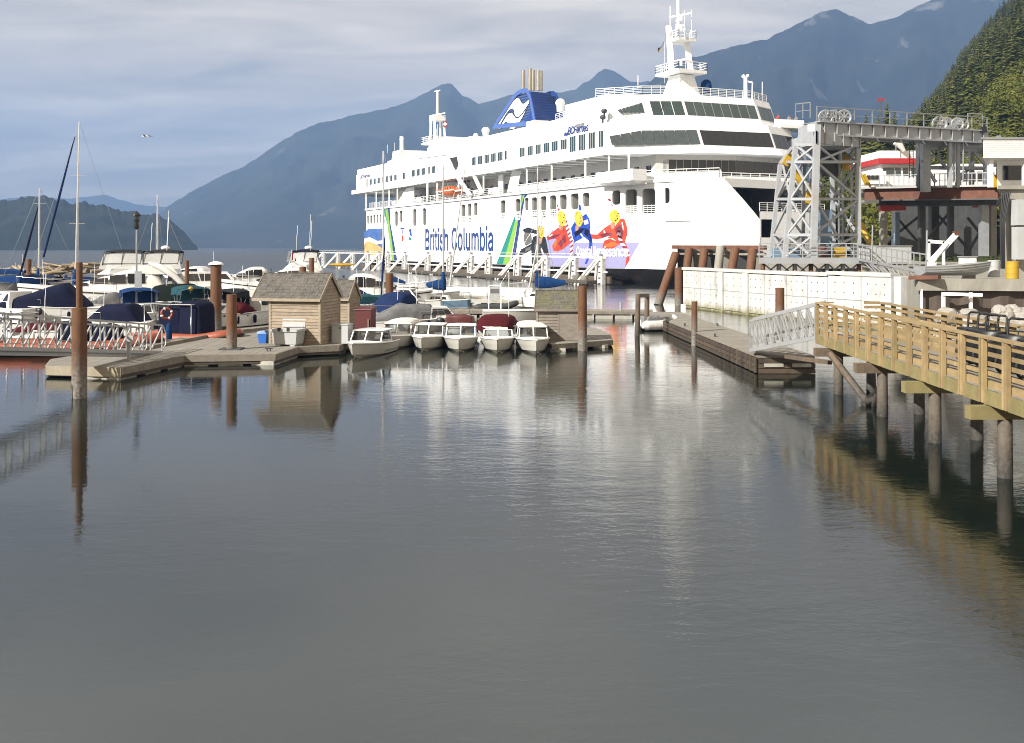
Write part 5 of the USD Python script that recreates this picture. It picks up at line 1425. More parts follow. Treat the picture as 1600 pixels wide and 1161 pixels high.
def canopy(o, x0, x1, w, z0, z1, mat, name='canvas_cover', tent=False, slope0=.3, slope1=.6, rows=19, sag=.03, seed=0, boxy=False):
    """Canvas pulled tight over a frame: flat slopes, soft creases, hem below the gunwale."""
    m = MB(); R = []
    prof = [(0, .14), (slope0, 1.0), (1 - slope1, .93), (1, .10)]
    if slope0 < .16:
        prof = [(0, .1), (.05, .8), (slope0, 1.0), (1 - slope1, .93), (1, .12)]
    sec = [(-1, -.04), (-.985, .25), (-.95, .55), (-.86, .82), (-.62, .95), (-.3, .99), (0, 1.0)]
    if tent:
        sec = [(-1, -.04), (-.9, .2), (-.72, .42), (-.5, .64), (-.28, .84), (-.1, .97), (0, 1.0)]
    if boxy:
        sec = [(-1, -.04), (-.985, .4), (-.96, .8), (-.93, .93), (-.84, .985), (-.4, 1.0), (0, 1.0)]
        prof = [(0, .1), (.02, .78), (.06, .97), (.5, 1.0), (.93, .9), (.97, .7), (1, .1)]
    sec = sec + [(-a, b) for a, b in sec[-2::-1]]
    for k in range(rows):
        t = k / (rows - 1); x = x0 + (x1 - x0) * t
        h = (z1 - z0) * np.interp(t, [p[0] for p in prof], [p[1] for p in prof])
        ww = w * (.86 + .14 * min(1, h / (z1 - z0) * 1.6)) * (1 - .25 * max(0, t - .6) / .4)
        hoop = abs(math.sin(math.pi * t * 3.5))
        row = []
        for a, b in sec:
            p = V3(x, a * ww / 2, z0 + b * h)
            q = meshkit.fbm(p * V3(2.2, 3.0, 2.6) + seed * 7.1, 3, seed) - .5
            row.append(p + V3(0, math.copysign(.08 * q, a) if a else 0, .12 * q - sag * (1 - hoop) * (b > .5)))
        R.append(row)
    m.loft(R, cap=True)
    return m.build(name, mat, o)

def bimini(o, x0, x1, w, z0, z1, mat, drop=.45, seed=0):
    """Canvas sun top on hoops with a back curtain: thin cloth, open in front."""
    rg = random.Random(seed)
    top = MB(); R = []
    for k in range(9):
        t = k / 8; x = x0 + (x1 - x0) * t
        sag = .05 * abs(math.sin(math.pi * t * 2)); 
        R.append([V3(x, a * w / 2, z1 - .16 * abs(a) ** 2.5 - sag * (1 - abs(a)) - (.10 * t if t > .6 else 0)) for a in np.linspace(-1, 1, 9)])
    top.loft(R); top.loft([[p - UPZ * .025 for p in r[::-1]] for r in R])
    for s in (0, -1):
        top.loft([[r[s] + V3(0, (.02 if s else -.02), 0), r[s] + V3(0, (.06 if s else -.06), -drop * (1 - .5 * k / 8))] for k, r in enumerate(R)])
    top.loft([R[0], [p + V3(-.12, 0, -(z1 - z0) * .9) for p in R[0]]])
    top.build('canvas_top', mat, o)
    for s in (-1, 1):
        fr = MB()
        for x in (x0 + .05, (x0 + x1) / 2, x1 - .05):
            fr.tube([V3((x0 + x1) / 2, s * w * .48, z0), V3(x, s * w * .48, z1 - .2)], .018, 5)
        fr.build('canopy_frame', 'stainless', o)

def outboard(o, x, y, z, mat='black_plastic', s=1.0):
    m = MB(); rows = []
    for zz, a, b in ((0, .10, .12), (.05, .15, .19), (.25, .16, .24), (.36, .14, .21), (.42, .07, .12)):
        rows.append([V3(x - .28 * s + b * s * math.cos(t), y + a * s * math.sin(t), z + .1 + zz * s) for t in np.linspace(0, 2 * math.pi, 10, endpoint=False)])
    m.loft(rows, close=True, cap=True)
    m.box((x - .24 * s, y, z - .25 * s), (.16 * s, .1 * s, .7 * s)).box((x - .1, y, z + .0), (.2, .22 * s, .2))
    m.build('outboard_motor', mat, o)

def tube_rail(o, pts, r=.016, posts=(), name='rail', mat='stainless'):
    m = MB().tube(pts, r, 6)
    for p in posts:
        m.tube([p, V3(p[0], p[1], p[2] - posts_h)], r * .9, 5)
    return m.build(name, mat, o)
posts_h = .5

def bow_rail(o, rows, h=.45, k0=6, mat='stainless', step=2):
    m = MB()
    port = [r[0] * V3(1, .92, 1) + UPZ * h for r in rows[k0:]]; star = [r[6] * V3(1, .92, 1) + UPZ * h for r in rows[k0:]]
    m.tube(port + star[::-1], .016, 6)
    for s in (port, star):
        for p in s[::step]:
            m.tube([p, p - UPZ * h], .013, 5)
    m.build('bow_rail', mat, o)

def boat(label, px, py, d, heading, group=None, name='motor_boat', cat='boat'):
    """heading: direction in plan of the bow, degrees from +x (right), 90 = away from us. The pixel is the waterline amidships."""
    p = at(px, py, d)
    return thing(name, label, cat, (p[0], p[1], 0.0), math.radians(heading), group=group)

# --- six small hire boats in a row --------------------------------------------------------------------------------
GR = 'small cream hire boats moored in a row'
def hire_boat(label, px, d, heading, B=1.65, L=4.3, top='hard', mat='gelcoat_cream'):
    p = at(px, HOR, d)
    o = thing('hire_boat', label, 'boat', (p[0], p[1], 0), math.radians(heading), group=GR)
    # origin at the bow: shift stations back
    sh = lambda q: q + V3(-L, 0, 0)
    rows = [[sh(q) for q in r] for r in hull_rows(L, B, .66, .5, n=15, rake=.3, flare=.42, fine=2.3)]
    m = MB()
    for i in range(6):
        m.loft([[r[i], r[i + 1]] for r in rows])
    m.polys(rows[0], [(0, 1, 2, 3, 4, 5, 6)]); m.build('hull', mat, o)
    d_ = MB(); d_.loft([[r[6] - UPZ * .015, (r[0] + r[6]) / 2 + UPZ * .06 * (abs(r[0][1]) / (B / 2)), r[0] - UPZ * .015] for r in rows[7:]]); d_.build('foredeck', 'gelcoat', o)
    g = MB()
    for s in (0, 6):
        g.tube([r[s] for r in rows], .035, 7)
    g.build('gunwale', 'gelcoat', o)
    MB().polys([rows[0][0] + V3(.05, 0, -.35), rows[0][6] + V3(.05, 0, -.35), rows[7][6] - UPZ * .35, rows[7][0] - UPZ * .35], [(0, 1, 2, 3)]).build('cockpit_floor', 'canvas_grey', o)
    xw = -L + L * .53; zt = 1.05; zb = .60; w0 = B * .86; w1 = B * .78; sl = .30
    if top == 'low':
        zt = .9
    fr = MB()
    A = [V3(xw + sl, -w0 / 2 * .96, zb), V3(xw + sl + .12, 0, zb + .03), V3(xw + sl, w0 / 2 * .96, zb)]
    T = [V3(xw, -w1 / 2, zt), V3(xw + .08, 0, zt + .02), V3(xw, w1 / 2, zt)]
    for k in range(3):
        fr.bar(A[k], T[k], .05, .05)
    for k in range(2):
        fr.bar(T[k], T[k + 1], .05, .05); fr.bar(A[k], A[k + 1], .05, .05)
    S = [V3(xw - .8, -w1 / 2, zt), V3(xw - .8, w1 / 2, zt)]
    SB = [V3(xw - .95, -w0 / 2, zb - .05), V3(xw - .95, w0 / 2, zb - .05)]
    if top != 'low':
        for k, j in ((0, 0), (2, 1)):
            fr.bar(T[k], S[j], .05, .05); fr.bar(S[j], SB[j], .05, .05); fr.bar(A[k], SB[j], .05, .05)
    fr.build('window_frame', 'gelcoat', o)
    for k in range(2):
        quad_pane(o, [A[k], A[k + 1], T[k + 1], T[k]], (.05, .06, .95, .95), 'boat_glass', 'windscreen_pane')
    if top != 'low':
        quad_pane(o, [SB[0], A[0], T[0], S[0]], (.06, .1, .95, .93), 'boat_glass', 'side_pane'); quad_pane(o, [A[2], SB[1], S[1], T[2]], (.06, .1, .95, .93), 'boat_glass', 'side_pane')
        rf = MB(); cz = .04 if top == 'hard' else .2
        R = []
        for k in range(7):
            t = k / 6; x = xw + .12 - (1.3 if top == 'hard' else 1.9) * t
            e = 1 - .5 * max(0, .25 - t) * 4 * .4 - (.25 * max(0, t - .7) if top != 'hard' else 0)
            R.append([V3(x, (w1 / 2 + .05) * math.cos(a), zt + .02 + cz * e * math.sin(a) ** .8) for a in np.linspace(math.pi, 0, 9)])
        rf.loft(R, cap=True); rf.loft([[q - UPZ * .03 for q in r[::-1]] for r in R])
        rf.build('roof', 'gelcoat' if top == 'hard' else 'canvas_offwhite', o)
    if top == 'low':
        MB().hexa([V3(-L + .2, -.45, .45), V3(-L + .75, -.5, .45), V3(-L + .75, .5, .45), V3(-L + .2, .45, .45)], [V3(-L + .25, -.42, .82), V3(-L + .6, -.45, .88), V3(-L + .6, .45, .88), V3(-L + .25, .42, .82)]).build('seat', 'canvas_offwhite', o)
    outboard(o, -L, 0, .35, s=.8)
    MB().tube([V3(-.02, .02, .62), V3(-.05, .06, .1), V3(-.5, .3, -.05)], .018, 5).build('mooring_line', 'rope', o)
    return o
hire_boat('small cream hire boat nearest us, hard top, moored at the hut dock corner', 551.5, 41.3, -104, B=1.75, L=3.6)
hire_boat('cream hire boat with a rounded soft top, second from the hut dock', 606, 44.6, -97, top='soft')
hire_boat('cream hire boat with thin hard top, third from the hut dock', 659, 44.0, -95)
hire_boat('cream hire boat with thin hard top, third from the dark hut', 717, 43.5, -89.5)
hire_boat('open cream hire boat with low windscreen and no roof, a red cover behind it', 777, 43.2, -90, top='low')
hire_boat('cream hire boat with tall rounded cabin, moored next to the dark hut', 838, 42.8, -87, top='soft', B=1.6)

# --- covered boats and cruisers -----------------------------------------------------------------------------------
def runabout(label, px, d, heading, L=6.0, B=2.2, fb=1.0, fs=.75, hull='gelcoat', cover=None, cov=(.15, .8, 1.3), stripe=None, cab=None, tent=False, motor=1, rail=True, name='motor_boat', seed=0, s=(.3, .5), windows=True, bim=False):
    o = boat(label, px, HOR, d, heading, name=name)
    sh = L / 2
    rows = hull_rows(L, B, fb, fs)
    rows = [[q - V3(sh, 0, 0) for q in r] for r in rows]
    m = MB()
    for i in range(6):
        m.loft([[r[i], r[i + 1]] for r in rows])
    m.polys(rows[0], [(0, 1, 2, 3, 4, 5, 6)]); m.build('hull', hull, o)
    MB().loft([[r[6] - UPZ * .02, (r[0] + r[6]) / 2 + UPZ * .05, r[0] - UPZ * .02] for r in rows]).build('deck', 'gelcoat', o)
    g = MB()
    for k in (0, 6):
        g.tube([r[k] for r in rows], .035, 6)
    g.build('rub_rail', stripe or 'gelcoat', o)
    if cab:
        x0, x1, z1 = cab; zc = fs + .05
        b, t = cabin(o, -sh + L * x0, -sh + L * x1, B * .8, B * .55, zc, zc + z1, .1, z1 * .9, 'gelcoat')
        if windows:
            quad_pane(o, [b[1], b[2], t[2], t[1]], (.05, .3, .48, .92)); quad_pane(o, [b[1], b[2], t[2], t[1]], (.52, .3, .95, .92))
            for k in range(3):
                quad_pane(o, [b[0], b[1], t[1], t[0]], (.06 + .3 * k, .42, .33 + .3 * k, .88)); quad_pane(o, [b[2], b[3], t[3], t[2]], (.06 + .3 * k, .42, .33 + .3 * k, .88))
    if cover and bim:
        bimini(o, -sh + L * cov[0], -sh + L * cov[1], B * .88, fs, fs + cov[2], cover, seed=seed)
    elif cover:
        canopy(o, -sh + L * cov[0], -sh + L * cov[1], B * .92, fs - .02, fs + cov[2], cover, tent=tent, boxy=cover == 'box_red', slope0=s[0], slope1=s[1], seed=seed)
    for k in range(motor):
        outboard(o, -sh, (k - (motor - 1) / 2) * .5, .45)
    if rail:
        bow_rail(o, rows)
    if motor and L > 4:
        MB().tube([V3(0, B * .3, fs), V3(-.1, B * .3, fs + 2.2 + .3 * (seed % 4))], .015, 5).build('whip_aerial', 'white_paint', o)
        for k in range(2):
            for sd in (-1, 1):
                MB().lathe(V3(-L * .25 + L * .33 * k, sd * (B / 2 + .1), .2), [(.02, 0), (.1, .06), (.11, .42), (.03, .52)], 8).build('fender', ('white_paint', 'canvas_navy', 'canvas_blue')[(seed + k) % 3], o)
        for sd in (-1, 1):
            MB().polys([rows[2][3 + 3 * sd] * V3(1, 1.012, .86), rows[9][3 + 3 * sd] * V3(1, 1.02, .86), rows[9][3 + 3 * sd] * V3(1, 1.02, .76), rows[2][3 + 3 * sd] * V3(1, 1.012, .76)], [(0, 1, 2, 3), (3, 2, 1, 0)]).build('hull_stripe', ('canvas_navy', 'hull_bluegrey', 'canvas_red', 'canvas_black')[seed % 4], o)
    return o
runabout('motor boat under a sloping navy canvas cover at the left edge of the marina', 72, 62, 190, 7.0, 2.6, 1.2, .9, cover='canvas_navy', cov=(.12, .98, 1.75), s=(.25, .75), seed=1)
runabout('low white boat with a dark red cover behind the left gangway', 76, 47.5, 182, 4.2, 1.7, .75, .68, cover='canvas_red', cov=(.1, .95, .42), s=(.2, .3), seed=2, rail=False)
runabout('white boat with a bright blue canopy below the big flybridge yacht', 218, 57, -65, 6.2, 2.3, 1.05, .8, cover='canvas_blue', cov=(.22, .62, 1.55), s=(.15, .25), cab=(.5, .84, .65), seed=3, bim=True)
runabout('dark green canvas covered boat behind the blue canopy boat', 270, 68, 160, 5.5, 2.3, 1.1, .9, hull='hull_darkgreen', cover='canvas_green', cov=(.05, .95, 1.35), s=(.2, .3), seed=4, rail=False)
runabout('boat with a teal canopy behind the navy covered inflatable', 303, 60, -60, 5.6, 2.2, 1.0, .8, cover='canvas_teal', cov=(.15, .7, 1.55), s=(.2, .3), cab=(.55, .85, .5), seed=5, bim=True)
runabout('white boat with a black canopy at the far left, bow to the right', 62, 78, 5, 7, 2.5, 1.3, 1.0, cover='canvas_black', cov=(.25, .72, 1.5), s=(.2, .5), cab=(.5, .85, .6), seed=6, bim=True)
runabout('white cabin boat under a blue tarpaulin, cut off by the left edge', 8, 76, 170, 7.5, 2.7, 1.4, 1.1, cover='canvas_blue', cov=(.2, .7, 1.5), s=(.3, .4), cab=(.45, .85, .8), seed=7, bim=True)
runabout('white boat with grey windows at the left edge behind the navy cover', 12, 62, 150, 6.0, 2.2, 1.1, .9, cab=(.25, .75, 1.0), seed=8)
runabout('boat with a large grey canvas cover and white cabin, bow to the right', 654, 54.5, 12, 5.6, 2.0, .9, .62, cover='canvas_grey', cov=(.0, .7, 1.0), s=(.42, .1), cab=(.6, .9, .75), seed=9)
runabout('boat with a dark red tent cover behind the open hire boat', 776, 49.5, -97, 4.6, 2.1, .85, .7, cover='canvas_red', cov=(.05, .95, .62), s=(.3, .35), tent=False, seed=10, rail=False)
runabout('small low boat with a dark maroon box cover right of the grey canvas boat', 720, 52, -8, 1.7, 1.1, .5, .45, cover='box_red', cov=(.02, .95, .72), s=(.1, .12), seed=11, rail=False)
runabout('white runabout under a blue cover, red box in front of it', 606, 57, -115, 5.6, 2.2, 1.05, .8, cover='canvas_mid', cov=(.05, .75, 1.35), s=(.25, .5), seed=12)
runabout('white motor boat with black outboards behind the left of the large hut', 402, 60, 60, 5.6, 2.2, 1.1, .8, cover='canvas_red', cov=(.02, .4, .7), cab=(.4, .8, .85), motor=2, seed=13)
runabout('white runabout with a pale windscreen left of the large hut', 373, 62, -150, 5.5, 2.1, 1.1, .8, hull='hull_bluegrey', cab=(.3, .75, 1.2), seed=14)
runabout('white work boat with a low cabin at the back of the marina', 335, 84, 15, 9, 3, 1.7, 1.3, cab=(.2, .75, 1.3), seed=15)
runabout('white boat with teal windscreen canopy between small hut and blue covered boat', 575, 60, 30, 4.6, 1.9, .9, .7, cover='canvas_teal', cov=(.3, .7, 1.2), seed=16, bim=True)
runabout('white boat with a low white cabin under the berth frames, left of the white boom', 652, 76, 8, 6.5, 2.4, 1.3, 1.0, cab=(.2, .6, .7), seed=17, hull='gelcoat')
runabout('white boat with a navy bow cover moored behind the orange lifebuoy', 170, 52.5, 175, 5.2, 2.0, .95, .75, cover='canvas_navy', cov=(.1, .7, 1.0), s=(.2, .3), seed=21)
runabout('small white boat with a low grey cover between the tall pile and blue canopy', 148, 66, 195, 5.6, 2.1, 1.0, .8, cover='canvas_grey', cov=(.1, .6, .9), cab=(.55, .85, .5), seed=22)
runabout('white cabin boat left of the brown pile, its bow towards us', 268, 80, -80, 6.5, 2.5, 1.3, 1.0, cab=(.25, .7, 1.3), seed=23)
runabout('white boat with a black bimini between the two rusty dock piles', 350, 58, -100, 5.2, 2.0, 1.0, .75, cover='canvas_black', cov=(.2, .6, 1.5), cab=(.5, .85, .6), seed=24, bim=True)
runabout('blue covered boat behind the ridge of the small hut', 560, 66, 10, 5.4, 2.1, 1.0, .8, cover='canvas_mid', cov=(.1, .8, 1.2), s=(.25, .4), seed=25)
runabout('white cabin boat just left of the blue hulled sailboat', 634, 70, -20, 5.5, 2.1, 1.0, .8, cab=(.3, .75, .95), seed=26)
runabout('white boat with a navy cover under the far left masts', 40, 90, 178, 7.0, 2.4, 1.2, 1.0, cover='canvas_navy', cov=(.2, .75, 1.2), s=(.3, .3), seed=27)
runabout('white boat with blue bimini at the very left below the driftwood', 22, 98, 10, 6.5, 2.4, 1.2, 1.0, cover='canvas_blue', cov=(.25, .7, 1.6), cab=(.5, .85, .7), seed=28, bim=True)
runabout('low pale dinghy on the cross float left of the dark hut', 805, 62, 5, 4.2, 1.5, .75, .7, hull='gelcoat_cream', rail=False, motor=0)

def motor_yacht(label, px, d, heading, L=11.5, B=3.7, fb=2.0, fs=1.3, bridge=True, top='canvas_black', arch=True, seed=0, navy=False, single=False):
    o = boat(label, px, HOR, d, heading, name='motor_yacht', cat='yacht')
    sh = L / 2
    rows = [[q - V3(sh, 0, 0) for q in r] for r in hull_rows(L, B, fb, fs, n=17, rake=1.1, flare=.3)]
    m = MB()
    for i in range(6):
        m.loft([[r[i], r[i + 1]] for r in rows])
    m.polys(rows[0], [(0, 1, 2, 3, 4, 5, 6)]); m.build('hull', 'gelcoat', o)
    MB().loft([[r[6] - UPZ * .02, (r[0] + r[6]) / 2 + UPZ * .12, r[0] - UPZ * .02] for r in rows]).build('deck', 'gelcoat', o)
    g = MB()
    for k in (0, 6):
        g.tube([r[k] - UPZ * .18 for r in rows], .04, 6)
    g.build('rub_rail', 'canvas_navy' if navy else 'antifoul', o)
    # rounded saloon
    def shell(x0, x1, w, z0, z1, f0, f1, name, mat='gelcoat', p=.45):
        R = []
        for k in range(13):
            t = k / 12; x = x0 + (x1 - x0) * t
            e = min(1, (t + .001) / f0) ** .6 if t < f0 else min(1, (1.001 - t) / f1) ** .75 if t > 1 - f1 else 1
            wv = w * (1 - .45 * max(0, (t - .5) / .5) ** 1.5)
            R.append([V3(x, wv / 2 * (abs(math.cos(a)) ** .55) * (1 if math.cos(a) > 0 else -1), z0 + (z1 - z0) * e * math.sin(a) ** p) for a in np.linspace(0, math.pi, 13)])
        m = MB(); m.loft(R, cap=True); m.build(name, mat, o)
        return R
    x0, x1 = -sh + L * .22, -sh + L * .80
    R = shell(x0, x1, B * .86, fs + .1, fs + 1.75, .12, .62, 'saloon')
    # side windows follow the saloon side
    for s in (1, -1):
        for a, b, za, zb in ((.20, .36, .42, .86), (.375, .52, .42, .84), (.535, .70, .42, .68), (.72, .84, .32, .46)):
            P = []
            for t in (a, b):
                x = x0 + (x1 - x0) * t; wv = B * .86 * (1 - .45 * max(0, (t - .5) / .5) ** 1.5)
                P.append((x, wv / 2 * s))
            zz = lambda v: fs + .1 + 1.65 * v
            N = V3(0, s, 0)
            q = [V3(P[0][0], P[0][1] * 1.0, zz(za)), V3(P[1][0], P[1][1] * 1.0, zz(za)), V3(P[1][0], P[1][1] * .955, zz(zb * (.92 if b > .5 else 1))), V3(P[0][0], P[0][1] * .955, zz(zb))]
            if s > 0:
                q = q[::-1]
            MB().polys([v + N * .03 for v in q], [(3, 2, 1, 0) if s > 0 else (0, 1, 2, 3)]).polys([v + N * .03 for v in q], [(0, 1, 2, 3) if s > 0 else (3, 2, 1, 0)]).build('window', 'dark_glass', o)
        for k in range(3):
            t = 9 + k * 2
            r = rows[t][1 if s > 0 else 5] + UPZ * .25
            MB().sphere(r + V3(0, s * .03, 0), (.16, .06, .07), 1).build('porthole', 'dark_glass', o)
    if bridge:
        xb0, xb1 = -sh + L * .2, -sh + L * (.44 if single else .56); zb = fs + 1.75
        shell(xb0 - .5, xb1 + .5, B * .76, zb - .3, zb + .6, .08, .3, 'flybridge', p=.3)
        for s in (1, -1):
            MB().tube([V3(xb0 - 1.3, s * B * .4, fs + .2), V3(xb0 - .2, s * B * .40, fs + 1.35), V3(xb0 + .8, s * B * .37, zb + .25), V3(xb0 + 1.6, s * B * .36, zb + .5)], [.16, .24, .26, .14], 8).build('side_wing', 'gelcoat', o)
        zc = zb + 1.38
        for a, b in (((.12, .88),) if single else ((0.0, .47), (.5, 1.0))):
            xa, xb_ = xb0 - .6 + (xb1 - xb0 + .5) * a, xb0 - .6 + (xb1 - xb0 + .5) * b
            T = MB(); T.loft([[V3(x, y * B * .36, zc + .20 * (1 - y * y) - .10 * (2 * (x - xa) / (xb_ - xa) - 1) ** 2) for y in np.linspace(-1, 1, 7)] for x in np.linspace(xa, xb_, 4)])
            T.loft([[V3(x, y * B * .36, zc - .03 + .20 * (1 - y * y) - .10 * (2 * (x - xa) / (xb_ - xa) - 1) ** 2) for y in np.linspace(1, -1, 7)] for x in np.linspace(xa, xb_, 4)])
            T.build('canvas_top', top, o)
            for s in (1, -1):
                fr = MB()
                for k in range(3):
                    x = xa + (xb_ - xa) * k / 2
                    fr.tube([V3(x, s * B * .36, zc), V3(x + .15, s * B * .36, zb + .4)], .022, 5)
                fr.tube([V3(xa, s * B * .36, zc - .01), V3(xb_, s * B * .36, zc - .01)], .03, 5); fr.tube([V3(xa + .15, s * B * .36, zb + .5), V3(xb_ + .15, s * B * .36, zb + .5)], .03, 5)
                fr.build('canopy_frame', top, o)
            for s in (1, -1):
                q = [V3(xa - .1, s * B * .37, zb + .1), V3(xb_ + .4, s * B * .36, zb + .1), V3(xb_, s * B * .345, zc), V3(xa + .1, s * B * .35, zc)]
                MB().polys(q, [(0, 1, 2, 3)]).build('vinyl_pane', 'clear_vinyl', o)
        q = [V3(xb1 + .05, -B * .34, zb + .5), V3(xb1 + .05, B * .34, zb + .5), V3(xb1 - .1, B * .35, zc), V3(xb1 - .1, -B * .35, zc)]
        MB().polys(q, [(0, 1, 2, 3)]).build('vinyl_pane', 'clear_vinyl', o)
        MB().lathe(V3(xb0 + .6, 0, zc + .15), [(.1, 0), (.3, .05), (.32, .2), (.2, .3), (0, .33)], 12).build('radar_dome', 'white_paint', o)
        an = MB()
        for dx, dy, h in ((.4, .8, 2.6), (.6, -.8, 3.2), (1.6, .7, 2.2)):
            an.tube([V3(xb0 + dx, dy, zc - .3), V3(xb0 + dx - .15, dy, zc + h)], .018, 5)
        an.build('whip_aerial', 'white_paint', o)
    # cockpit
    MB().polys([V3(-sh + .1, -B * .36, fs + .03), V3(x0 + .1, -B * .36, fs + .03), V3(x0 + .1, B * .36, fs + .03), V3(-sh + .1, B * .36, fs + .03)], [(0, 1, 2, 3)]).build('cockpit_floor', 'canvas_grey', o)
    MB().polys([V3(x0 - .02, -B * .33, fs + .1), V3(x0 - .02, B * .33, fs + .1), V3(x0 - .02, B * .3, fs + 1.6), V3(x0 - .02, -B * .3, fs + 1.6)], [(0, 3, 2, 1)]).build('cockpit_door', 'dark_glass', o)
    bow_rail(o, rows, .6, 8, step=2)
    MB().box((-sh - .35, 0, .25), (.8, B * .8, .1)).build('swim_platform', 'gelcoat', o)
    m = MB()
    for k in range(3):
        m.lathe(V3(-2 + k * 2.2, -B / 2 - .12, .35), [(.02, 0), (.12, .08), (.13, .5), (.03, .62)], 8)
    m.build('fender', 'white_paint', o)
    return o
motor_yacht('big white flybridge motor yacht with black canopy at the left, bow to the left', 184, 73, 193, 13.4, 4.0)
motor_yacht('white cruiser with a dark blue framed flybridge canopy behind the large hut', 440, 82, 188, 9.5, 3.3, top='canvas_navy', single=True)
motor_yacht('white cabin cruiser with a long hard roof right of the large hut, bow right', 585, 70, 4, 7.8, 2.9, fb=1.7, fs=1.15, bridge=False, navy=True)
motor_yacht('white yacht moored behind the big flybridge yacht near the thin brown pile', 290, 88, 178, 9.5, 3.2, bridge=False)
motor_yacht('white cruiser behind the pile with the white cap', 385, 90, 200, 8.0, 3.0, fb=1.7, fs=1.2, bridge=False)

def sailboat(label, px, d, heading, L, mast_top_py, mast_px, hull='gelcoat', cover='canvas_blue', lean=0.0, spreaders=(), furl=None, boom=2.6, fb=.95, stays=True, cover_h=.42, sail_bag=False):
    b = at(mast_px, HOR, d) * V3(1, 1, 0)
    o = thing('sailboat', label, 'sailboat', b, math.radians(heading))
    c, s_ = math.cos(math.radians(heading)), math.sin(math.radians(heading))
    loc = lambda P: V3(c * P[0] + s_ * P[1], -s_ * P[0] + c * P[1], P[2])
    sh = L * .56
    rows = [[q - V3(sh, 0, 0) for q in r] for r in hull_rows(L, L * .31, fb, fb * .8, n=15, rake=.5, flare=.25, stern=.7, fine=1.7)]
    m = MB()
    for i in range(6):
        m.loft([[r[i], r[i + 1]] for r in rows])
    m.polys(rows[0], [(0, 1, 2, 3, 4, 5, 6)]); m.build('hull', hull, o)
    MB().loft([[r[6] - UPZ * .02, (r[0] + r[6]) / 2 + UPZ * .06, r[0] - UPZ * .02] for r in rows]).build('deck', 'gelcoat', o)
    bt, tp = cabin(o, -L * .25, L * .14, L * .2, L * .15, fb * .8, fb * .8 + .48, .12, .3, 'gelcoat')
    for k in range(3):
        for q in ([bt[0], bt[1], tp[1], tp[0]], [bt[2], bt[3], tp[3], tp[2]]):
            quad_pane(o, q, (.08 + .3 * k, .35, .3 + .3 * k, .75))
    zt = EYE - (mast_top_py - HOR) * d / FPX
    top = loc(V3(lean, 0, 0)) + UPZ * zt
    zb = fb * .8 + .45
    mst = V3(0, 0, zb)
    pt = lambda z: mst + (top - mst) * ((z - zb) / (zt - zb))
    MB().tube([mst, top], [.075, .055], 8).build('mast', 'mast_alloy', o)
    sp = MB()
    for py in spreaders:
        z = EYE - (py - HOR) * d / FPX; w = .42 * L / 3
        y = loc(V3(1, .2, 0)); q = pt(z)
        sp.bar(q - y * w * .5, q + y * w * .5, .05, .03)
    if spreaders:
        sp.build('spreader', 'mast_alloy', o)
    MB().tube([V3(-.05, 0, zb + .75), V3(-boom, 0, zb + .62)], .05, 8).build('boom', 'mast_alloy', o)
    if cover:
        R = []
        for k in range(9):
            t = k / 8; r = cover_h * (.55 + .45 * math.sin(math.pi * min(1, .3 + t * .75))) * (1 - .3 * t)
            R.append([V3(-boom * t, r * .45 * math.cos(a), zb + .78 + r * .9 * math.sin(a) + .02 * math.sin(7 * t)) for a in np.linspace(0, 2 * math.pi, 10, endpoint=False)])
        m = MB().loft(R, close=True, cap=True)
        m.tube([V3(.02, 0, zb + .4), V3(.03, 0, zb + 1.0), pt(zb + 1.75)], [.2, .22, .1], 8)
        m.build('sail_cover', cover, o)
    st = MB()
    bow = rows[-1][0] * V3(1, 0, 1); stern = rows[0][0] * V3(1, 0, 1)
    if stays:
        st.tube([top, bow], .012, 4, cap=False); st.tube([top, stern], .012, 4, cap=False)
        for s in (1, -1):
            for f in (1.0, .62):
                st.tube([pt(zb + (zt - zb) * f), V3(-.2, s * L * .145, fb * .85)], .010, 4, cap=False)
        st.build('rigging', 'stainless', o)
    if furl:
        a, q = at(*furl[0], d), at(*furl[1], d)
        f = lambda P: loc(P - b)
        MB().tube([f(a), f(a * .5 + q * .5), f(q)], [.045, .10, .08], 7).build('furled_sail', furl[2], o)
    bow_rail(o, rows, .5, 10)
    sr = MB(); r = rows
    sr.tube([r[3][0] * V3(1, .95, 1) + UPZ * .55, r[0][0] * V3(1, .95, 1) + UPZ * .55, r[0][6] * V3(1, .95, 1) + UPZ * .55, r[3][6] * V3(1, .95, 1) + UPZ * .55], .016, 6)
    for q in (r[0][0], r[0][6], r[3][0], r[3][6], r[6][0], r[6][6], r[8][0], r[8][6]):
        sr.tube([q * V3(1, .95, 1), q * V3(1, .95, 1) + UPZ * .55], .014, 5)
    for i in (0, 6):
        sr.tube([r[k][i] * V3(1, .95, 1) + UPZ * .53 for k in range(0, 11, 2)], .008, 4)
    sr.build('guard_rail', 'stainless', o)
    return o
sailboat('sailboat with the tallest mast at the left, blue sail cover and blue furled jib', 118, 80, 205, 8.5, 190, 117.5, spreaders=(274, 349), furl=((117, 213), (68, 402), 'canvas_mid'), lean=.35)
sailboat('sailboat with a shorter mast and dark blue furled jib, near the left edge', 60, 84, 200, 7.0, 294, 60, spreaders=(318,), furl=((60, 322), (28, 442), 'canvas_navy'), lean=.1)
sailboat('sailboat with a bare white mast behind the big yacht stern', 246, 76, 170, 7.0, 305, 246, cover=None, boom=2.0)
sailboat('blue hulled sailboat with blue sail cover in front of the berth frames', 692, 71, -14, 4.6, 258, 692.5, hull='hull_bluegrey', boom=1.3, cover_h=.5)
sailboat('sailboat with blue crumpled sail cover behind the dark hut roof', 842, 76, 170, 6.2, 262, 840, boom=2.2, cover_h=.6)
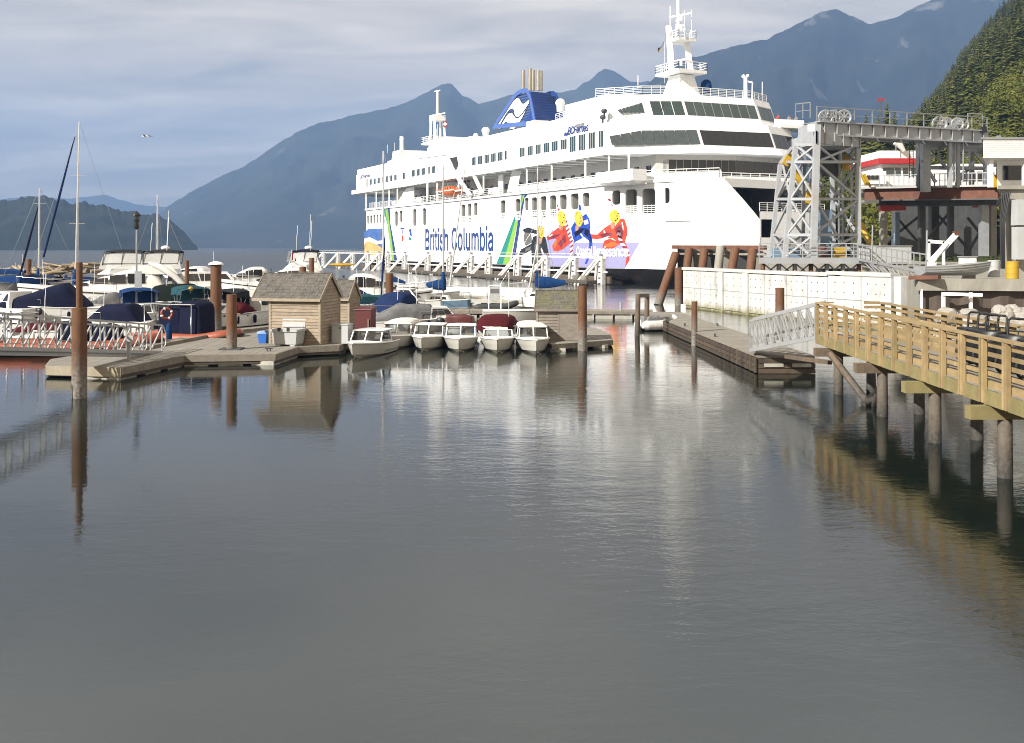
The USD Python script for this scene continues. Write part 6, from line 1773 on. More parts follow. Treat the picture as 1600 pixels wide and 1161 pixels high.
sailboat('sailboat with a dark blue furled sail in front of the big cruiser and berth', 600, 66, 150, 5.5, 236, 599, cover=None, hull='gelcoat', furl=((601, 372), (596, 462), 'canvas_mid'), boom=1.6, fb=.8)
sailboat('sailboat with a leaning white mast between the two blue sail covers', 812, 78, 20, 5.5, 330, 826, cover=None, lean=1.2, boom=1.6)
sailboat('sailboat with a thin mast right of the blue hulled sailboat', 722, 80, 15, 5.5, 262, 702, cover=None, lean=1.3, boom=1.6)

# --- inflatables --------------------------------------------------------------------------------------------------
def rib(label, px, d, heading, L, B, tube_mat, r=.26, name='inflatable_boat', covers=(), hullmat='rib_dark', stripe=True, z=.32):
    o = boat(label, px, HOR, d, heading, name=name, cat='inflatable boat')
    pts = []
    for k in range(25):
        t = k / 24
        if t < .36:
            x = -L / 2 + L * .72 * t / .36; y = B / 2 - r; zz = z
        elif t > .64:
            x = -L / 2 + L * .72 * (1 - t) / .36; y = -(B / 2 - r); zz = z
        else:
            a = math.pi * (.5 - (t - .36) / .28)
            x = -L / 2 + L * .72 + L * .26 * math.cos(a); y = (B / 2 - r) * math.sin(a); zz = z + .28 * math.cos(a)
        pts.append(V3(x, y, zz))
    MB().tube(pts, [r * .55] + [r] * 23 + [r * .55], 12).build('tube', tube_mat, o)
    if stripe:
        MB().tube([p + V3(0, math.copysign(r * .96, p[1]) if abs(p[0]) < L * .24 else p[1] / (B / 2) * r * .9, -.02) + V3(r * .96 if p[0] > L * .3 else 0, 0, 0) for p in pts], .05, 6).build('rub_strake', 'rubber', o)
    MB().loft([[V3(-L / 2, -B * .3, .15), V3(-L / 2, 0, -.15), V3(-L / 2, B * .3, .15)], [V3(L * .2, -B * .3, .18), V3(L * .2, 0, -.1), V3(L * .2, B * .3, .18)], [V3(L * .46, -.05, .45), V3(L * .46, 0, .3), V3(L * .46, .05, .45)]]).build('hull', hullmat, o)
    MB().polys([V3(-L / 2, -B * .35, .22), V3(L * .3, -B * .35, .22), V3(L * .3, B * .35, .22), V3(-L / 2, B * .35, .22)], [(0, 1, 2, 3)]).build('floor', 'rib_dark', o)
    for k, (x0, x1, w, h, mat) in enumerate(covers):
        canopy(o, x0, x1, w, .35, .35 + h, mat, 'canvas_cover', seed=k + 3, sag=.04, boxy=True)
    return o
r1 = rib('long orange inflatable rescue boat lying behind the left gangway', 118, 43.5, 8, 7.4, 2.5, 'rib_orange', .29, covers=((-.6, .7, 1.3, 1.15, 'canvas_navy'), (.9, 2.0, 1.4, .95, 'canvas_navy')))
tr = MB()
for x in (-2.6, -1.9):
    tr.tube([V3(x, -.9, .5), V3(x, -.9, 1.8), V3(x, .9, 1.8), V3(x, .9, .5)], .03, 6)
tr.tube([V3(-2.6, -.9, 1.8), V3(-1.9, -.9, 1.8)], .03, 6).tube([V3(-2.6, .9, 1.8), V3(-1.9, .9, 1.8)], .03, 6)
tr.build('roll_bar', 'stainless', r1); outboard(r1, -3.7, .35, .5, s=1.2); outboard(r1, -3.7, -.35, .5, s=1.2)
r2 = rib('orange inflatable with tall navy covers and a lifebuoy, beside the left dock', 293, 47.5, -20, 6.0, 2.2, 'rib_orange', .27, covers=((-1.3, .0, 1.3, 1.55, 'canvas_navy'), (.05, 1.25, 1.5, 1.85, 'canvas_navy')))
fr = MB()
for x in (-1.9, .9):
    fr.tube([V3(x, -.85, .5), V3(x, -.85, 2.0), V3(x, .85, 2.0), V3(x, .85, .5)], .03, 6)
fr.tube([V3(-1.9, -.85, 2.0), V3(.9, -.85, 2.0)], .03, 6).tube([V3(-1.9, .85, 2.0), V3(.9, .85, 2.0)], .03, 6)
fr.build('roll_bar', 'stainless', r2)
tm_ = trimesh.creation.torus(.25, .06, major_sections=18, minor_sections=8)
p = at(260.5, 490, 46.6)
lb = thing('lifebuoy', 'orange lifebuoy hung at the stern of the navy covered inflatable', 'lifebuoy', p)
Rm = trimesh.transformations.euler_matrix(math.radians(80), 0, math.radians(35))
MB().tm(tm_).moved(Rm).build('ring', 'rib_orange', lb)
mb = MB()
for a in range(4):
    an_ = a * math.pi / 2 + .4; mb.sphere((.25 * math.cos(an_), .25 * math.sin(an_), 0), (.073, .073, .073), 1)
mb.moved(Rm).build('band', 'white_paint', lb)
f = at(264, 525, 45.2)
fe = thing('fender', 'blue cloth hung over the side of the dock by the orange inflatable', 'cloth', f * V3(1, 1, 0))
MB().lathe(V3(0, 0, .42), [(.03, 0), (.14, .06), (.15, .45), (.1, .75), (.03, .8)], 10).build('cloth_body', 'canvas_blue', fe)
q = at(298, 451, 59)
yc = thing('buoy', 'yellow round float on top of the teal canopy', 'float', q); MB().sphere((0, 0, 0), (.14, .14, .13), 2).build('float_ball', 'yellow_paint', yc); MB().tube([V3(0, 0, -.3), V3(0, 0, 0)], .02, 5).build('stem', 'stainless', yc)
rib('black rubber dinghy lying on the cross float under the notice frame', 775, 68, 5, 3.0, 1.4, 'rib_dark', .2, name='rubber_dinghy', stripe=False, z=.55)
# white and grey tender hauled up against the long float
d1 = rib('white and grey striped rubber dinghy beside the pair of wooden posts', 1026, 55.5, 20, 2.3, 1.5, 'canvas_offwhite', .28, name='rubber_dinghy', stripe=False, covers=((-.9, .7, 1.0, .5, 'rib_grey'),))
# white boom and its notice frame
wb0, wb1 = at(697, 451, 78), at(834, 455, 76)
ORG[0] = wb0 * V3(1, 1, 0)
bo = thing('floating_boom', 'long white cylindrical boom floating below the berth frames', 'boom', ORG[0])
for k in range(2):
    a, b_ = wb0 + (wb1 - wb0) * (.5 * k), wb0 + (wb1 - wb0) * (.5 * k + .49)
    a[2] = b_[2] = 1.15
    MB().tube([a, a + (b_ - a) * .02, a + (b_ - a) * .98, b_], [.3, .42, .42, .3], 14).build('boom_tube', 'white_paint', bo)
    for t in (.1, .5, .9):
        q = a + (b_ - a) * t; MB().box((q[0], q[1], .45), (.5, .6, .9)).build('boom_cradle', 'float_white', bo)
MB().bar(wb0 * V3(1, 1, 0) + UPZ * .5, wb1 * V3(1, 1, 0) + UPZ * .5, 1.2, .3).build('boom_float', 'float_white', bo)
ORG[0] = np.zeros(3)
n0 = at(773, 483, 66) * V3(1, 1, 0)
nf = thing('notice_frame', 'white framed notice board standing on the cross float', 'sign', n0)
zt = EYE - (446 - HOR) * 66 / FPX
MB().box((-.42, 0, .5 + (zt - .5) / 2), (.07, .07, zt - .5)).box((.42, 0, .5 + (zt - .5) / 2), (.07, .07, zt - .5)).box((0, 0, zt), (.91, .07, .07)).build('sign_frame', 'white_paint', nf)
MB().box((0, -.05, zt - .55), (.72, .03, .9)).build('sign_board', 'tote_grey', nf); MB().box((0, -.07, zt - .38), (.6, .02, .3)).build('sign_print', 'canvas_grey', nf)
nr = at(622, 436, 63.8)
rg_ = thing('cloth', 'bright blue cloth tied to the rusty pile by the white cruiser', 'cloth', nr)
MB().loft([[V3(-.3 + .16 * i, .03 * math.sin(2 * i), .2 * math.cos(j) * (1 - .12 * i) - .05 * i) for j in np.linspace(0, math.pi, 6)] for i in range(6)]).build('cloth_body', 'canvas_blue', rg_)

kx = at(534, 414, 69)
ky = thing('kayak', 'yellow kayak carried on the cabin roof of the white cruiser by the berth', 'kayak', kx, math.radians(8))
MB().loft([[V3(x, w * math.cos(a), h * math.sin(a) + .05 * (x / .95) ** 2) for a in np.linspace(0, 2 * math.pi, 10, endpoint=False)] for x, w, h in ((-.95, .01, .02), (-.6, .17, .1), (0, .26, .15), (.6, .17, .1), (.95, .01, .02))], close=True, cap=True).build('hull', 'yellow_paint', ky)
MB().sphere((0, 0, .12), (.26, .14, .05), 1).build('cockpit', 'black_plastic', ky)
MB().bar((.3, -.25, -.2), (.3, .25, -.2), .05, .4).bar((-.3, -.25, -.2), (-.3, .25, -.2), .05, .4).build('cradle', 'stainless', ky)
fx = at(455, 430, 80)
fg = thing('boat_flag', 'red and white flag on a staff at the stern of the cruiser behind the hut', 'flag', fx)
MB().tube([V3(0, 0, 0), V3(.05, 0, 2.1)], .02, 6).build('staff', 'white_paint', fg)
for j, mt in enumerate(('red_paint', 'white_paint', 'red_paint')):
    MB().loft([[V3(.06 + .13 * (j + t), .05 * math.sin(3 * (j + t)), 1.25 + .1 * (j + t) * -.4), V3(.05 + .12 * (j + t), .05 * math.sin(3 * (j + t)), 2.0 - .25 * (j + t))] for t in np.linspace(0, 1, 4)]).build('flag_stripe', mt, fg)

# --- driftwood breakwater -----------------------------------------------------------------------------------------
ORG[0] = V3(-60, 112, 0)
bw = thing('breakwater_float', 'long low timber breakwater carrying driftwood at the back of the left marina', 'breakwater', ORG[0])
a, b_ = at(-40, 400, 116) * V3(1, 1, 0), at(166, 400, 108) * V3(1, 1, 0)
for k in range(3):
    MB().bar(a + UPZ * (.35 + .5 * k) + V3(0, .2 * k, 0), b_ + UPZ * (.35 + .5 * k) + V3(0, .2 * k, 0), 1.6 - .3 * k, .46).build('timber', 'wood_pile_grey', bw)
ORG[0] = np.zeros(3)
rg = random.Random(42)
for k in range(60):
    t = rg.uniform(0, 1); c = a + (b_ - a) * t + V3(0, rg.uniform(-.6, .8), 1.65)
    hmax = 1.3 if .55 < t < .95 else .5
    c[2] += rg.uniform(0, hmax)
    L = rg.uniform(1.2, 3.8); an_ = rg.gauss(0, .5); el = rg.gauss(0, .22 if rg.random() < .8 else .5)
    dv_ = V3(math.cos(an_) * math.cos(el), math.sin(an_) * math.cos(el), math.sin(el)) * L / 2
    r = rg.uniform(.1, .24)
    o = MB().tube([c - dv_, c, c + dv_], [r, r * .95, r * .7], 7).build('driftwood_log', 'driftwood')
    tag(o, 'weathered driftwood log heaped on the breakwater at the far left', 'log', 'driftwood logs on the breakwater')

# ------------------------------------------------------------------ white steel berth frames
B0, B1 = at(470, HOR, 252) * V3(1, 1, 0), at(947, HOR, 122) * V3(1, 1, 0)
BX = unit(B1 - B0)
def bline(px):
    r = V3((px - 800) / FPX, 1, 0); N = V3(BX[1], -BX[0], 0)
    return r * ((N @ B0) / (N @ r))
ORG[0] = B1.copy()
bt_ = thing('ferry_berth', 'row of white steel fender frames with a long top rail along the ferry side', 'berth', B1)
ZT = 3.45
BO = V3(BX[1], -BX[0], 0); BO = BO if BO[0] < 0 else -BO
MB().bar(bline(466) + UPZ * ZT, bline(948) + UPZ * ZT, .22, .24).build('top_beam', 'berth_white', bt_)
MB().bar(bline(560) - BO * .1 + UPZ * 1.6, bline(948) - BO * .1 + UPZ * 1.6, .2, .22).build('mid_beam', 'berth_white', bt_)
MB().bar(bline(466) + UPZ * (ZT + .45), bline(948) + UPZ * (ZT + .45), .06, .06).build('hand_rail', 'berth_white', bt_)
for px in (476, 489, 505, 528, 551, 574, 592, 606, 632, 668, 702, 735, 763, 808, 852, 895.5, 937):
    p = bline(px)
    MB().box(p + UPZ * 1.1 - BX * .65, (.46, .46, 4.9), ax=(BX, -BO, UPZ)).build('post', 'berth_white', bt_)
    m = MB().box(p + UPZ * 1.2 + BX * .35, (1.25, .5, 4.8), ax=(BX, -BO, UPZ))
    m.build('fender_panel', 'berth_white', bt_)
    m = MB()
    for k in range(6):
        m.box(p + UPZ * (-.6 + .72 * k) + BX * .35 + BO * .24, (.5, .12, .16), ax=(BX, -BO, UPZ))
    tag(m.build('fender_bolts', 'dark_steel', bt_), kind='stuff')
    for s in (-.7, .1):
        MB().tube([p + BX * s + UPZ * 3.2 + BO * .1, p + BX * (s - .6) + BO * 3.6 - UPZ * .7], .17, 8).build('raking_brace', 'berth_white', bt_)
    MB().box(p + UPZ * (ZT + .25) + BX * .3, (.5, .4, .5), ax=(BX, -BO, UPZ)).build('head_block', 'galvanised', bt_)
MB().bar(bline(640) + BO * 2.2 + UPZ * .35, bline(948) + BO * 2.2 + UPZ * .35, 1.6, .5).build('lower_walkway', 'wood_pile_grey', bt_)
MB().bar(bline(560) - BO * .6 + UPZ * .55, bline(948) - BO * .6 + UPZ * .55, .3, .9).build('timber_fender', 'wood_pile', bt_)
for px in (938, 925):
    p = bline(px) + BO * 2.4
    MB().tube([p - UPZ * 1.2, p + UPZ * 1.2], .5, 12).build('dolphin_pile', 'concrete_old', bt_)
ORG[0] = np.zeros(3)

# ------------------------------------------------------------------ concrete wall with panels
CW = [V3(13.75, 77.5, 0), V3(17.3, 66.2, 0), V3(22.2, 55.0, 0)]
ORG[0] = CW[1].copy()
cw = thing('concrete_wall', 'long pale concrete harbour wall of bolted panels with green weed at its foot', 'wall', CW[1])
def cw_hit(px):
    r = V3((px - 800) / FPX, 1, 0)
    for a, b in zip(CW, CW[1:]):
        X = unit(b - a); N = V3(X[1], -X[0], 0)
        t = (N @ a) / (N @ r); q = r * t
        s = (q - a) @ X
        if s <= np.linalg.norm(b - a) + .01 or b is CW[-1]:
            return q, X
hl = MB()
xs = [1067.5, 1095, 1128, 1167, 1195, 1230, 1262, 1294, 1346, 1394]
for k, (xa, xb) in enumerate(zip(xs, xs[1:])):
    (pa_, Xa), (pb_, Xb) = cw_hit(xa), cw_hit(xb - .01)
    X = unit(pb_ - pa_); N = V3(X[1], -X[0], 0); N = N if N[0] < 0 else -N
    L = np.linalg.norm(pb_ - pa_)
    zt = 3.02 if xa < 1290 else 3.12
    MB().box((pa_ + pb_) / 2 + UPZ * .8 - N * .3, (L - .004, .5, 4.3), ax=(X, -N, UPZ)).build('wall_core', 'concrete', cw)
    for z0, z1 in ((.15, 1.55), (1.58, zt - .12)):
        MB().box((pa_ + pb_) / 2 + UPZ * (z0 + z1) / 2 - N * .03, (L - .05, .12, z1 - z0), ax=(X, -N, UPZ)).build('wall_panel', 'concrete', cw)
        for i in range(3):
            for j in (0.3, .72):
                c = pa_ + X * (L * (.22 + .28 * i)) + UPZ * (z0 + (z1 - z0) * j) + N * .034
                hl.tube([c - N * .02, c], .045, 8)
    MB().bar(pa_ + UPZ * (zt + .06) - N * .2, pb_ + UPZ * (zt + .06) - N * .2, .66, .22).build('coping', 'concrete', cw)
for px in (1128, 1167):
    q, X = cw_hit(px); N = V3(X[1], -X[0], 0); N = N if N[0] < 0 else -N
    MB().box(q + UPZ * 1.3 + N * .02, (.7, .3, 3.3), ax=(X, -N, UPZ)).build('wall_pillar', 'concrete', cw)
e0 = CW[2]; MB().box(e0 + V3(1.0, .4, 1.0), (2.4, .6, 4.2), rz=.35).build('wall_end', 'concrete', cw)
tag(hl.build('tie_holes', 'dark_interior', cw), kind='stuff')
ORG[0] = np.zeros(3)

# rusty fender piles beside the wall head
def raker(p0, p1, r, label, mat='rust_pile_brown'):
    b = np.asarray(p0, float) * V3(1, 1, 0)
    o = thing('fender_pile', label, 'pile', b); ORG[0] = b
    MB().tube([p0, p1], r, 12).build('pile_shaft', mat, o); ORG[0] = np.zeros(3)
raker(at(1028, 478, 80), at(1056, 396, 82), .36, 'big brown pile leaning right against the head of the rusty fender row')
raker(at(1061, 484, 79), at(1061, 418, 79), .36, 'stubby upright dark pile at the left end of the concrete wall')
for k, (bx, tx, tp) in enumerate(((1072, 1077, 388), (1096, 1101, 389), (1121, 1126, 385), (1142, 1149, 388), (1172, 1176, 390))):
    raker(at(bx, 432, 79 - k * 2.0), at(tx, tp, 79.5 - k * 2.0), .34, ['leftmost brown pile under the rusty walkway beam', 'second brown pile from the left under the rusty walkway beam', 'third pile from the left under the rusty beam, grey and scraped', 'fourth brown pile from the left under the rusty walkway beam', 'rightmost brown pile under the rusty beam by the steel platform'][k], 'rust_pile_brown' if k != 2 else 'concrete_old')
ORG[0] = at(1057, 390, 82) * V3(1, 1, 0)
rbm = thing('walkway_beam', 'rusty brown steel beam over the leaning fender piles', 'beam', ORG[0])
MB().bar(at(1052, 386, 82), at(1196, 387, 71.5), .3, .32).build('beam', 'rust_beam', rbm)
MB().bar(at(1060, 396, 82.2), at(1196, 397, 72), .2, .2).build('lower_beam', 'concrete_old', rbm)
for k, px in enumerate((1066, 1088, 1112, 1135, 1160, 1184)):
    d = 81 - k * 1.8
    MB().box(at(px, 408, d + 1.2), (.8, .3, 2.2)).build('backing_panel', 'concrete_old' if k % 2 else 'dark_steel', rbm)
ORG[0] = np.zeros(3)

# ------------------------------------------------------------------ ferry ramp: platform, lift tower, gantry
def px_bar(m, a, b, w, h=None):
    return m.bar(at(*a), at(*b), w, h or w)
def steel(o, name, segs, w, mat='tower_paint', single=True):
    for s in segs:
        MB().bar(at(*s[0]), at(*s[1]), w, w).build(name, mat, o)

ORG[0] = at(1271, 403, 70) * V3(1, 1, 0)
pf = thing('steel_platform', 'pale steel working platform with railings on lattice legs behind the concrete wall', 'platform', ORG[0])
zpf = EYE - (403 - HOR) * 70 / FPX
PF = [at(1186, HOR, 69.5), at(1345, HOR, 69.5), at(1349, HOR, 80), at(1200, HOR, 80)]
prism(PF, zpf - .26, zpf).build('deck', 'tower_paint', pf)
MB().bar(PF[0] * V3(1, 1, 0) + V3(0, -.06, zpf - .2), PF[1] * V3(1, 1, 0) + V3(0, -.06, zpf - .2), .1, .42).build('edge_beam', 'tower_paint', pf)
rail_run([p * V3(1, 1, 0) + UPZ * zpf for p in PF[:2]], 1.05, 1.0, mat='tower_paint', parent=pf, bars=3)
rail_run([PF[1] * V3(1, 1, 0) + UPZ * zpf, PF[2] * V3(1, 1, 0) + UPZ * zpf], 1.05, 1.0, mat='tower_paint', parent=pf, bars=3)
for i in range(7):
    for d in (70, 76):
        px = 1192 + 25 * i
        a, b = at(px, 408, d), at(px, 470, d); b[2] = -1
        MB().tube([a, b], .17, 8).build('leg', 'galvanised' if i % 3 else 'rust_pile_brown', pf)
        if i < 6:
            MB().bar(at(px, 411, d), at(px + 25, 432, d), .1, .1).build('brace', 'galvanised', pf)
            MB().bar(at(px + 25, 411, d), at(px, 432, d), .1, .1).build('brace', 'galvanised', pf)
for px, w, h, mat in ((1220, 1.2, .7, 'hull_bluegrey'), (1240, .8, .8, 'hull_bluegrey'), (1285, .7, .9, 'rust_beam'), (1312, .9, .8, 'yellow_paint')):
    p = at(px, HOR, 74); MB().box((p[0], p[1], zpf + h / 2), (w, .6, h)).build('equipment_box', mat, pf)
ORG[0] = np.zeros(3)

L1, L2, L4, L5, R6, R3 = ((1204, 402), (1238, 231), 75.5), ((1226, 402), (1243, 229), 72), ((1270.5, 402), (1277, 195), 70), ((1341, 402), (1340.5, 208), 73), ((1302, 400), (1300, 215), 78.5), ((1254, 400), (1257, 215), 78)
ORG[0] = at(1271, 403, 70) * V3(1, 1, 0)
tw = thing('lift_tower', 'tall pale lattice steel tower of the ferry ramp lift, counterweights inside', 'tower', ORG[0])
def leg_pt(L, py):
    (bx, by), (tx, ty), d = L
    t = (by - py) / (by - ty)
    return at(bx + (tx - bx) * t, py, d)
K1 = lambda py: at(1204 + (1219 - 1204) * (402 - py) / (402 - 257), py, 75.5) if py > 257 else at(1219 + (1238 - 1219) * (257 - py) / 26, py, 75.5)
legs = [K1] + [lambda py, L=L: leg_pt(L, py) for L in (L2, L4, L5, R6, R3)]
wid = (.30, .34, .42, .34, .34, .26)
tops = (231, 229, 195, 205, 215, 215)
for f, w, tp in zip(legs, wid, tops):
    pts = [f(403), f(257), f(tp)]
    m = MB()
    for a, b in zip(pts, pts[1:]):
        m.bar(a, b, w, w)
    m.build('leg', 'tower_paint' if w != .26 else 'galvanised', tw)
LV = [402, 367, 311, 253, 226]
adj = [(0, 1), (1, 2), (2, 3), (3, 4), (4, 5), (5, 0)]
for a, b in adj:
    for k, y in enumerate(LV[1:]):
        MB().bar(legs[a](y), legs[b](y), .2, .2).build('girt', 'tower_paint', tw)
    for k, (y0, y1) in enumerate(zip(LV, LV[1:])):
        if (a, b) in ((2, 3), (3, 4)):
            p, q = (legs[a](y0), legs[b](y1)) if k != 2 else (legs[a](y1), legs[b](y0))
            MB().bar(p, q, .16, .16).build('brace', 'tower_paint', tw)
            if k in (1, 3):
                MB().bar(legs[a](y1), (legs[a](y0) + legs[b](y0)) / 2, .15, .15).build('brace', 'tower_paint', tw)
            if k == 2:
                MB().bar((legs[a](y0) + legs[b](y1)) / 2, legs[b](y0), .13, .13).build('brace', 'tower_paint', tw)
        else:
            MB().bar(legs[a](y0), legs[b](y1), .14, .14).build('brace', 'tower_paint', tw)
            if k % 2 == 0 or (a, b) == (1, 2):
                MB().bar(legs[b](y0), legs[a](y1), .14, .14).build('brace', 'tower_paint', tw)
# counterweight, guides, ladders and hydraulic hoses inside
MB().box(at(1288, 370, 75), (.9, 1.0, 4.2)).build('counterweight', 'hull_bluegrey', tw)
MB().box(at(1296, 250, 75.5), (1.4, .8, 2.6)).build('winch_box', 'dark_steel', tw)
MB().box(at(1321, 212, 73.5), (1.1, .6, 1.5)).build('winch_box', 'rust_beam', tw)
for px, d in ((1311, 75), (1317, 76), (1266, 76), (1331, 77)):
    MB().bar(at(px, 402, d), at(px, 215, d), .14, .18).build('guide_rail', 'galvanised', tw)
for a, b in (((1226, 258, 74), (1236, 240, 74)), ((1236, 262, 74), (1252, 284, 74)), ((1262, 318, 75), (1268, 290, 75)), ((1319, 265, 75), (1325, 240, 75))):
    MB().bar(at(*a), at(*b), .3, .5).build('hydraulic_arm', 'yellow_paint', tw)
ld = MB()
for px in (1276, 1281):
    ld.bar(at(px, 400, 73), at(px, 215, 73), .05, .05)
for k in range(36):
    ld.bar(at(1276, 400 - 5 * k, 73), at(1281, 400 - 5 * k, 73), .04, .04)
tag(ld.build('ladder', 'galvanised', tw), kind='stuff')
# head: plated box girders
def plate_box(name, o, q, z0, z1, mat='tower_paint'):
    prism([p * V3(1, 1, 0) for p in q], z0, z1).build(name, mat, o)
zt = lambda py, d: EYE - (py - HOR) * d / FPX
hd_ = [at(1238, HOR, 74.8), at(1276, HOR, 69.8), at(1344, HOR, 72.8), at(1305, HOR, 78.5)]
plate_box('head_girder', tw, hd_, zt(224, 70), zt(206, 70))
plate_box('head_box', tw, [at(1247, HOR, 74), at(1276, HOR, 70.2), at(1288, HOR, 72), at(1258, HOR, 76)], zt(205, 70), zt(189, 70))
for p, q, n in ((hd_[0], hd_[1], 4), (hd_[1], hd_[2], 5)):
    for k in range(n + 1):
        a = p + (q - p) * k / n
        MB().box(a * V3(1, 1, 0) + V3(-.02, -.06, (zt(224, 70) + zt(206, 70)) / 2), (.07, .1, zt(206, 70) - zt(224, 70) + .08)).build('stiffener', 'tower_paint', tw)
MB().box(at(1272, 200, 69.9), (.9, .08, .5)).build('lamp_panel', 'siding_white', tw)
ORG[0] = np.zeros(3)

ORG[0] = at(1400, 290, 76) * V3(1, 1, 0)
gt = thing('gantry_bridge', 'long pale steel girder with sheaves and a catwalk linking the two lift towers', 'gantry', ORG[0])
g0, g1 = at(1277, 199, 70.6), at(1543, 213, 79.5)
MB().bar(g0 - UPZ * .05, g1 - UPZ * .05, .12, .92).build('web', 'tower_paint', gt)
for dz in (-.55, .42):
    MB().bar(g0 + UPZ * dz, g1 + UPZ * dz, .5, .1).build('flange', 'tower_paint', gt)
MB().bar(g0 + V3(.2, 2.4, -.1), g1 + V3(.2, 2.4, -.1), .12, .92).build('web', 'tower_paint', gt)
for k in range(15):
    p = g0 + (g1 - g0) * (k + .5) / 15
    MB().box(p + V3(0, -.12, -.06), (.06, .2, .84)).build('stiffener', 'tower_paint', gt)
    if k % 2 == 0:
        MB().bar(p + V3(0, -.2, -.4), p + V3(.5, .0, -.9), .06, .06).build('bracket', 'galvanised', gt)
MB().bar(g0 + V3(0, 1.2, .5), g1 + V3(0, 1.2, .5), 2.2, .06).build('catwalk', 'galvanised', gt)
rail_run([g0 + V3(0, .1, .5), g1 + V3(0, .1, .5)], 1.05, 1.9, mat='galvanised', parent=gt, bars=1)
rail_run([at(1243, 186, 74), at(1266, 184, 72)], 1.15, 1.1, mat='galvanised', parent=gt, bars=1); rail_run([at(1512, 199, 79), at(1535, 200, 79.5)], 1.15, 1.1, mat='galvanised', parent=gt, bars=1)
def sheave(px, py, d, r):
    c = at(px, py, d); m = MB()
    n = 24
    for rr, w in ((r, .14), (r * .86, .10)):
        ring = [c + V3(rr * math.cos(2 * math.pi * k / n), 0, rr * math.sin(2 * math.pi * k / n)) for k in range(n + 1)]
        m.tube(ring, w * .5, 6, cap=False)
    for k in range(8):
        a = 2 * math.pi * k / 8
        m.bar(c, c + V3(math.cos(a), 0, math.sin(a)) * r * .9, .1, .06, up=V3(0, 1, 0))
    m.tube([c - V3(0, .2, 0), c + V3(0, .2, 0)], r * .2, 10)
    m.build('sheave', 'galvanised', gt)
for px, py, d, r in ((1290, 183, 71.5, .5), (1302, 183, 73, .5), (1319, 183, 71.8, .52), (1468, 194, 77, .58), (1480, 194, 78.5, .5), (1496, 194, 77.5, .48), (1505, 195, 78.5, .45)):
    sheave(px, py, d, r)
MB().box(at(1305, 183, 74), (1.6, 1.0, .9)).build('motor_housing', 'dark_steel', gt); MB().box(at(1536, 203, 79), (.45, .4, .45)).build('floodlight', 'black_metal', gt)
MB().box(at(1487, 196, 78.6), (.9, .6, .7)).build('motor_housing', 'galvanised', gt)
ORG[0] = np.zeros(3)

ORG[0] = at(1480, 292, 80) * V3(1, 1, 0)
t2 = thing('lift_tower', 'second lattice lift tower at the shore end of the gantry', 'tower', ORG[0])
for px, d, w, yb, mat in ((1446, 79, .62, 292, 'galvanised'), (1437, 83, .5, 292, 'dark_steel'), (1484, 78, .3, 285, 'tower_paint'), (1497, 78.5, .26, 285, 'tower_paint'), (1518, 82, .34, 290, 'galvanised'), (1541, 80, .36, 290, 'galvanised'), (1560, 84, .3, 290, 'galvanised')):
    MB().bar(at(px, yb + 8, d), at(px, 212, d), w, w).build('leg', mat, t2)
for a, b in (((1452, 250, 79), (1478, 225, 79)), ((1478, 262, 79), (1452, 228, 79)), ((1500, 250, 80), (1522, 232, 80)), ((1540, 258, 80), (1516, 230, 80)), ((1500, 280, 80), (1522, 252, 80)), ((1462, 285, 79), (1440, 250, 79))):
    MB().bar(at(*a), at(*b), .22, .22).build('brace', 'galvanised', t2)
for y in (228, 262):
    MB().bar(at(1440, y, 79), at(1541, y + 1, 80), .26, .3).build('girt', 'galvanised', t2)
MB().box(at(1516, 226, 80.5), (2.5, 1.4, 1.3)).build('head_girder', 'galvanised', t2); MB().box(at(1462, 222, 79.5), (1.5, 1.0, 1.0)).build('head_girder', 'tower_paint', t2)
MB().box(at(1441, 262, 80), (.7, .6, 3.4)).build('counterweight', 'dark_steel', t2)
for px in (1490, 1493, 1505):
    MB().tube([at(px, 285, 78), at(px, 205, 78)], .06, 6).build('cable', 'galvanised', t2)
lad = MB()
for px in (1421, 1427):
    lad.bar(at(px, 278, 78), at(px, 215, 78), .05, .05)
for k in range(14):
    lad.bar(at(1421, 276 - 4.4 * k, 78), at(1427, 276 - 4.4 * k, 78), .04, .04)
tag(lad.build('ladder', 'dark_steel', t2), kind='stuff')
ORG[0] = np.zeros(3)

ORG[0] = at(1455, 310, 82) * V3(1, 1, 0)
rp = thing('vehicle_ramp', 'upper vehicle ramp with rusty brown side girder and pale railing', 'ramp', ORG[0])
a, b = at(1352, 303, 84), at(1560, 301, 77)
MB().bar(a, b, .35, 1.12).build('side_girder', 'rust_beam', rp)
MB().bar(at(1345, 294, 84), at(1556, 290, 76.9), .7, .16).build('kerb', 'aluminium', rp)
MB().bar(at(1349, 313.2, 83.9), at(1562, 311.2, 76.8), .6, .1).build('flange', 'dark_steel', rp)
prism([at(1345, 0, 84.4), at(1556, 0, 77.4), at(1556, 0, 87), at(1345, 0, 92)], zt(292, 80) - .3, zt(292, 80) - .02).build('roadway', 'dark_steel', rp)
rail_run([at(1374, 293, 83), at(1553, 290, 77)], 1.05, .42, mat='tower_paint', parent=rp, bars=1)
m = MB()
for k in range(60):
    p = a + (b - a) * (k + .5) / 60 + UPZ * .5
    m.box(p + V3(0, -.2, .03), (.1, .06, .14))
tag(m.build('kerb_posts', 'dark_steel', rp), kind='stuff')
MB().box(at(1558, 283, 76.5), (.55, .5, 1.0)).build('yellow_bin', 'yellow_paint', rp)
MB().bar(at(1344, 270, 82), at(1354, 290, 82), .12, .2).bar(at(1350, 272, 82), at(1360, 292, 82), .12, .2).build('ramp_latch', 'yellow_paint', rp)
MB().bar(at(1345, 316, 82), at(1372, 315, 82), .4, .3).build('ramp_lip', 'aluminium', rp)
ORG[0] = np.zeros(3)

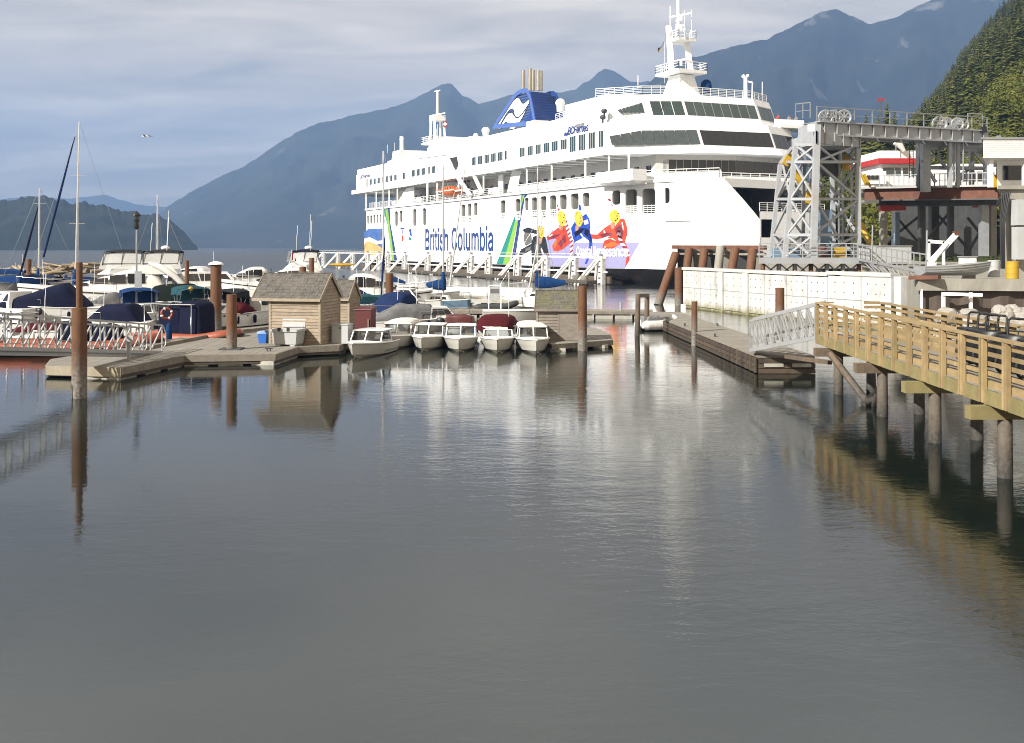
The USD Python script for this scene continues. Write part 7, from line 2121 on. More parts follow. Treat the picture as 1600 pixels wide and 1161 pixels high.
ORG[0] = at(1470, 400, 86) * V3(1, 1, 0)
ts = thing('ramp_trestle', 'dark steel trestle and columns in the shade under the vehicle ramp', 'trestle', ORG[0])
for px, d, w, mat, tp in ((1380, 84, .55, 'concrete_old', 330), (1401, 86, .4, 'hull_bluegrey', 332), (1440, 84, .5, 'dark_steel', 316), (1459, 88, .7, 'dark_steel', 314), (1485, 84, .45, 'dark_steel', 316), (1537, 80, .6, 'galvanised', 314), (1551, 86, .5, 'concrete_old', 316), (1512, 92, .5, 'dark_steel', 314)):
    p, q = at(px, tp, d), at(px, 400, d)
    MB().bar(q, p, w, w).build('column', mat, ts)
for a, b, d in (((1382, 380), (1440, 335), 87), ((1401, 340), (1440, 385), 87), ((1440, 385), (1485, 330), 87), ((1460, 330), (1512, 388), 89), ((1512, 340), (1550, 388), 88), ((1515, 390), (1550, 330), 88)):
    MB().bar(at(*a, d), at(*b, d), .2, .2).build('brace', 'dark_steel', ts)
MB().bar(at(1374, 326, 84), at(1414, 324, 84), .4, .5).build('cap_beam', 'red_paint', ts); MB().bar(at(1520, 322, 86), at(1560, 320, 86), .3, .3).build('cap_beam', 'red_paint', ts)
MB().box(at(1470, 350, 96), (9.5, 1.0, 6.5)).build('back_wall', 'dark_steel', ts)  # added dark box, its colour stands for the deep shade under the ramp
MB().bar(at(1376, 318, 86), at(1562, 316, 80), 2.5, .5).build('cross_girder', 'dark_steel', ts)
MB().tube([at(1346, 350, 80), at(1354, 372, 79), at(1364, 386, 78)], .22, 8).build('hydraulic_arm', 'yellow_paint', ts)
ORG[0] = np.zeros(3)

# ground of the shore behind the wall, and the quay on the right
SH = [V3(21.3, 50.2, 0), V3(30, 49.2, 0), V3(60, 46, 0), V3(60, 120, 0), V3(28, 120, 0), V3(27, 90, 0), V3(24, 70, 0), V3(23.4, 58, 0)]
prism(SH, -1.5, 3.0).build('quay_ground', 'concrete_old', kind='structure', label='concrete quay ground on the right behind the sheet piles', category='quay')
ORG[0] = V3(21.3, 50, 0)
qy = thing('quay_wall', 'dark ribbed steel quay wall with a pale concrete coping at the right', 'wall', ORG[0])
m = MB(); qa, qb = V3(21.25, 50.0, 0), V3(34, 48.4, 0); X = unit(qb - qa); N = V3(X[1], -X[0], 0)
n = 34; rows_t, rows_b = [], []
for k in range(n):
    s = 12.9 * k / (n - 1); off = .16 if (k // 2) % 2 else 0.0
    p = qa + X * s + N * off
    rows_t.append(p + UPZ * 2.55); rows_b.append(p - UPZ * 1.2)
for k in range(n - 1):
    MB().polys([rows_b[k], rows_b[k + 1], rows_t[k + 1], rows_t[k]], [(0, 1, 2, 3)]).build('sheet_pile', 'sheet_steel', qy)
MB().bar(qa - X * .2 + UPZ * 2.85 + N * .1, qb + UPZ * 2.85 + N * .1, .7, .6).build('coping', 'concrete_old', qy)
for px in (1474, 1517):
    MB().bar(at(px, 490, 49.2), at(px, 457, 49.2), .14, .14).build('white_post', 'white_paint', qy)
MB().bar(at(1472, 459, 49.1), at(1535, 461, 48.7), .12, .16).build('white_beam', 'white_paint', qy)
MB().bar(at(1440, 452, 49.6), at(1440, 490, 49.6), .1, .1).build('white_post', 'white_paint', qy)
ORG[0] = np.zeros(3)
rb1 = MB().bar(at(1422, 434, 50), at(1468, 433, 49), .5, .2).build('rusty_plate', 'rust_beam'); tag(rb1, 'rusty steel plate at the corner of the quay coping', 'plate')

# walkway from the platform down to the quay, cabinets, skiff with crane
ORG[0] = at(1345, 403, 69) * V3(1, 1, 0)
wk = thing('access_bridge', 'light steel lattice access bridge sloping from the platform to the quay', 'footbridge', ORG[0])
for dd in (0, 1.3):
    a, b = at(1334, 404, 67 + dd), at(1447, 426, 55 + dd)
    MB().bar(a, b, .1, .14).build('top_chord', 'aluminium', wk)
    e = at(1360, 424, 65 + dd), at(1440, 436, 55.5 + dd)
    MB().bar(e[0], e[1], .09, .1).build('bottom_chord', 'aluminium', wk)
    MB().bar(a + UPZ * 1.05, b + UPZ * 1.05, .06, .06).build('hand_rail', 'aluminium', wk)
    MB().bar(a + UPZ * .55, b + UPZ * .55, .04, .04).build('mid_rail', 'aluminium', wk)
    for k in range(15):
        p = a + (b - a) * k / 14
        MB().bar(p, p + UPZ * 1.05, .05, .05).build('upright', 'aluminium', wk)
        if 1 < k < 14:
            q = e[0] + (e[1] - e[0]) * (k - 1) / 13
            MB().bar(p, q, .06, .06).build('brace', 'aluminium', wk)
            if k % 2:
                q2 = e[0] + (e[1] - e[0]) * min(1, (k + .6) / 13); MB().bar(p, q2, .06, .06).build('brace', 'aluminium', wk)
ORG[0] = np.zeros(3)
def cabinet(label, px0, px1, py0, py1, d, dp, mat, rz=0.0, roof=True):
    c = at((px0 + px1) / 2, py1, d); w = (px1 - px0) * d / FPX; h = (py1 - py0) * d / FPX
    o = thing('equipment_cabinet', label, 'cabinet', (c[0], c[1] + dp / 2, c[2]), rz)
    MB().box((0, 0, h / 2), (w, dp, h)).build('cabinet_body', mat, o)
    MB().box((0, 0, h + .03), (w + .12, dp + .12, .06)).build('cabinet_roof', 'roof_grey', o)
    MB().box((w * .22, -dp / 2 - .012, h * .48), (w * .4, .024, h * .82)).box((w * .35, -dp / 2 - .03, h * .5), (.03, .03, .12)).build('cabinet_door', mat, o)
    MB().box((0, 0, -.6), (w * .9, dp * .9, 1.2)).build('plinth', 'concrete_old', o)
cabinet('long grey equipment cabinet between the tower and the access bridge', 1358, 1424, 385, 412, 66, 2.0, 'tote_grey')
cabinet('small white electrical box on the quay behind the skiff', 1506, 1526, 402, 416, 52, .6, 'siding_white')
ORG[0] = at(1490, 425, 51) * V3(1, 1, 0)
sk = thing('aluminium_skiff', 'bare aluminium skiff stored on the quay edge below the white crane arm', 'skiff', (at(1490, 425, 51)[0], 51, 3.05 + .35), math.radians(6))
ORG[0] = np.zeros(3)
rows = [[q - V3(1.9, 0, 0) for q in r] for r in hull_rows(3.9, 1.3, .62, .35, n=13, rake=.4, flare=.3, keel=-.12, fine=1.8)]
m = MB()
for i in range(6):
    m.loft([[r[i], r[i + 1]] for r in rows]); m.loft([[r[i + 1] * V3(1, .97, 1), r[i] * V3(1, .97, 1)] for r in rows])
m.polys(rows[0], [(0, 1, 2, 3, 4, 5, 6)]); m.build('hull', 'aluminium', sk)
g = MB()
for z in (0, .12, .24):
    for i in (0, 6):
        g.tube([r[i] - UPZ * z for r in rows], .022, 5)
tag(g.build('rib_strakes', 'aluminium', sk), kind='stuff')
for x in (-1.2, .1):
    MB().box((x, 0, .3), (.28, 1.1, .04)).build('thwart', 'wood_grey', sk)
ORG[0] = at(1457, 415, 52.5) * V3(1, 1, 0)
cn = thing('davit_crane', 'small white davit crane with raised arm on the quay', 'crane', ORG[0])
MB().bar(at(1457, 430, 52.5), at(1457, 404, 52.5), .3, .3).build('crane_post', 'siding_white', cn)
MB().bar(at(1456, 407, 52.4), at(1494, 366, 52.4), .2, .26).build('arm', 'siding_white', cn); MB().box(at(1494, 364, 52.4), (.28, .3, .2)).build('arm_head', 'rust_beam', cn)
MB().tube([at(1464, 404, 52.3), at(1482, 381, 52.3)], .05, 6).build('hydraulic_ram', 'stainless', cn)
ORG[0] = at(1462, 430, 56) * V3(1, 1, 0)
fm_ = thing('goalpost', 'white square steel goalpost standing behind the davit crane', 'goalpost', ORG[0])
for px in (1451, 1474):
    MB().bar(at(px, 430, 56), at(px, 377, 56), .14, .14).build('frame_post', 'siding_white', fm_)
MB().bar(at(1449, 377, 56), at(1476, 379, 56), .14, .2).build('frame_beam', 'siding_white', fm_)
ORG[0] = np.zeros(3)
for px, y0, y1, d, lab in ((1362, 352, 412, 62, 'thin grey antenna pole in front of the long cabinet'), (1447, 360, 428, 55, 'thin grey pole at the quay end of the access bridge')):
    q = at(px, y1, d); ORG[0] = q * V3(1, 1, 0)
    o = thing('thin_pole', lab, 'pole', ORG[0]); MB().tube([q, at(px + 1.5, y0, d)], .05, 6).build('shaft', 'galvanised', o); MB().box(q, (.2, .2, .2)).build('foot', 'galvanised', o)
ORG[0] = np.zeros(3)
def barrel(label, px, py, d, mat):
    c = at(px, py, d); o = thing('drum', label, 'drum', (c[0], c[1], c[2]))
    MB().lathe((0, 0, 0), [(.0, 0), (.3, 0), (.32, .03), (.3, .06), (.3, .3), (.32, .32), (.3, .34), (.3, .6), (.32, .62), (.3, .64), (.3, .88), (.32, .9), (.3, .92), (0, .92)], 16).build('drum_body', mat, o)
    MB().lathe((.1, 0, .92), [(.05, 0), (.05, .03), (0, .035)], 8).build('bung', 'dark_steel', o)
barrel('yellow drum on the quay at the right', 1582, 436, 50, 'yellow_paint'); barrel('grey drum near the yellow drum on the quay', 1553, 433, 52, 'tote_grey')
sg = thing('warning_sign', 'yellow warning board on a post by the concrete pier', 'sign', at(1575, 420, 58))
MB().box((0, 0, .75), (.1, .1, 1.9)).build('sign_post', 'galvanised', sg); MB().box((0, -.07, 1.55), (.62, .03, 1.0)).build('sign_board', 'yellow_paint', sg); MB().box((.1, -.09, 1.75), (.3, .015, .16)).box((.1, -.09, 1.45), (.3, .015, .08)).build('sign_print', 'black_metal', sg)

# concrete pier and terminal buildings
ORG[0] = at(1580, 430, 56) * V3(1, 1, 0)
pi = thing('concrete_pier', 'stained concrete abutment at the right edge carrying the ramp', 'abutment', ORG[0])
q = at(1564, HOR, 57) * V3(1, 1, 0)
SK = V3(.53, 1, 0)
def slab(name, o, mat, q, w, dp, z0, z1, grow=0.0):
    q = q - SK * grow - V3(grow, 0, 0)
    prism([q, q + V3(w + 2 * grow, 0, 0), q + V3(w + 2 * grow, 0, 0) + SK * (dp + 2 * grow), q + SK * (dp + 2 * grow)], z0, z1).build(name, mat, o)
slab('pier', pi, 'concrete_old', q, 4.0, 4.0, 3.0, zt(296, 57))
slab('pier_cap', pi, 'concrete_old', q, 4.4, 4.0, zt(296, 57) + .003, zt(290, 57), .2)
MB().box(at(1597, 332, 56.4), (.9, .8, 1.5)).build('junction_box', 'tote_grey', pi); MB().box(at(1596, 380, 56.3), (.8, .7, 1.9)).build('junction_box', 'tote_grey', pi)
m = MB()
for k in range(5):
    m.tube([at(1566 + 3 * k, 300, 56.6), at(1563 + 1.5 * k, 350, 56.5), at(1565 + k, 420, 56.4)], .05, 5)
tag(m.build('hoses', 'black_plastic', pi), kind='stuff')
ORG[0] = np.zeros(3)
ORG[0] = at(1570, 290, 72) * V3(1, 1, 0)
wbg = thing('terminal_building', 'white clapboard terminal building at the right edge above the ramp', 'building', ORG[0])
q = at(1536, HOR, 72) * V3(1, 1, 0); z0, z1 = zt(247, 72), zt(218, 72)
slab('wall', wbg, 'siding_white', q, 12, 8, z0, z1)
for k in range(9):
    z = z0 + (z1 - z0) * (k + .5) / 9
    MB().box((q[0] + 6, q[1] - .03, z), (12, .06, (z1 - z0) / 9 - .03)).build('cladding_board', 'siding_white', wbg)
slab('roof', wbg, 'roof_grey', q, 12, 8, z1 + .003, z1 + .16, .15)
zb = zt(292, 72)
slab('lower_wall', wbg, 'siding_white', q + SK * 2 + V3(1, 0, 0), 10, 5, zb, z0 - .01)
for k in range(4):
    MB().box((q[0] + .8 + k * 2.6, q[1] + .5, (zb + z0) / 2), (.3, .3, z0 - zb)).build('post', 'siding_white', wbg)
for k in range(3):
    MB().box((q[0] + 3.2 + k * 2.2, q[1] + 1.95, zb + 1.2), (1.4, .06, 1.1)).build('window', 'dark_glass', wbg)
ORG[0] = np.zeros(3)
ORG[0] = at(1410, 290, 108) * V3(1, 1, 0)
rbg = thing('terminal_building', 'white terminal building with a red eaves band between the towers', 'building', ORG[0])
q = at(1376, HOR, 108) * V3(1, 1, 0)
MB().box((q[0] + 2.4, q[1] + 4, (zt(290, 108) + zt(256, 108)) / 2), (4.8, 8, zt(256, 108) - zt(290, 108))).build('wall', 'siding_white', rbg)
MB().box((q[0] + 2.2, q[1] + 3.8, (zt(256.5, 108) + zt(248, 108)) / 2), (5.4, 9, zt(248, 108) - zt(256.5, 108))).build('eaves_band', 'red_paint', rbg)
MB().box((q[0] + 2.3, q[1] + 3.9, (zt(248, 108) + zt(236, 108)) / 2), (5.0, 8.6, zt(236, 108) - zt(248, 108))).build('parapet', 'siding_white', rbg)
for px0, px1 in ((1380, 1388), (1389, 1397), (1399, 1407), (1411, 1419), (1424, 1432)):
    a = at((px0 + px1) / 2, 268, 107.95)
    MB().box(a, ((px1 - px0) * .072, .06, .9)).build('window', 'green_glass', rbg); MB().box(a + UPZ * .5, ((px1 - px0) * .072 + .1, .1, .08)).build('lintel', 'siding_white', rbg)
MB().box(at(1361, 279, 107), (2.2, 3, 1.4)).build('annex', 'siding_white', rbg)
for k in range(4):
    MB().box(at(1351 + 6.5 * k, 277, 105.4), (.36, .06, .45)).build('window', 'dark_glass', rbg)
# windows of the hall behind the railings
MB().box(at(1525, 276, 100), (9, 3, 2.4)).build('hall_wall', 'siding_white', rbg)
for k in range(5):
    MB().box(at(1495 + 12 * k, 275, 98.4), (.55, .06, .9)).build('window', 'dark_glass', rbg)
p0, p1 = at(1400, 237, 107), at(1400, 219, 107)
MB().tube([p0, p1], .05, 6).build('wind_mast', 'galvanised', rbg)
MB().tube([at(1401, 221, 107), at(1407, 228, 107), at(1413, 236, 107)], [.5, .36, .2], 8).build('windsock', 'siding_white', rbg)
ORG[0] = np.zeros(3)

# ------------------------------------------------------------------ boardwalk of yellow treated timber
BZ = 1.86; RZ = 2.93
BWX0, BWX1 = 10.42, 12.5
YE, YN = 32.6, 9.5
bx0 = lambda y: 9.92 + (BWX0 - 9.92) * (y - 18.6) / 14.0
bx1 = lambda y: 11.85 + (BWX1 - 11.85) * (y - 18.6) / 14.0
ORG[0] = V3(BWX0, YE, 0)
bwk = thing('boardwalk', 'raised boardwalk with yellow treated timber railings on piles at the right', 'boardwalk', ORG[0])
y = YE; k = 0; rg = random.Random(9)
while y > YN:
    MB().box(((bx0(y) + bx1(y)) / 2, y - .07, BZ - .02 + rg.uniform(-.003, .003)), (bx1(y) - bx0(y) + .04, .134, .04)).build('deck_plank', 'wood_deck', bwk)
    y -= .146; k += 1
for f, s in ((bx0, -1), (bx1, 1)):
    ys = YE
    while ys > YN + .1:
        ye = max(YN, ys - 3.6)
        a, b = V3(f(ys), ys - .005, 0), V3(f(ye), ye + .005, 0)
        MB().bar(a + UPZ * (BZ - .19) + V3(s * .06, 0, 0), b + UPZ * (BZ - .19) + V3(s * .06, 0, 0), .05, .30).build('fascia_board', 'wood_treated_green', bwk)
        MB().bar(a + UPZ * (BZ + .07) + V3(-s * .04, 0, 0), b + UPZ * (BZ + .07) + V3(-s * .04, 0, 0), .09, .14).build('kerb_board', 'wood_treated', bwk)
        for z in (.30, .50, .70, .90):
            MB().bar(a + UPZ * (BZ + z) - V3(s * .01, 0, 0), b + UPZ * (BZ + z) - V3(s * .01, 0, 0), .035, .088).build('rail_board', 'wood_treated', bwk)
        MB().bar(a + UPZ * (RZ - .02) + V3(s * .02, 0, 0), b + UPZ * (RZ - .02) + V3(s * .02, 0, 0), .22, .042).build('cap_board', 'wood_treated', bwk)
        MB().bar(a + UPZ * (BZ - .2) - V3(s * .35, 0, 0), b + UPZ * (BZ - .2) - V3(s * .35, 0, 0), .1, .28).build('stringer', 'wood_treated_green', bwk)
        ys = ye
    yp = YE - .05; n = 0
    while yp > YN:
        for dy in ((-.0,) if n == 0 else (-.055, .055)):
            MB().box((f(yp) + s * .075, yp + dy, (BZ - .32 + RZ - .05) / 2), (.09, .075 if n else .14, RZ - .05 - BZ + .32)).build('rail_post', 'wood_treated', bwk)
        yp -= 1.03; n += 1
# rail across the end beside the gangway
for z in (.30, .50, .70, .90, 1.05):
    MB().bar((bx0(YE) + 1.55, YE + .04, BZ + z), (bx1(YE), YE + .04, BZ + z), .035, .09).build('rail_board', 'wood_treated', bwk)
MB().bar((bx0(YE) - .05, YE + .02, RZ - .02), (bx0(YE) + .5, YE + .02, RZ - .02), .16, .04).build('cap_board', 'wood_treated', bwk)
MB().box((bx0(YE) + .48, YE, (BZ + RZ) / 2 - .1), (.09, .09, RZ - BZ)).build('rail_post', 'wood_treated', bwk)
for i, yb in enumerate((31.4, 27.3, 23.6, 20.0, 16.4, 12.8)):
    cap = 'wood_pile' if i < 2 else 'wood_treated_green'
    MB().box(((bx0(yb) + bx1(yb)) / 2 - .12, yb, BZ - .50), (bx1(yb) - bx0(yb) + .72, .26, .27)).build('cap_beam', cap, bwk)
    for xo in (.30, 1.5):
        MB().tube([V3(bx0(yb) + xo, yb + (.0 if xo < 1 else .35), -1.3), V3(bx0(yb) + xo, yb + (.0 if xo < 1 else .35), BZ - .64)], [.165, .145], 14).build('pile', 'wood_pile_grey', bwk)
b0 = V3(bx0(31.4) + .3, 31.4, 1.15); b1 = V3(bx0(29.4) + .6, 29.2, -.05); b2 = V3(bx0(27.3) + .3, 27.3, 1.0)
MB().tube([b0 - V3(.3, 0, -.2), b1], .11, 8).build('raking_brace', 'wood_pile', bwk); MB().tube([b2, b1 + V3(.1, -.1, 0)], .12, 8).build('raking_brace', 'wood_pile', bwk)
MB().bar((bx0(32) + .2, 32, .95), (bx0(36) - .4, 35.5, .75), .14, .14).build('strut', 'wood_pile', bwk)
MB().tube([b1 + V3(-.3, -.2, .1), b1 + V3(.5, .1, .3)], .12, 8).build('raking_brace', 'wood_pile_grey', bwk)
ORG[0] = np.zeros(3)

# dock carts on the boardwalk
def cart(label, y, x, rz):
    o = thing('dock_cart', label, 'cart', (x, y, BZ), rz, group=None)
    MB().tube([V3(-.27, 0, .35), V3(-.27, .12, 1.22), V3(-.22, .13, 1.27), V3(.22, .13, 1.27), V3(.27, .12, 1.22), V3(.27, 0, .35)], .028, 8).build('handle', 'black_metal', o)
    MB().bar((-.27, .1, .98), (.27, .1, .98), .035, .035).build('cross_bar', 'black_metal', o)
    m = MB(); R = []
    for t in np.linspace(0, 1, 6):
        w = .28 + .06 * t; dp = .18 + .16 * math.sin(math.pi * (t * .7 + .15))
        R.append([V3(-w, -.02, .18 + .72 * t), V3(-w * .9, -dp * .9 - .1, .2 + .7 * t), V3(0, -dp - .16, .2 + .7 * t), V3(w * .9, -dp * .9 - .1, .2 + .7 * t), V3(w, -.02, .18 + .72 * t), V3(0, .02, .18 + .72 * t)])
    m.loft(R, close=True, cap=True); m.build('tub', 'black_plastic', o)
    for s in (-1, 1):
        c = V3(s * .36, -.05, .25)
        w = MB(); ring = [c + V3(0, .22 * math.cos(2 * math.pi * k / 20), .22 * math.sin(2 * math.pi * k / 20)) for k in range(21)]
        w.tube(ring, .035, 8, cap=False)
        p = w.build('wheel', 'rubber', o)
        hb = MB()
        for k in range(6):
            a = math.pi * k / 3; hb.bar(c, c + V3(0, .2 * math.cos(a), .2 * math.sin(a)), .014, .014, up=V3(1, 0, 0))
        hb.build('spokes', 'stainless', p)
for k, (px, y, rz, lab) in enumerate(((1493, 24.4, .15, 'leftmost black dock cart standing upright against the far boardwalk rail'), (1508, 23.85, .12, 'second black dock cart from the left on the boardwalk'), (1523, 23.4, .1, 'third black dock cart from the left, handle above the rail'), (1557, 22.2, .2, 'black dock cart standing apart, right of the three others on the boardwalk'), (1585, 21.2, .2, 'black dock cart nearest us at the right edge of the boardwalk'))):
    cart(lab, y, bx1(y) - .33, -math.pi / 2 + rz + .4)

# riprap rocks beside the boardwalk
rg = random.Random(77)
k = 0
while k < 64:
    yy = rg.uniform(36.5, 48); px = rg.uniform(1385, 1690); x = (px - 800) * yy / FPX
    py = rg.uniform(476 if px > 1560 else 481, 515) if px > 1466 else rg.uniform(505, 540)
    s = rg.uniform(.35, .7) * (1.3 if px > 1530 else .9)
    zz = EYE - (py - HOR) * yy / FPX - s * .8
    if zz < -.4 or zz > 2.2 or (yy > 46 and px < 1500):
        continue
    k += 1
    m = trimesh.creation.icosphere(2); v = np.array(m.vertices)
    n_ = meshkit.fbm(v * 1.6 + k * 3.7, 3, k); q = np.round(v * 2.2) / 2.2
    v = (v * .55 + q * .45) * (0.65 + .7 * n_)[:, None] * V3(s * rg.uniform(.9, 1.5), s * rg.uniform(.8, 1.2), s * rg.uniform(.7, 1.0))
    a = rg.uniform(0, 6.28); v = v @ np.array([[math.cos(a), -math.sin(a), 0], [math.sin(a), math.cos(a), 0], [0, 0, 1]]).T + V3(x, yy, zz)
    o = MB().polys(list(v), m.faces).build('riprap_rock', 'rock'); tag(o, 'pale broken rock of the shore bank behind the boardwalk', 'rock', 'rocks of the shore bank')
sh = MB(); sh.polys([V3(13.5, 37, -1.2), V3(33, 35, -1.2), V3(34, 48.3, 2.3), V3(21.5, 49.8, .4), V3(15, 46, -1.2)], [(0, 1, 2, 3, 4)])
sh.build('shore_bank', 'rock', kind='structure', label='sloping stony bank under the rocks', category='bank')

# ------------------------------------------------------------------ wooded hillside on the right
def leaf_look(name, a, b, tr):
    LOOKS[name] = usdkit.material(stage, '/World/Looks/' + name, {
        'geo': ('geometry', {}), 'n': ('noise_texture', {'scale': .45, 'detail': 4.0}), 'oi': ('object_info', {}),
        'add': ('math', {'math_type': 'multiply_add', 'value2': 0.45}), 'r': ('rgb_ramp', {'ramp': [(0.30, a), (0.95, b)]}),
        'd': ('diffuse_bsdf', {}), 't': ('translucent_bsdf', {}), 'm': ('mix_closure', {'fac': tr})},
        [('geo.position', 'n.vector'), ('oi.random', 'add.value1'), ('n.fac', 'add.value3'), ('add.value', 'r.fac'), ('r.color', 'd.color'), ('r.color', 't.color'), ('d.BSDF', 'm.closure1'), ('t.BSDF', 'm.closure2')], surface='m.closure')
leaf_look('conifer_leaf', (0.026, 0.042, 0.010), (0.150, 0.160, 0.040), .25)
leaf_look('broad_leaf', (0.045, 0.066, 0.014), (0.175, 0.18, 0.042), .3)
M('bark', (0.10, 0.08, 0.06), 0.9, 0.3)

def conifer(seed, H=1.0, whorls=22, blades=11):
    """A fir of height 1: drooping sprays round a tapering stem; returns (trunk, crown)."""
    rg = random.Random(seed)
    t = MB().tube([V3(0, 0, 0), V3(.004, 0, .5), V3(0, 0, .98)], [.018, .011, .002], 6)
    c = MB(); V, F = [], []
    for k in range(whorls):
        f = k / (whorls - 1); z = .10 + .88 * f
        R = (.19 * (1 - f) ** .8 + .012) * rg.uniform(.8, 1.15)
        nb = max(5, int(blades * (1 - f * .45)))
        for j in range(nb):
            a = 2 * math.pi * (j + rg.random()) / nb; r = R * rg.uniform(.6, 1.15)
            if rg.random() < .10:
                continue
            dx, dy = math.cos(a), math.sin(a); zz = z + rg.uniform(-.02, .02)
            droop = r * rg.uniform(.15, .55)
            w = r * rg.uniform(.32, .5)
            p0 = V3(0, 0, zz + .015); p1 = V3(dx * r * .55 - dy * w, dy * r * .55 + dx * w, zz - droop * .5); p2 = V3(dx * r, dy * r, zz - droop); p3 = V3(dx * r * .55 + dy * w, dy * r * .55 - dx * w, zz - droop * .5)
            pm = V3(dx * r * .55, dy * r * .55, zz - droop * .25)
            n = len(V); V += [p0, p1, p2, p3, pm]; F += [[n, n + 1, n + 4], [n + 4, n + 1, n + 2], [n, n + 4, n + 3], [n + 4, n + 2, n + 3]]
    c.add(V, F)
    return t, c

def broadleaf(seed):
    rg = random.Random(seed)
    t = MB().tube([V3(0, 0, 0), V3(.01, 0, .45)], [.03, .018], 6)
    for k in range(5):
        a = rg.uniform(0, 6.28); t.tube([V3(.01, 0, .35 + .02 * k), V3(.2 * math.cos(a), .2 * math.sin(a), .7)], [.013, .004], 5)
    V, F = [], []
    cl = [(V3(rg.gauss(0, .14), rg.gauss(0, .14), rg.uniform(.38, .82)), rg.uniform(.1, .2)) for _ in range(13)]
    for c, r in cl:
        for _ in range(46):
            d = unit(V3(rg.gauss(0, 1), rg.gauss(0, 1), rg.gauss(.25, 1))); p = c + d * r * rg.uniform(.75, 1.05)
            s = rg.uniform(.018, .034); u = unit(np.cross(d, V3(rg.gauss(0, 1), rg.gauss(0, 1), rg.gauss(0, 1)))); w = np.cross(d, u)
            n = len(V); V += [p - u * s, p + w * s * .7, p + u * s, p - w * s * .7]; F += [[n, n + 1, n + 2], [n, n + 2, n + 3]]
    return t, MB().add(V, F)

HP = [(1270, 285), (1300, 268), (1340, 247), (1375, 228), (1405, 212), (1440, 176), (1470, 136), (1500, 88), (1540, 38), (1580, -5), (1650, -80), (1800, -190), (2000, -300)]
HD0, HD1 = 135.0, 720.0
def hill_z(px, t):
    D = HD0 + (HD1 - HD0) * t
    top = (HOR - np.interp(px, [p[0] for p in HP], [p[1] for p in HP])) * HD1 / FPX + EYE - 14
    return 3.0 + (top - 3.0) * (t ** .9) + 5 * (meshkit.fbm(np.array([[px * .03, D * .02, 0]]), 3, 9)[0] - .5) * min(1, 3 * t)
pxs = np.linspace(1262, 2000, 60)
rows = []
for k in range(27):
    t = min(1.0, k / 24); D = HD0 + (HD1 - HD0) * t + max(0, k - 24) * 30
    rows.append([V3((p - 800) * D / FPX, D, (-3 if k == 0 else hill_z(p, t)) - max(0, k - 24) * 8) for p in pxs])
MB().loft(rows).build('hillside', 'hill_ground', kind='structure', label='steep forested hillside on the right', category='hillside')

UsdGeom.Scope.Define(stage, '/World/forest_kinds') if False else None
fo = UsdGeom.PointInstancer.Define(stage, '/World/forest')
tag(fo.GetPrim(), 'dense evergreen forest covering the hillside at the upper right', 'forest', kind='stuff')
protos = []
for k in range(4):
    t, c = conifer(k + 1) if k < 3 else broadleaf(k)
    x = UsdGeom.Xform.Define(stage, '/World/forest/tree_%03d' % k)
    c.build('crown', 'conifer_leaf' if k < 3 else 'broad_leaf', x.GetPrim()); t.build('trunk', 'bark', x.GetPrim())
    protos.append(x.GetPath())
fo.CreatePrototypesRel().SetTargets(protos)
rg = random.Random(5)
pos, idx, scl, ori = [], [], [], []
D = HD0 + 4
while D < HD1 + 25:
    t = (D - HD0) / (HD1 - HD0)
    step = (4.6 + 1.2 * t) * FPX / D
    px = 1268 + rg.uniform(0, step)
    while px < 1720:
        dd = D + rg.uniform(-3, 3); q = px + rg.uniform(-.4, .4) * step
        tt = max(0.01, min(1, (dd - HD0) / (HD1 - HD0)))
        low = tt < .18
        kind = 3 if rg.random() < (.6 if low else .42) else rg.randrange(3)
        h = rg.uniform(6, 10) if kind == 3 else rg.uniform(7.5, 19) * (.75 if low else 1)
        z = hill_z(q, tt)
        pos.append(Gf.Vec3f((q - 800) * dd / FPX, dd, float(z) - .3)); idx.append(kind)
        w = h * rg.uniform(1.0, 1.5); scl.append(Gf.Vec3f(w, w, h)); a = rg.uniform(0, math.pi)
        ori.append(Gf.Quath(math.cos(a), 0, 0, math.sin(a)))
        px += step * rg.uniform(.75, 1.25)
    D += 4.2 + 1.4 * t
fo.CreatePositionsAttr(pos); fo.CreateProtoIndicesAttr(idx); fo.CreateScalesAttr(scl); fo.CreateOrientationsAttr(ori)

def tree(name, label, px, ytop, d, kind, h, group=None):
    z = EYE - (ytop - HOR) * d / FPX - h
    p = at(px, HOR, d)
    o = thing(name, label, 'tree', (p[0], p[1], z), random.Random(px).uniform(0, 6), group=group)
    t, c = conifer(40 + int(px), whorls=30, blades=14) if kind == 'fir' else broadleaf(int(px))
    S = np.diag([h * (1.15 if kind == 'fir' else 1.0), h * (1.15 if kind == 'fir' else 1.0), h, 1])
    c.moved(S).build('crown', 'conifer_leaf' if kind == 'fir' else 'broad_leaf', o); t.moved(S).build('trunk', 'bark', o)
for k, (px, yt, d, kind, h, lab) in enumerate(((1386, 158, 230, 'fir', 17, 'tall dark fir above the middle of the gantry girder'), (1372, 178, 225, 'fir', 14, 'fir just left of the tall dark fir above the gantry'), (1398, 172, 235, 'fir', 15, 'fir just right of the tall dark fir above the gantry'),
        (1353, 176, 240, 'fir', 15, 'leftmost dark fir above the gantry girder'), (1418, 196, 215, 'fir', 14, 'dark fir behind the right part of the gantry girder'), (1340, 240, 170, 'broad', 10, 'light green leafy tree right of the lift tower below the gantry'), (1362, 234, 160, 'broad', 11, 'leafy tree under the middle of the gantry'), (1322, 252, 165, 'broad', 9, 'leafy tree seen through the lift tower'), (1445, 226, 170, 'broad', 11, 'leafy tree behind the second lift tower'), (1355, 330, 130, 'broad', 9, 'bushy tree seen under the vehicle ramp'))):
    tree('fir_tree' if kind == 'fir' else 'leafy_tree', lab, px, yt, d, kind, h)
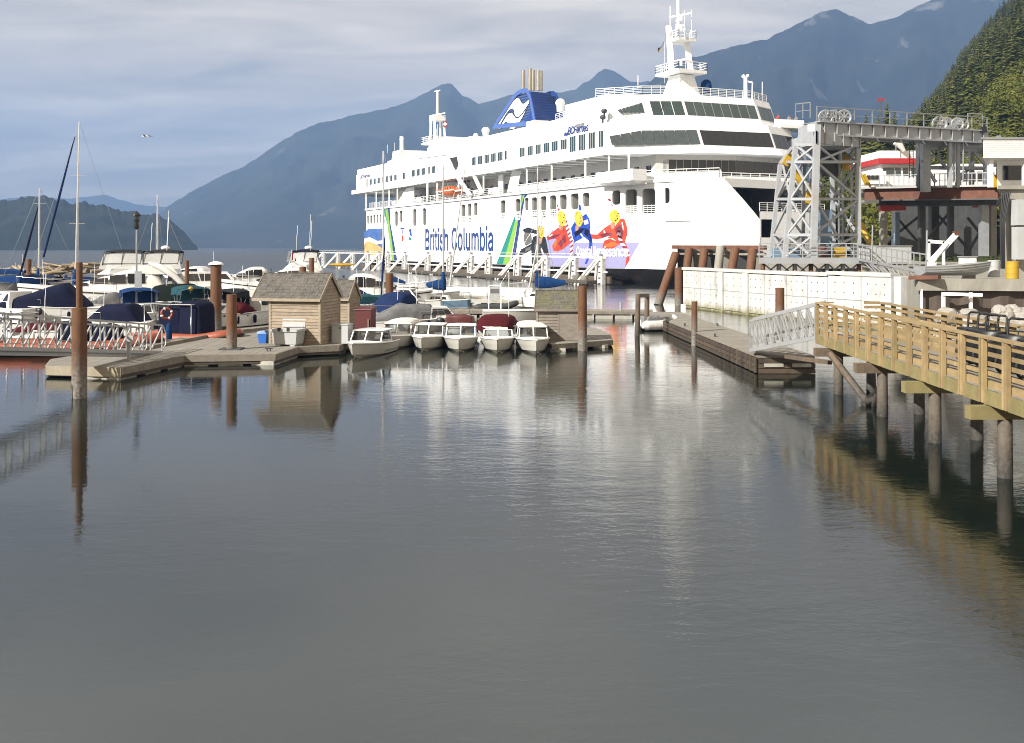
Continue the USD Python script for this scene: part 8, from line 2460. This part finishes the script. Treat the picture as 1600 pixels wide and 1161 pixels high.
p = at(1376, 200, 240); o = thing('flag_pole', 'thin pole with a small red flag among the firs above the gantry', 'flag pole', (p[0], p[1], p[2] - 8))
MB().tube([V3(0, 0, 0), V3(0, 0, 8 + 45 * 240 / FPX)], .12, 6).build('pole', 'dark_steel', o); MB().bar((-.7, 0, 8 + 44 * .16), (.9, 0, 8 + 44.5 * .16), .1, .7).build('flag', 'red_paint', o)

# ------------------------------------------------------------------ gull, people, vehicle
gp_ = at(227, 213, 70)
gu = thing('gull', 'gull gliding left in front of the grey clouds', 'gull', gp_, math.radians(170))
m = MB(); rows = []
for x, r in ((-.26, .012), (-.2, .035), (-.08, .065), (.06, .07), (.15, .05), (.2, .045), (.25, .03), (.29, .008)):
    rows.append([V3(x, r * math.cos(a), r * .85 * math.sin(a) + (.015 if x > .14 else 0)) for a in np.linspace(0, 2 * math.pi, 10, endpoint=False)])
m.loft(rows, close=True, cap=True); m.add([V3(-.22, -.02, 0), V3(-.22, .02, 0), V3(-.36, .06, 0), V3(-.36, -.06, 0)], [[0, 1, 2], [0, 2, 3]]); m.build('body', 'gull_white', gu)
for s in (-1, 1):
    w = MB(); R = []
    for y, x0, x1, z in ((.05, -.08, .12, .02), (.25, -.07, .13, .09), (.42, -.10, .08, .10), (.58, -.2, -.06, .06), (.64, -.26, -.2, .045)):
        R.append([V3(x1, s * y, z), V3((x0 + x1) / 2, s * y, z + .018), V3(x0, s * y, z), V3((x0 + x1) / 2, s * y, z - .006)])
    w.loft(R, close=True, cap=True); w.build('wing', 'gull_grey', gu)
MB().lathe(V3(0, 0, 0), [(.012, 0), (.009, .03), (0, .055)], 6).moved(trimesh.transformations.translation_matrix([.28, 0, .01]) @ trimesh.transformations.rotation_matrix(math.pi / 2, [0, 1, 0])).build('beak', 'yellow_paint', gu)

import manifold3d as m3
def chain(joints, bones, seg=12):
    """One body from tapered bones: the hull of the spheres at both ends of each."""
    out = m3.Manifold()
    for a, b in bones:
        sp = []
        for j in (a, b):
            p, r = joints[j][:3], joints[j][3]
            sp.append(m3.Manifold.sphere(r, seg).translate([float(x) for x in p]))
        out = out + m3.Manifold.batch_hull(sp)
    return out
def person(label, loc, rz, coat, trousers, arms='down', hair='cloth_dark'):
    o = thing('person', label, 'person', loc, rz)
    J = {'pel': (0, 0, .95, .125), 'bel': (0, .0, 1.08, .125), 'che': (0, 0, 1.32, .135), 'nek': (0, 0, 1.50, .055), 'hd0': (0, .01, 1.60, .075), 'hd1': (0, -.005, 1.68, .088)}
    for s, n in ((-1, 'l'), (1, 'r')):
        J['sh' + n] = (s * .165, 0, 1.41, .06); J['hp' + n] = (s * .085, 0, .92, .09); J['kn' + n] = (s * .095, -.02, .50, .06); J['an' + n] = (s * .10, .02, .09, .042); J['to' + n] = (s * .11, -.15, .035, .035)
        if arms == 'rail':
            J['el' + n] = (s * .23, -.12, 1.16, .043); J['wr' + n] = (s * .16, -.34, 1.10, .032); J['ha' + n] = (s * .14, -.42, 1.09, .035)
        else:
            J['el' + n] = (s * .23, .03, 1.13, .043); J['wr' + n] = (s * .24, -.06, .89, .032); J['ha' + n] = (s * .24, -.08, .80, .036)
    body = [('pel', 'bel'), ('bel', 'che'), ('che', 'nek'), ('nek', 'hd0'), ('hd0', 'hd1')]
    for n in 'lr':
        body += [('che', 'sh' + n), ('sh' + n, 'el' + n), ('el' + n, 'wr' + n), ('wr' + n, 'ha' + n), ('pel', 'hp' + n), ('hp' + n, 'kn' + n), ('kn' + n, 'an' + n), ('an' + n, 'to' + n)]
    b = chain(J, body)
    nose = m3.Manifold.sphere(.016, 8).translate([0, -.095, 1.64])
    b = b + nose
    for s in (-1, 1):
        b = b + m3.Manifold.sphere(.02, 8).translate([s * .085, .01, 1.64])
        for k in range(4):
            h = J['hal' if s < 0 else 'har']; b = b + m3.Manifold.batch_hull([m3.Manifold.sphere(.010, 6).translate([h[0] + (k - 1.5) * .018, h[1] - .03, h[2] - .01]), m3.Manifold.sphere(.008, 6).translate([h[0] + (k - 1.5) * .018, h[1] - .06, h[2] - .035])])
    mm = b.to_mesh(); MB().add(mm.vert_properties[:, :3], mm.tri_verts).build('body', 'skin', o)
    K = {k: (v[0], v[1], v[2], v[3] + .018) for k, v in J.items()}
    c = chain(K, [('pel', 'bel'), ('bel', 'che'), ('che', 'shl'), ('che', 'shr'), ('shl', 'ell'), ('ell', 'wrl'), ('shr', 'elr'), ('elr', 'wrr')]).to_mesh()
    MB().add(c.vert_properties[:, :3], c.tri_verts).build('coat', coat, o)
    c = chain(K, [('pel', 'hpl'), ('pel', 'hpr'), ('hpl', 'knl'), ('knl', 'anl'), ('hpr', 'knr'), ('knr', 'anr')]).to_mesh()
    MB().add(c.vert_properties[:, :3], c.tri_verts).build('trousers', trousers, o)
    hr = (m3.Manifold.sphere(.1, 14).translate([0, .012, 1.69]) - m3.Manifold.cube([.4, .2, .17], True).translate([0, -.13, 1.63])).to_mesh()
    MB().add(hr.vert_properties[:, :3], hr.tri_verts).build('hair', hair, o)
    return o
for px, d, rz, c, t, lab in ((1216, 137.5, -.4, 'cloth_red', 'cloth_dark', 'person in red at the rail right of the ferry bridge, leftmost of three'), (1233, 138.5, -.3, 'cloth_grey', 'cloth_dark', 'person in grey in the middle of three at the ferry rail'), (1244, 139, -.5, 'cloth_grey', 'cloth_grey', 'person beside the lift tower head, rightmost of three at the ferry rail')):
    p = at(px, HOR, d); person(lab, (p[0], p[1], 22.05), rz, c, t, 'rail')
ORG[0] = A0
MB().bar(at(1208, HOR, 136.6) * V3(1, 1, 0) + UPZ * 21.83, at(1256, HOR, 138.5) * V3(1, 1, 0) + UPZ * 21.83, 3.4, .4).bar(at(1210, HOR, 135.6) * V3(1, 1, 0) + UPZ * 22.4, at(1256, HOR, 137.2) * V3(1, 1, 0) + UPZ * 22.4, .12, 1.0).build('wing_platform', 'ship_white', ferry)
ORG[0] = np.zeros(3)
for k, (px, c, lab) in enumerate(((569, 'cloth_red', 'leftmost person on the far upper deck of the ferry'), (575, 'orange_boat', 'second person from the left on the far upper deck of the ferry'), (581, 'cloth_red', 'third person from the left on the far upper deck of the ferry'), (592, 'cloth_dark', 'person standing apart at the right on the far upper deck'))):
    p = side(px, HOR, 1.2); person(lab, (p[0], p[1], 21.62), -1.2 + .3 * k, c, 'cloth_dark', 'rail')
p = at(1213, HOR, 125.5); person('person in grey beside the silver car on the open ferry deck', (p[0], p[1], 8.87), .2, 'cloth_grey', 'cloth_dark')
cp = at(1231, HOR, 128.5)
sv = thing('parked_car', 'silver sport utility car at the open end of the ferry car deck', 'car', (cp[0], cp[1], 8.87), math.radians(-72))
m = MB(); R = []
for x, zb, zt_, w in ((-2.3, .35, .8, .78), (-2.2, .25, .98, .88), (-1.3, .22, 1.02, .92), (0, .22, 1.02, .93), (1.0, .22, 1.02, .92), (1.9, .25, .95, .88), (2.25, .32, .78, .8), (2.32, .4, .65, .7)):
    R.append([V3(x, -w, zb), V3(x, -w, zt_ - .12), V3(x, -w * .92, zt_), V3(x, w * .92, zt_), V3(x, w, zt_ - .12), V3(x, w, zb)])
m.loft(R, close=True, cap=True); m.build('body', 'car_silver', sv)
m = MB(); R = []
for x, zt_, w in ((-2.1, 1.05, .8), (-1.8, 1.62, .68), (-.4, 1.72, .7), (.35, 1.66, .68), (1.05, 1.05, .8)):
    R.append([V3(x, -w - .06, 1.0), V3(x, -w, zt_), V3(x, w, zt_), V3(x, w + .06, 1.0)])
m.loft(R, cap=True); m.build('cabin', 'car_silver', sv)
for s in (-1, 1):
    for x0, x1, k0, k1 in ((-1.7, -.75, .56, .6), (-.65, .15, .6, .58)):
        q = [V3(x0, s * .84, 1.08), V3(x1, s * .84, 1.08), V3(x1 - .05, s * .725, 1.0 + k1), V3(x0 + .05, s * .725, 1.0 + k0)]
        MB().polys([v + V3(0, s * .03, 0) for v in q], [(0, 1, 2, 3) if s < 0 else (3, 2, 1, 0)]).build('window', 'dark_glass', sv)
    for x in (-1.4, 1.45):
        w = MB().tube([V3(x, s * .72, .36), V3(x, s * .95, .36)], .36, 18).build('wheel', 'rubber', sv); MB().tube([V3(x, s * .93, .36), V3(x, s * .965, .36)], .2, 14).build('rim', 'stainless', w)
    MB().box((2.28, s * .58, .74), (.12, .3, .14)).build('headlight', 'clear_vinyl', sv)
q = [V3(1.03, -.72, 1.1), V3(1.03, .72, 1.1), V3(.42, .62, 1.6), V3(.42, -.62, 1.6)]
MB().polys([v + V3(.06, 0, .04) for v in q], [(0, 1, 2, 3)]).build('windscreen', 'dark_glass', sv)
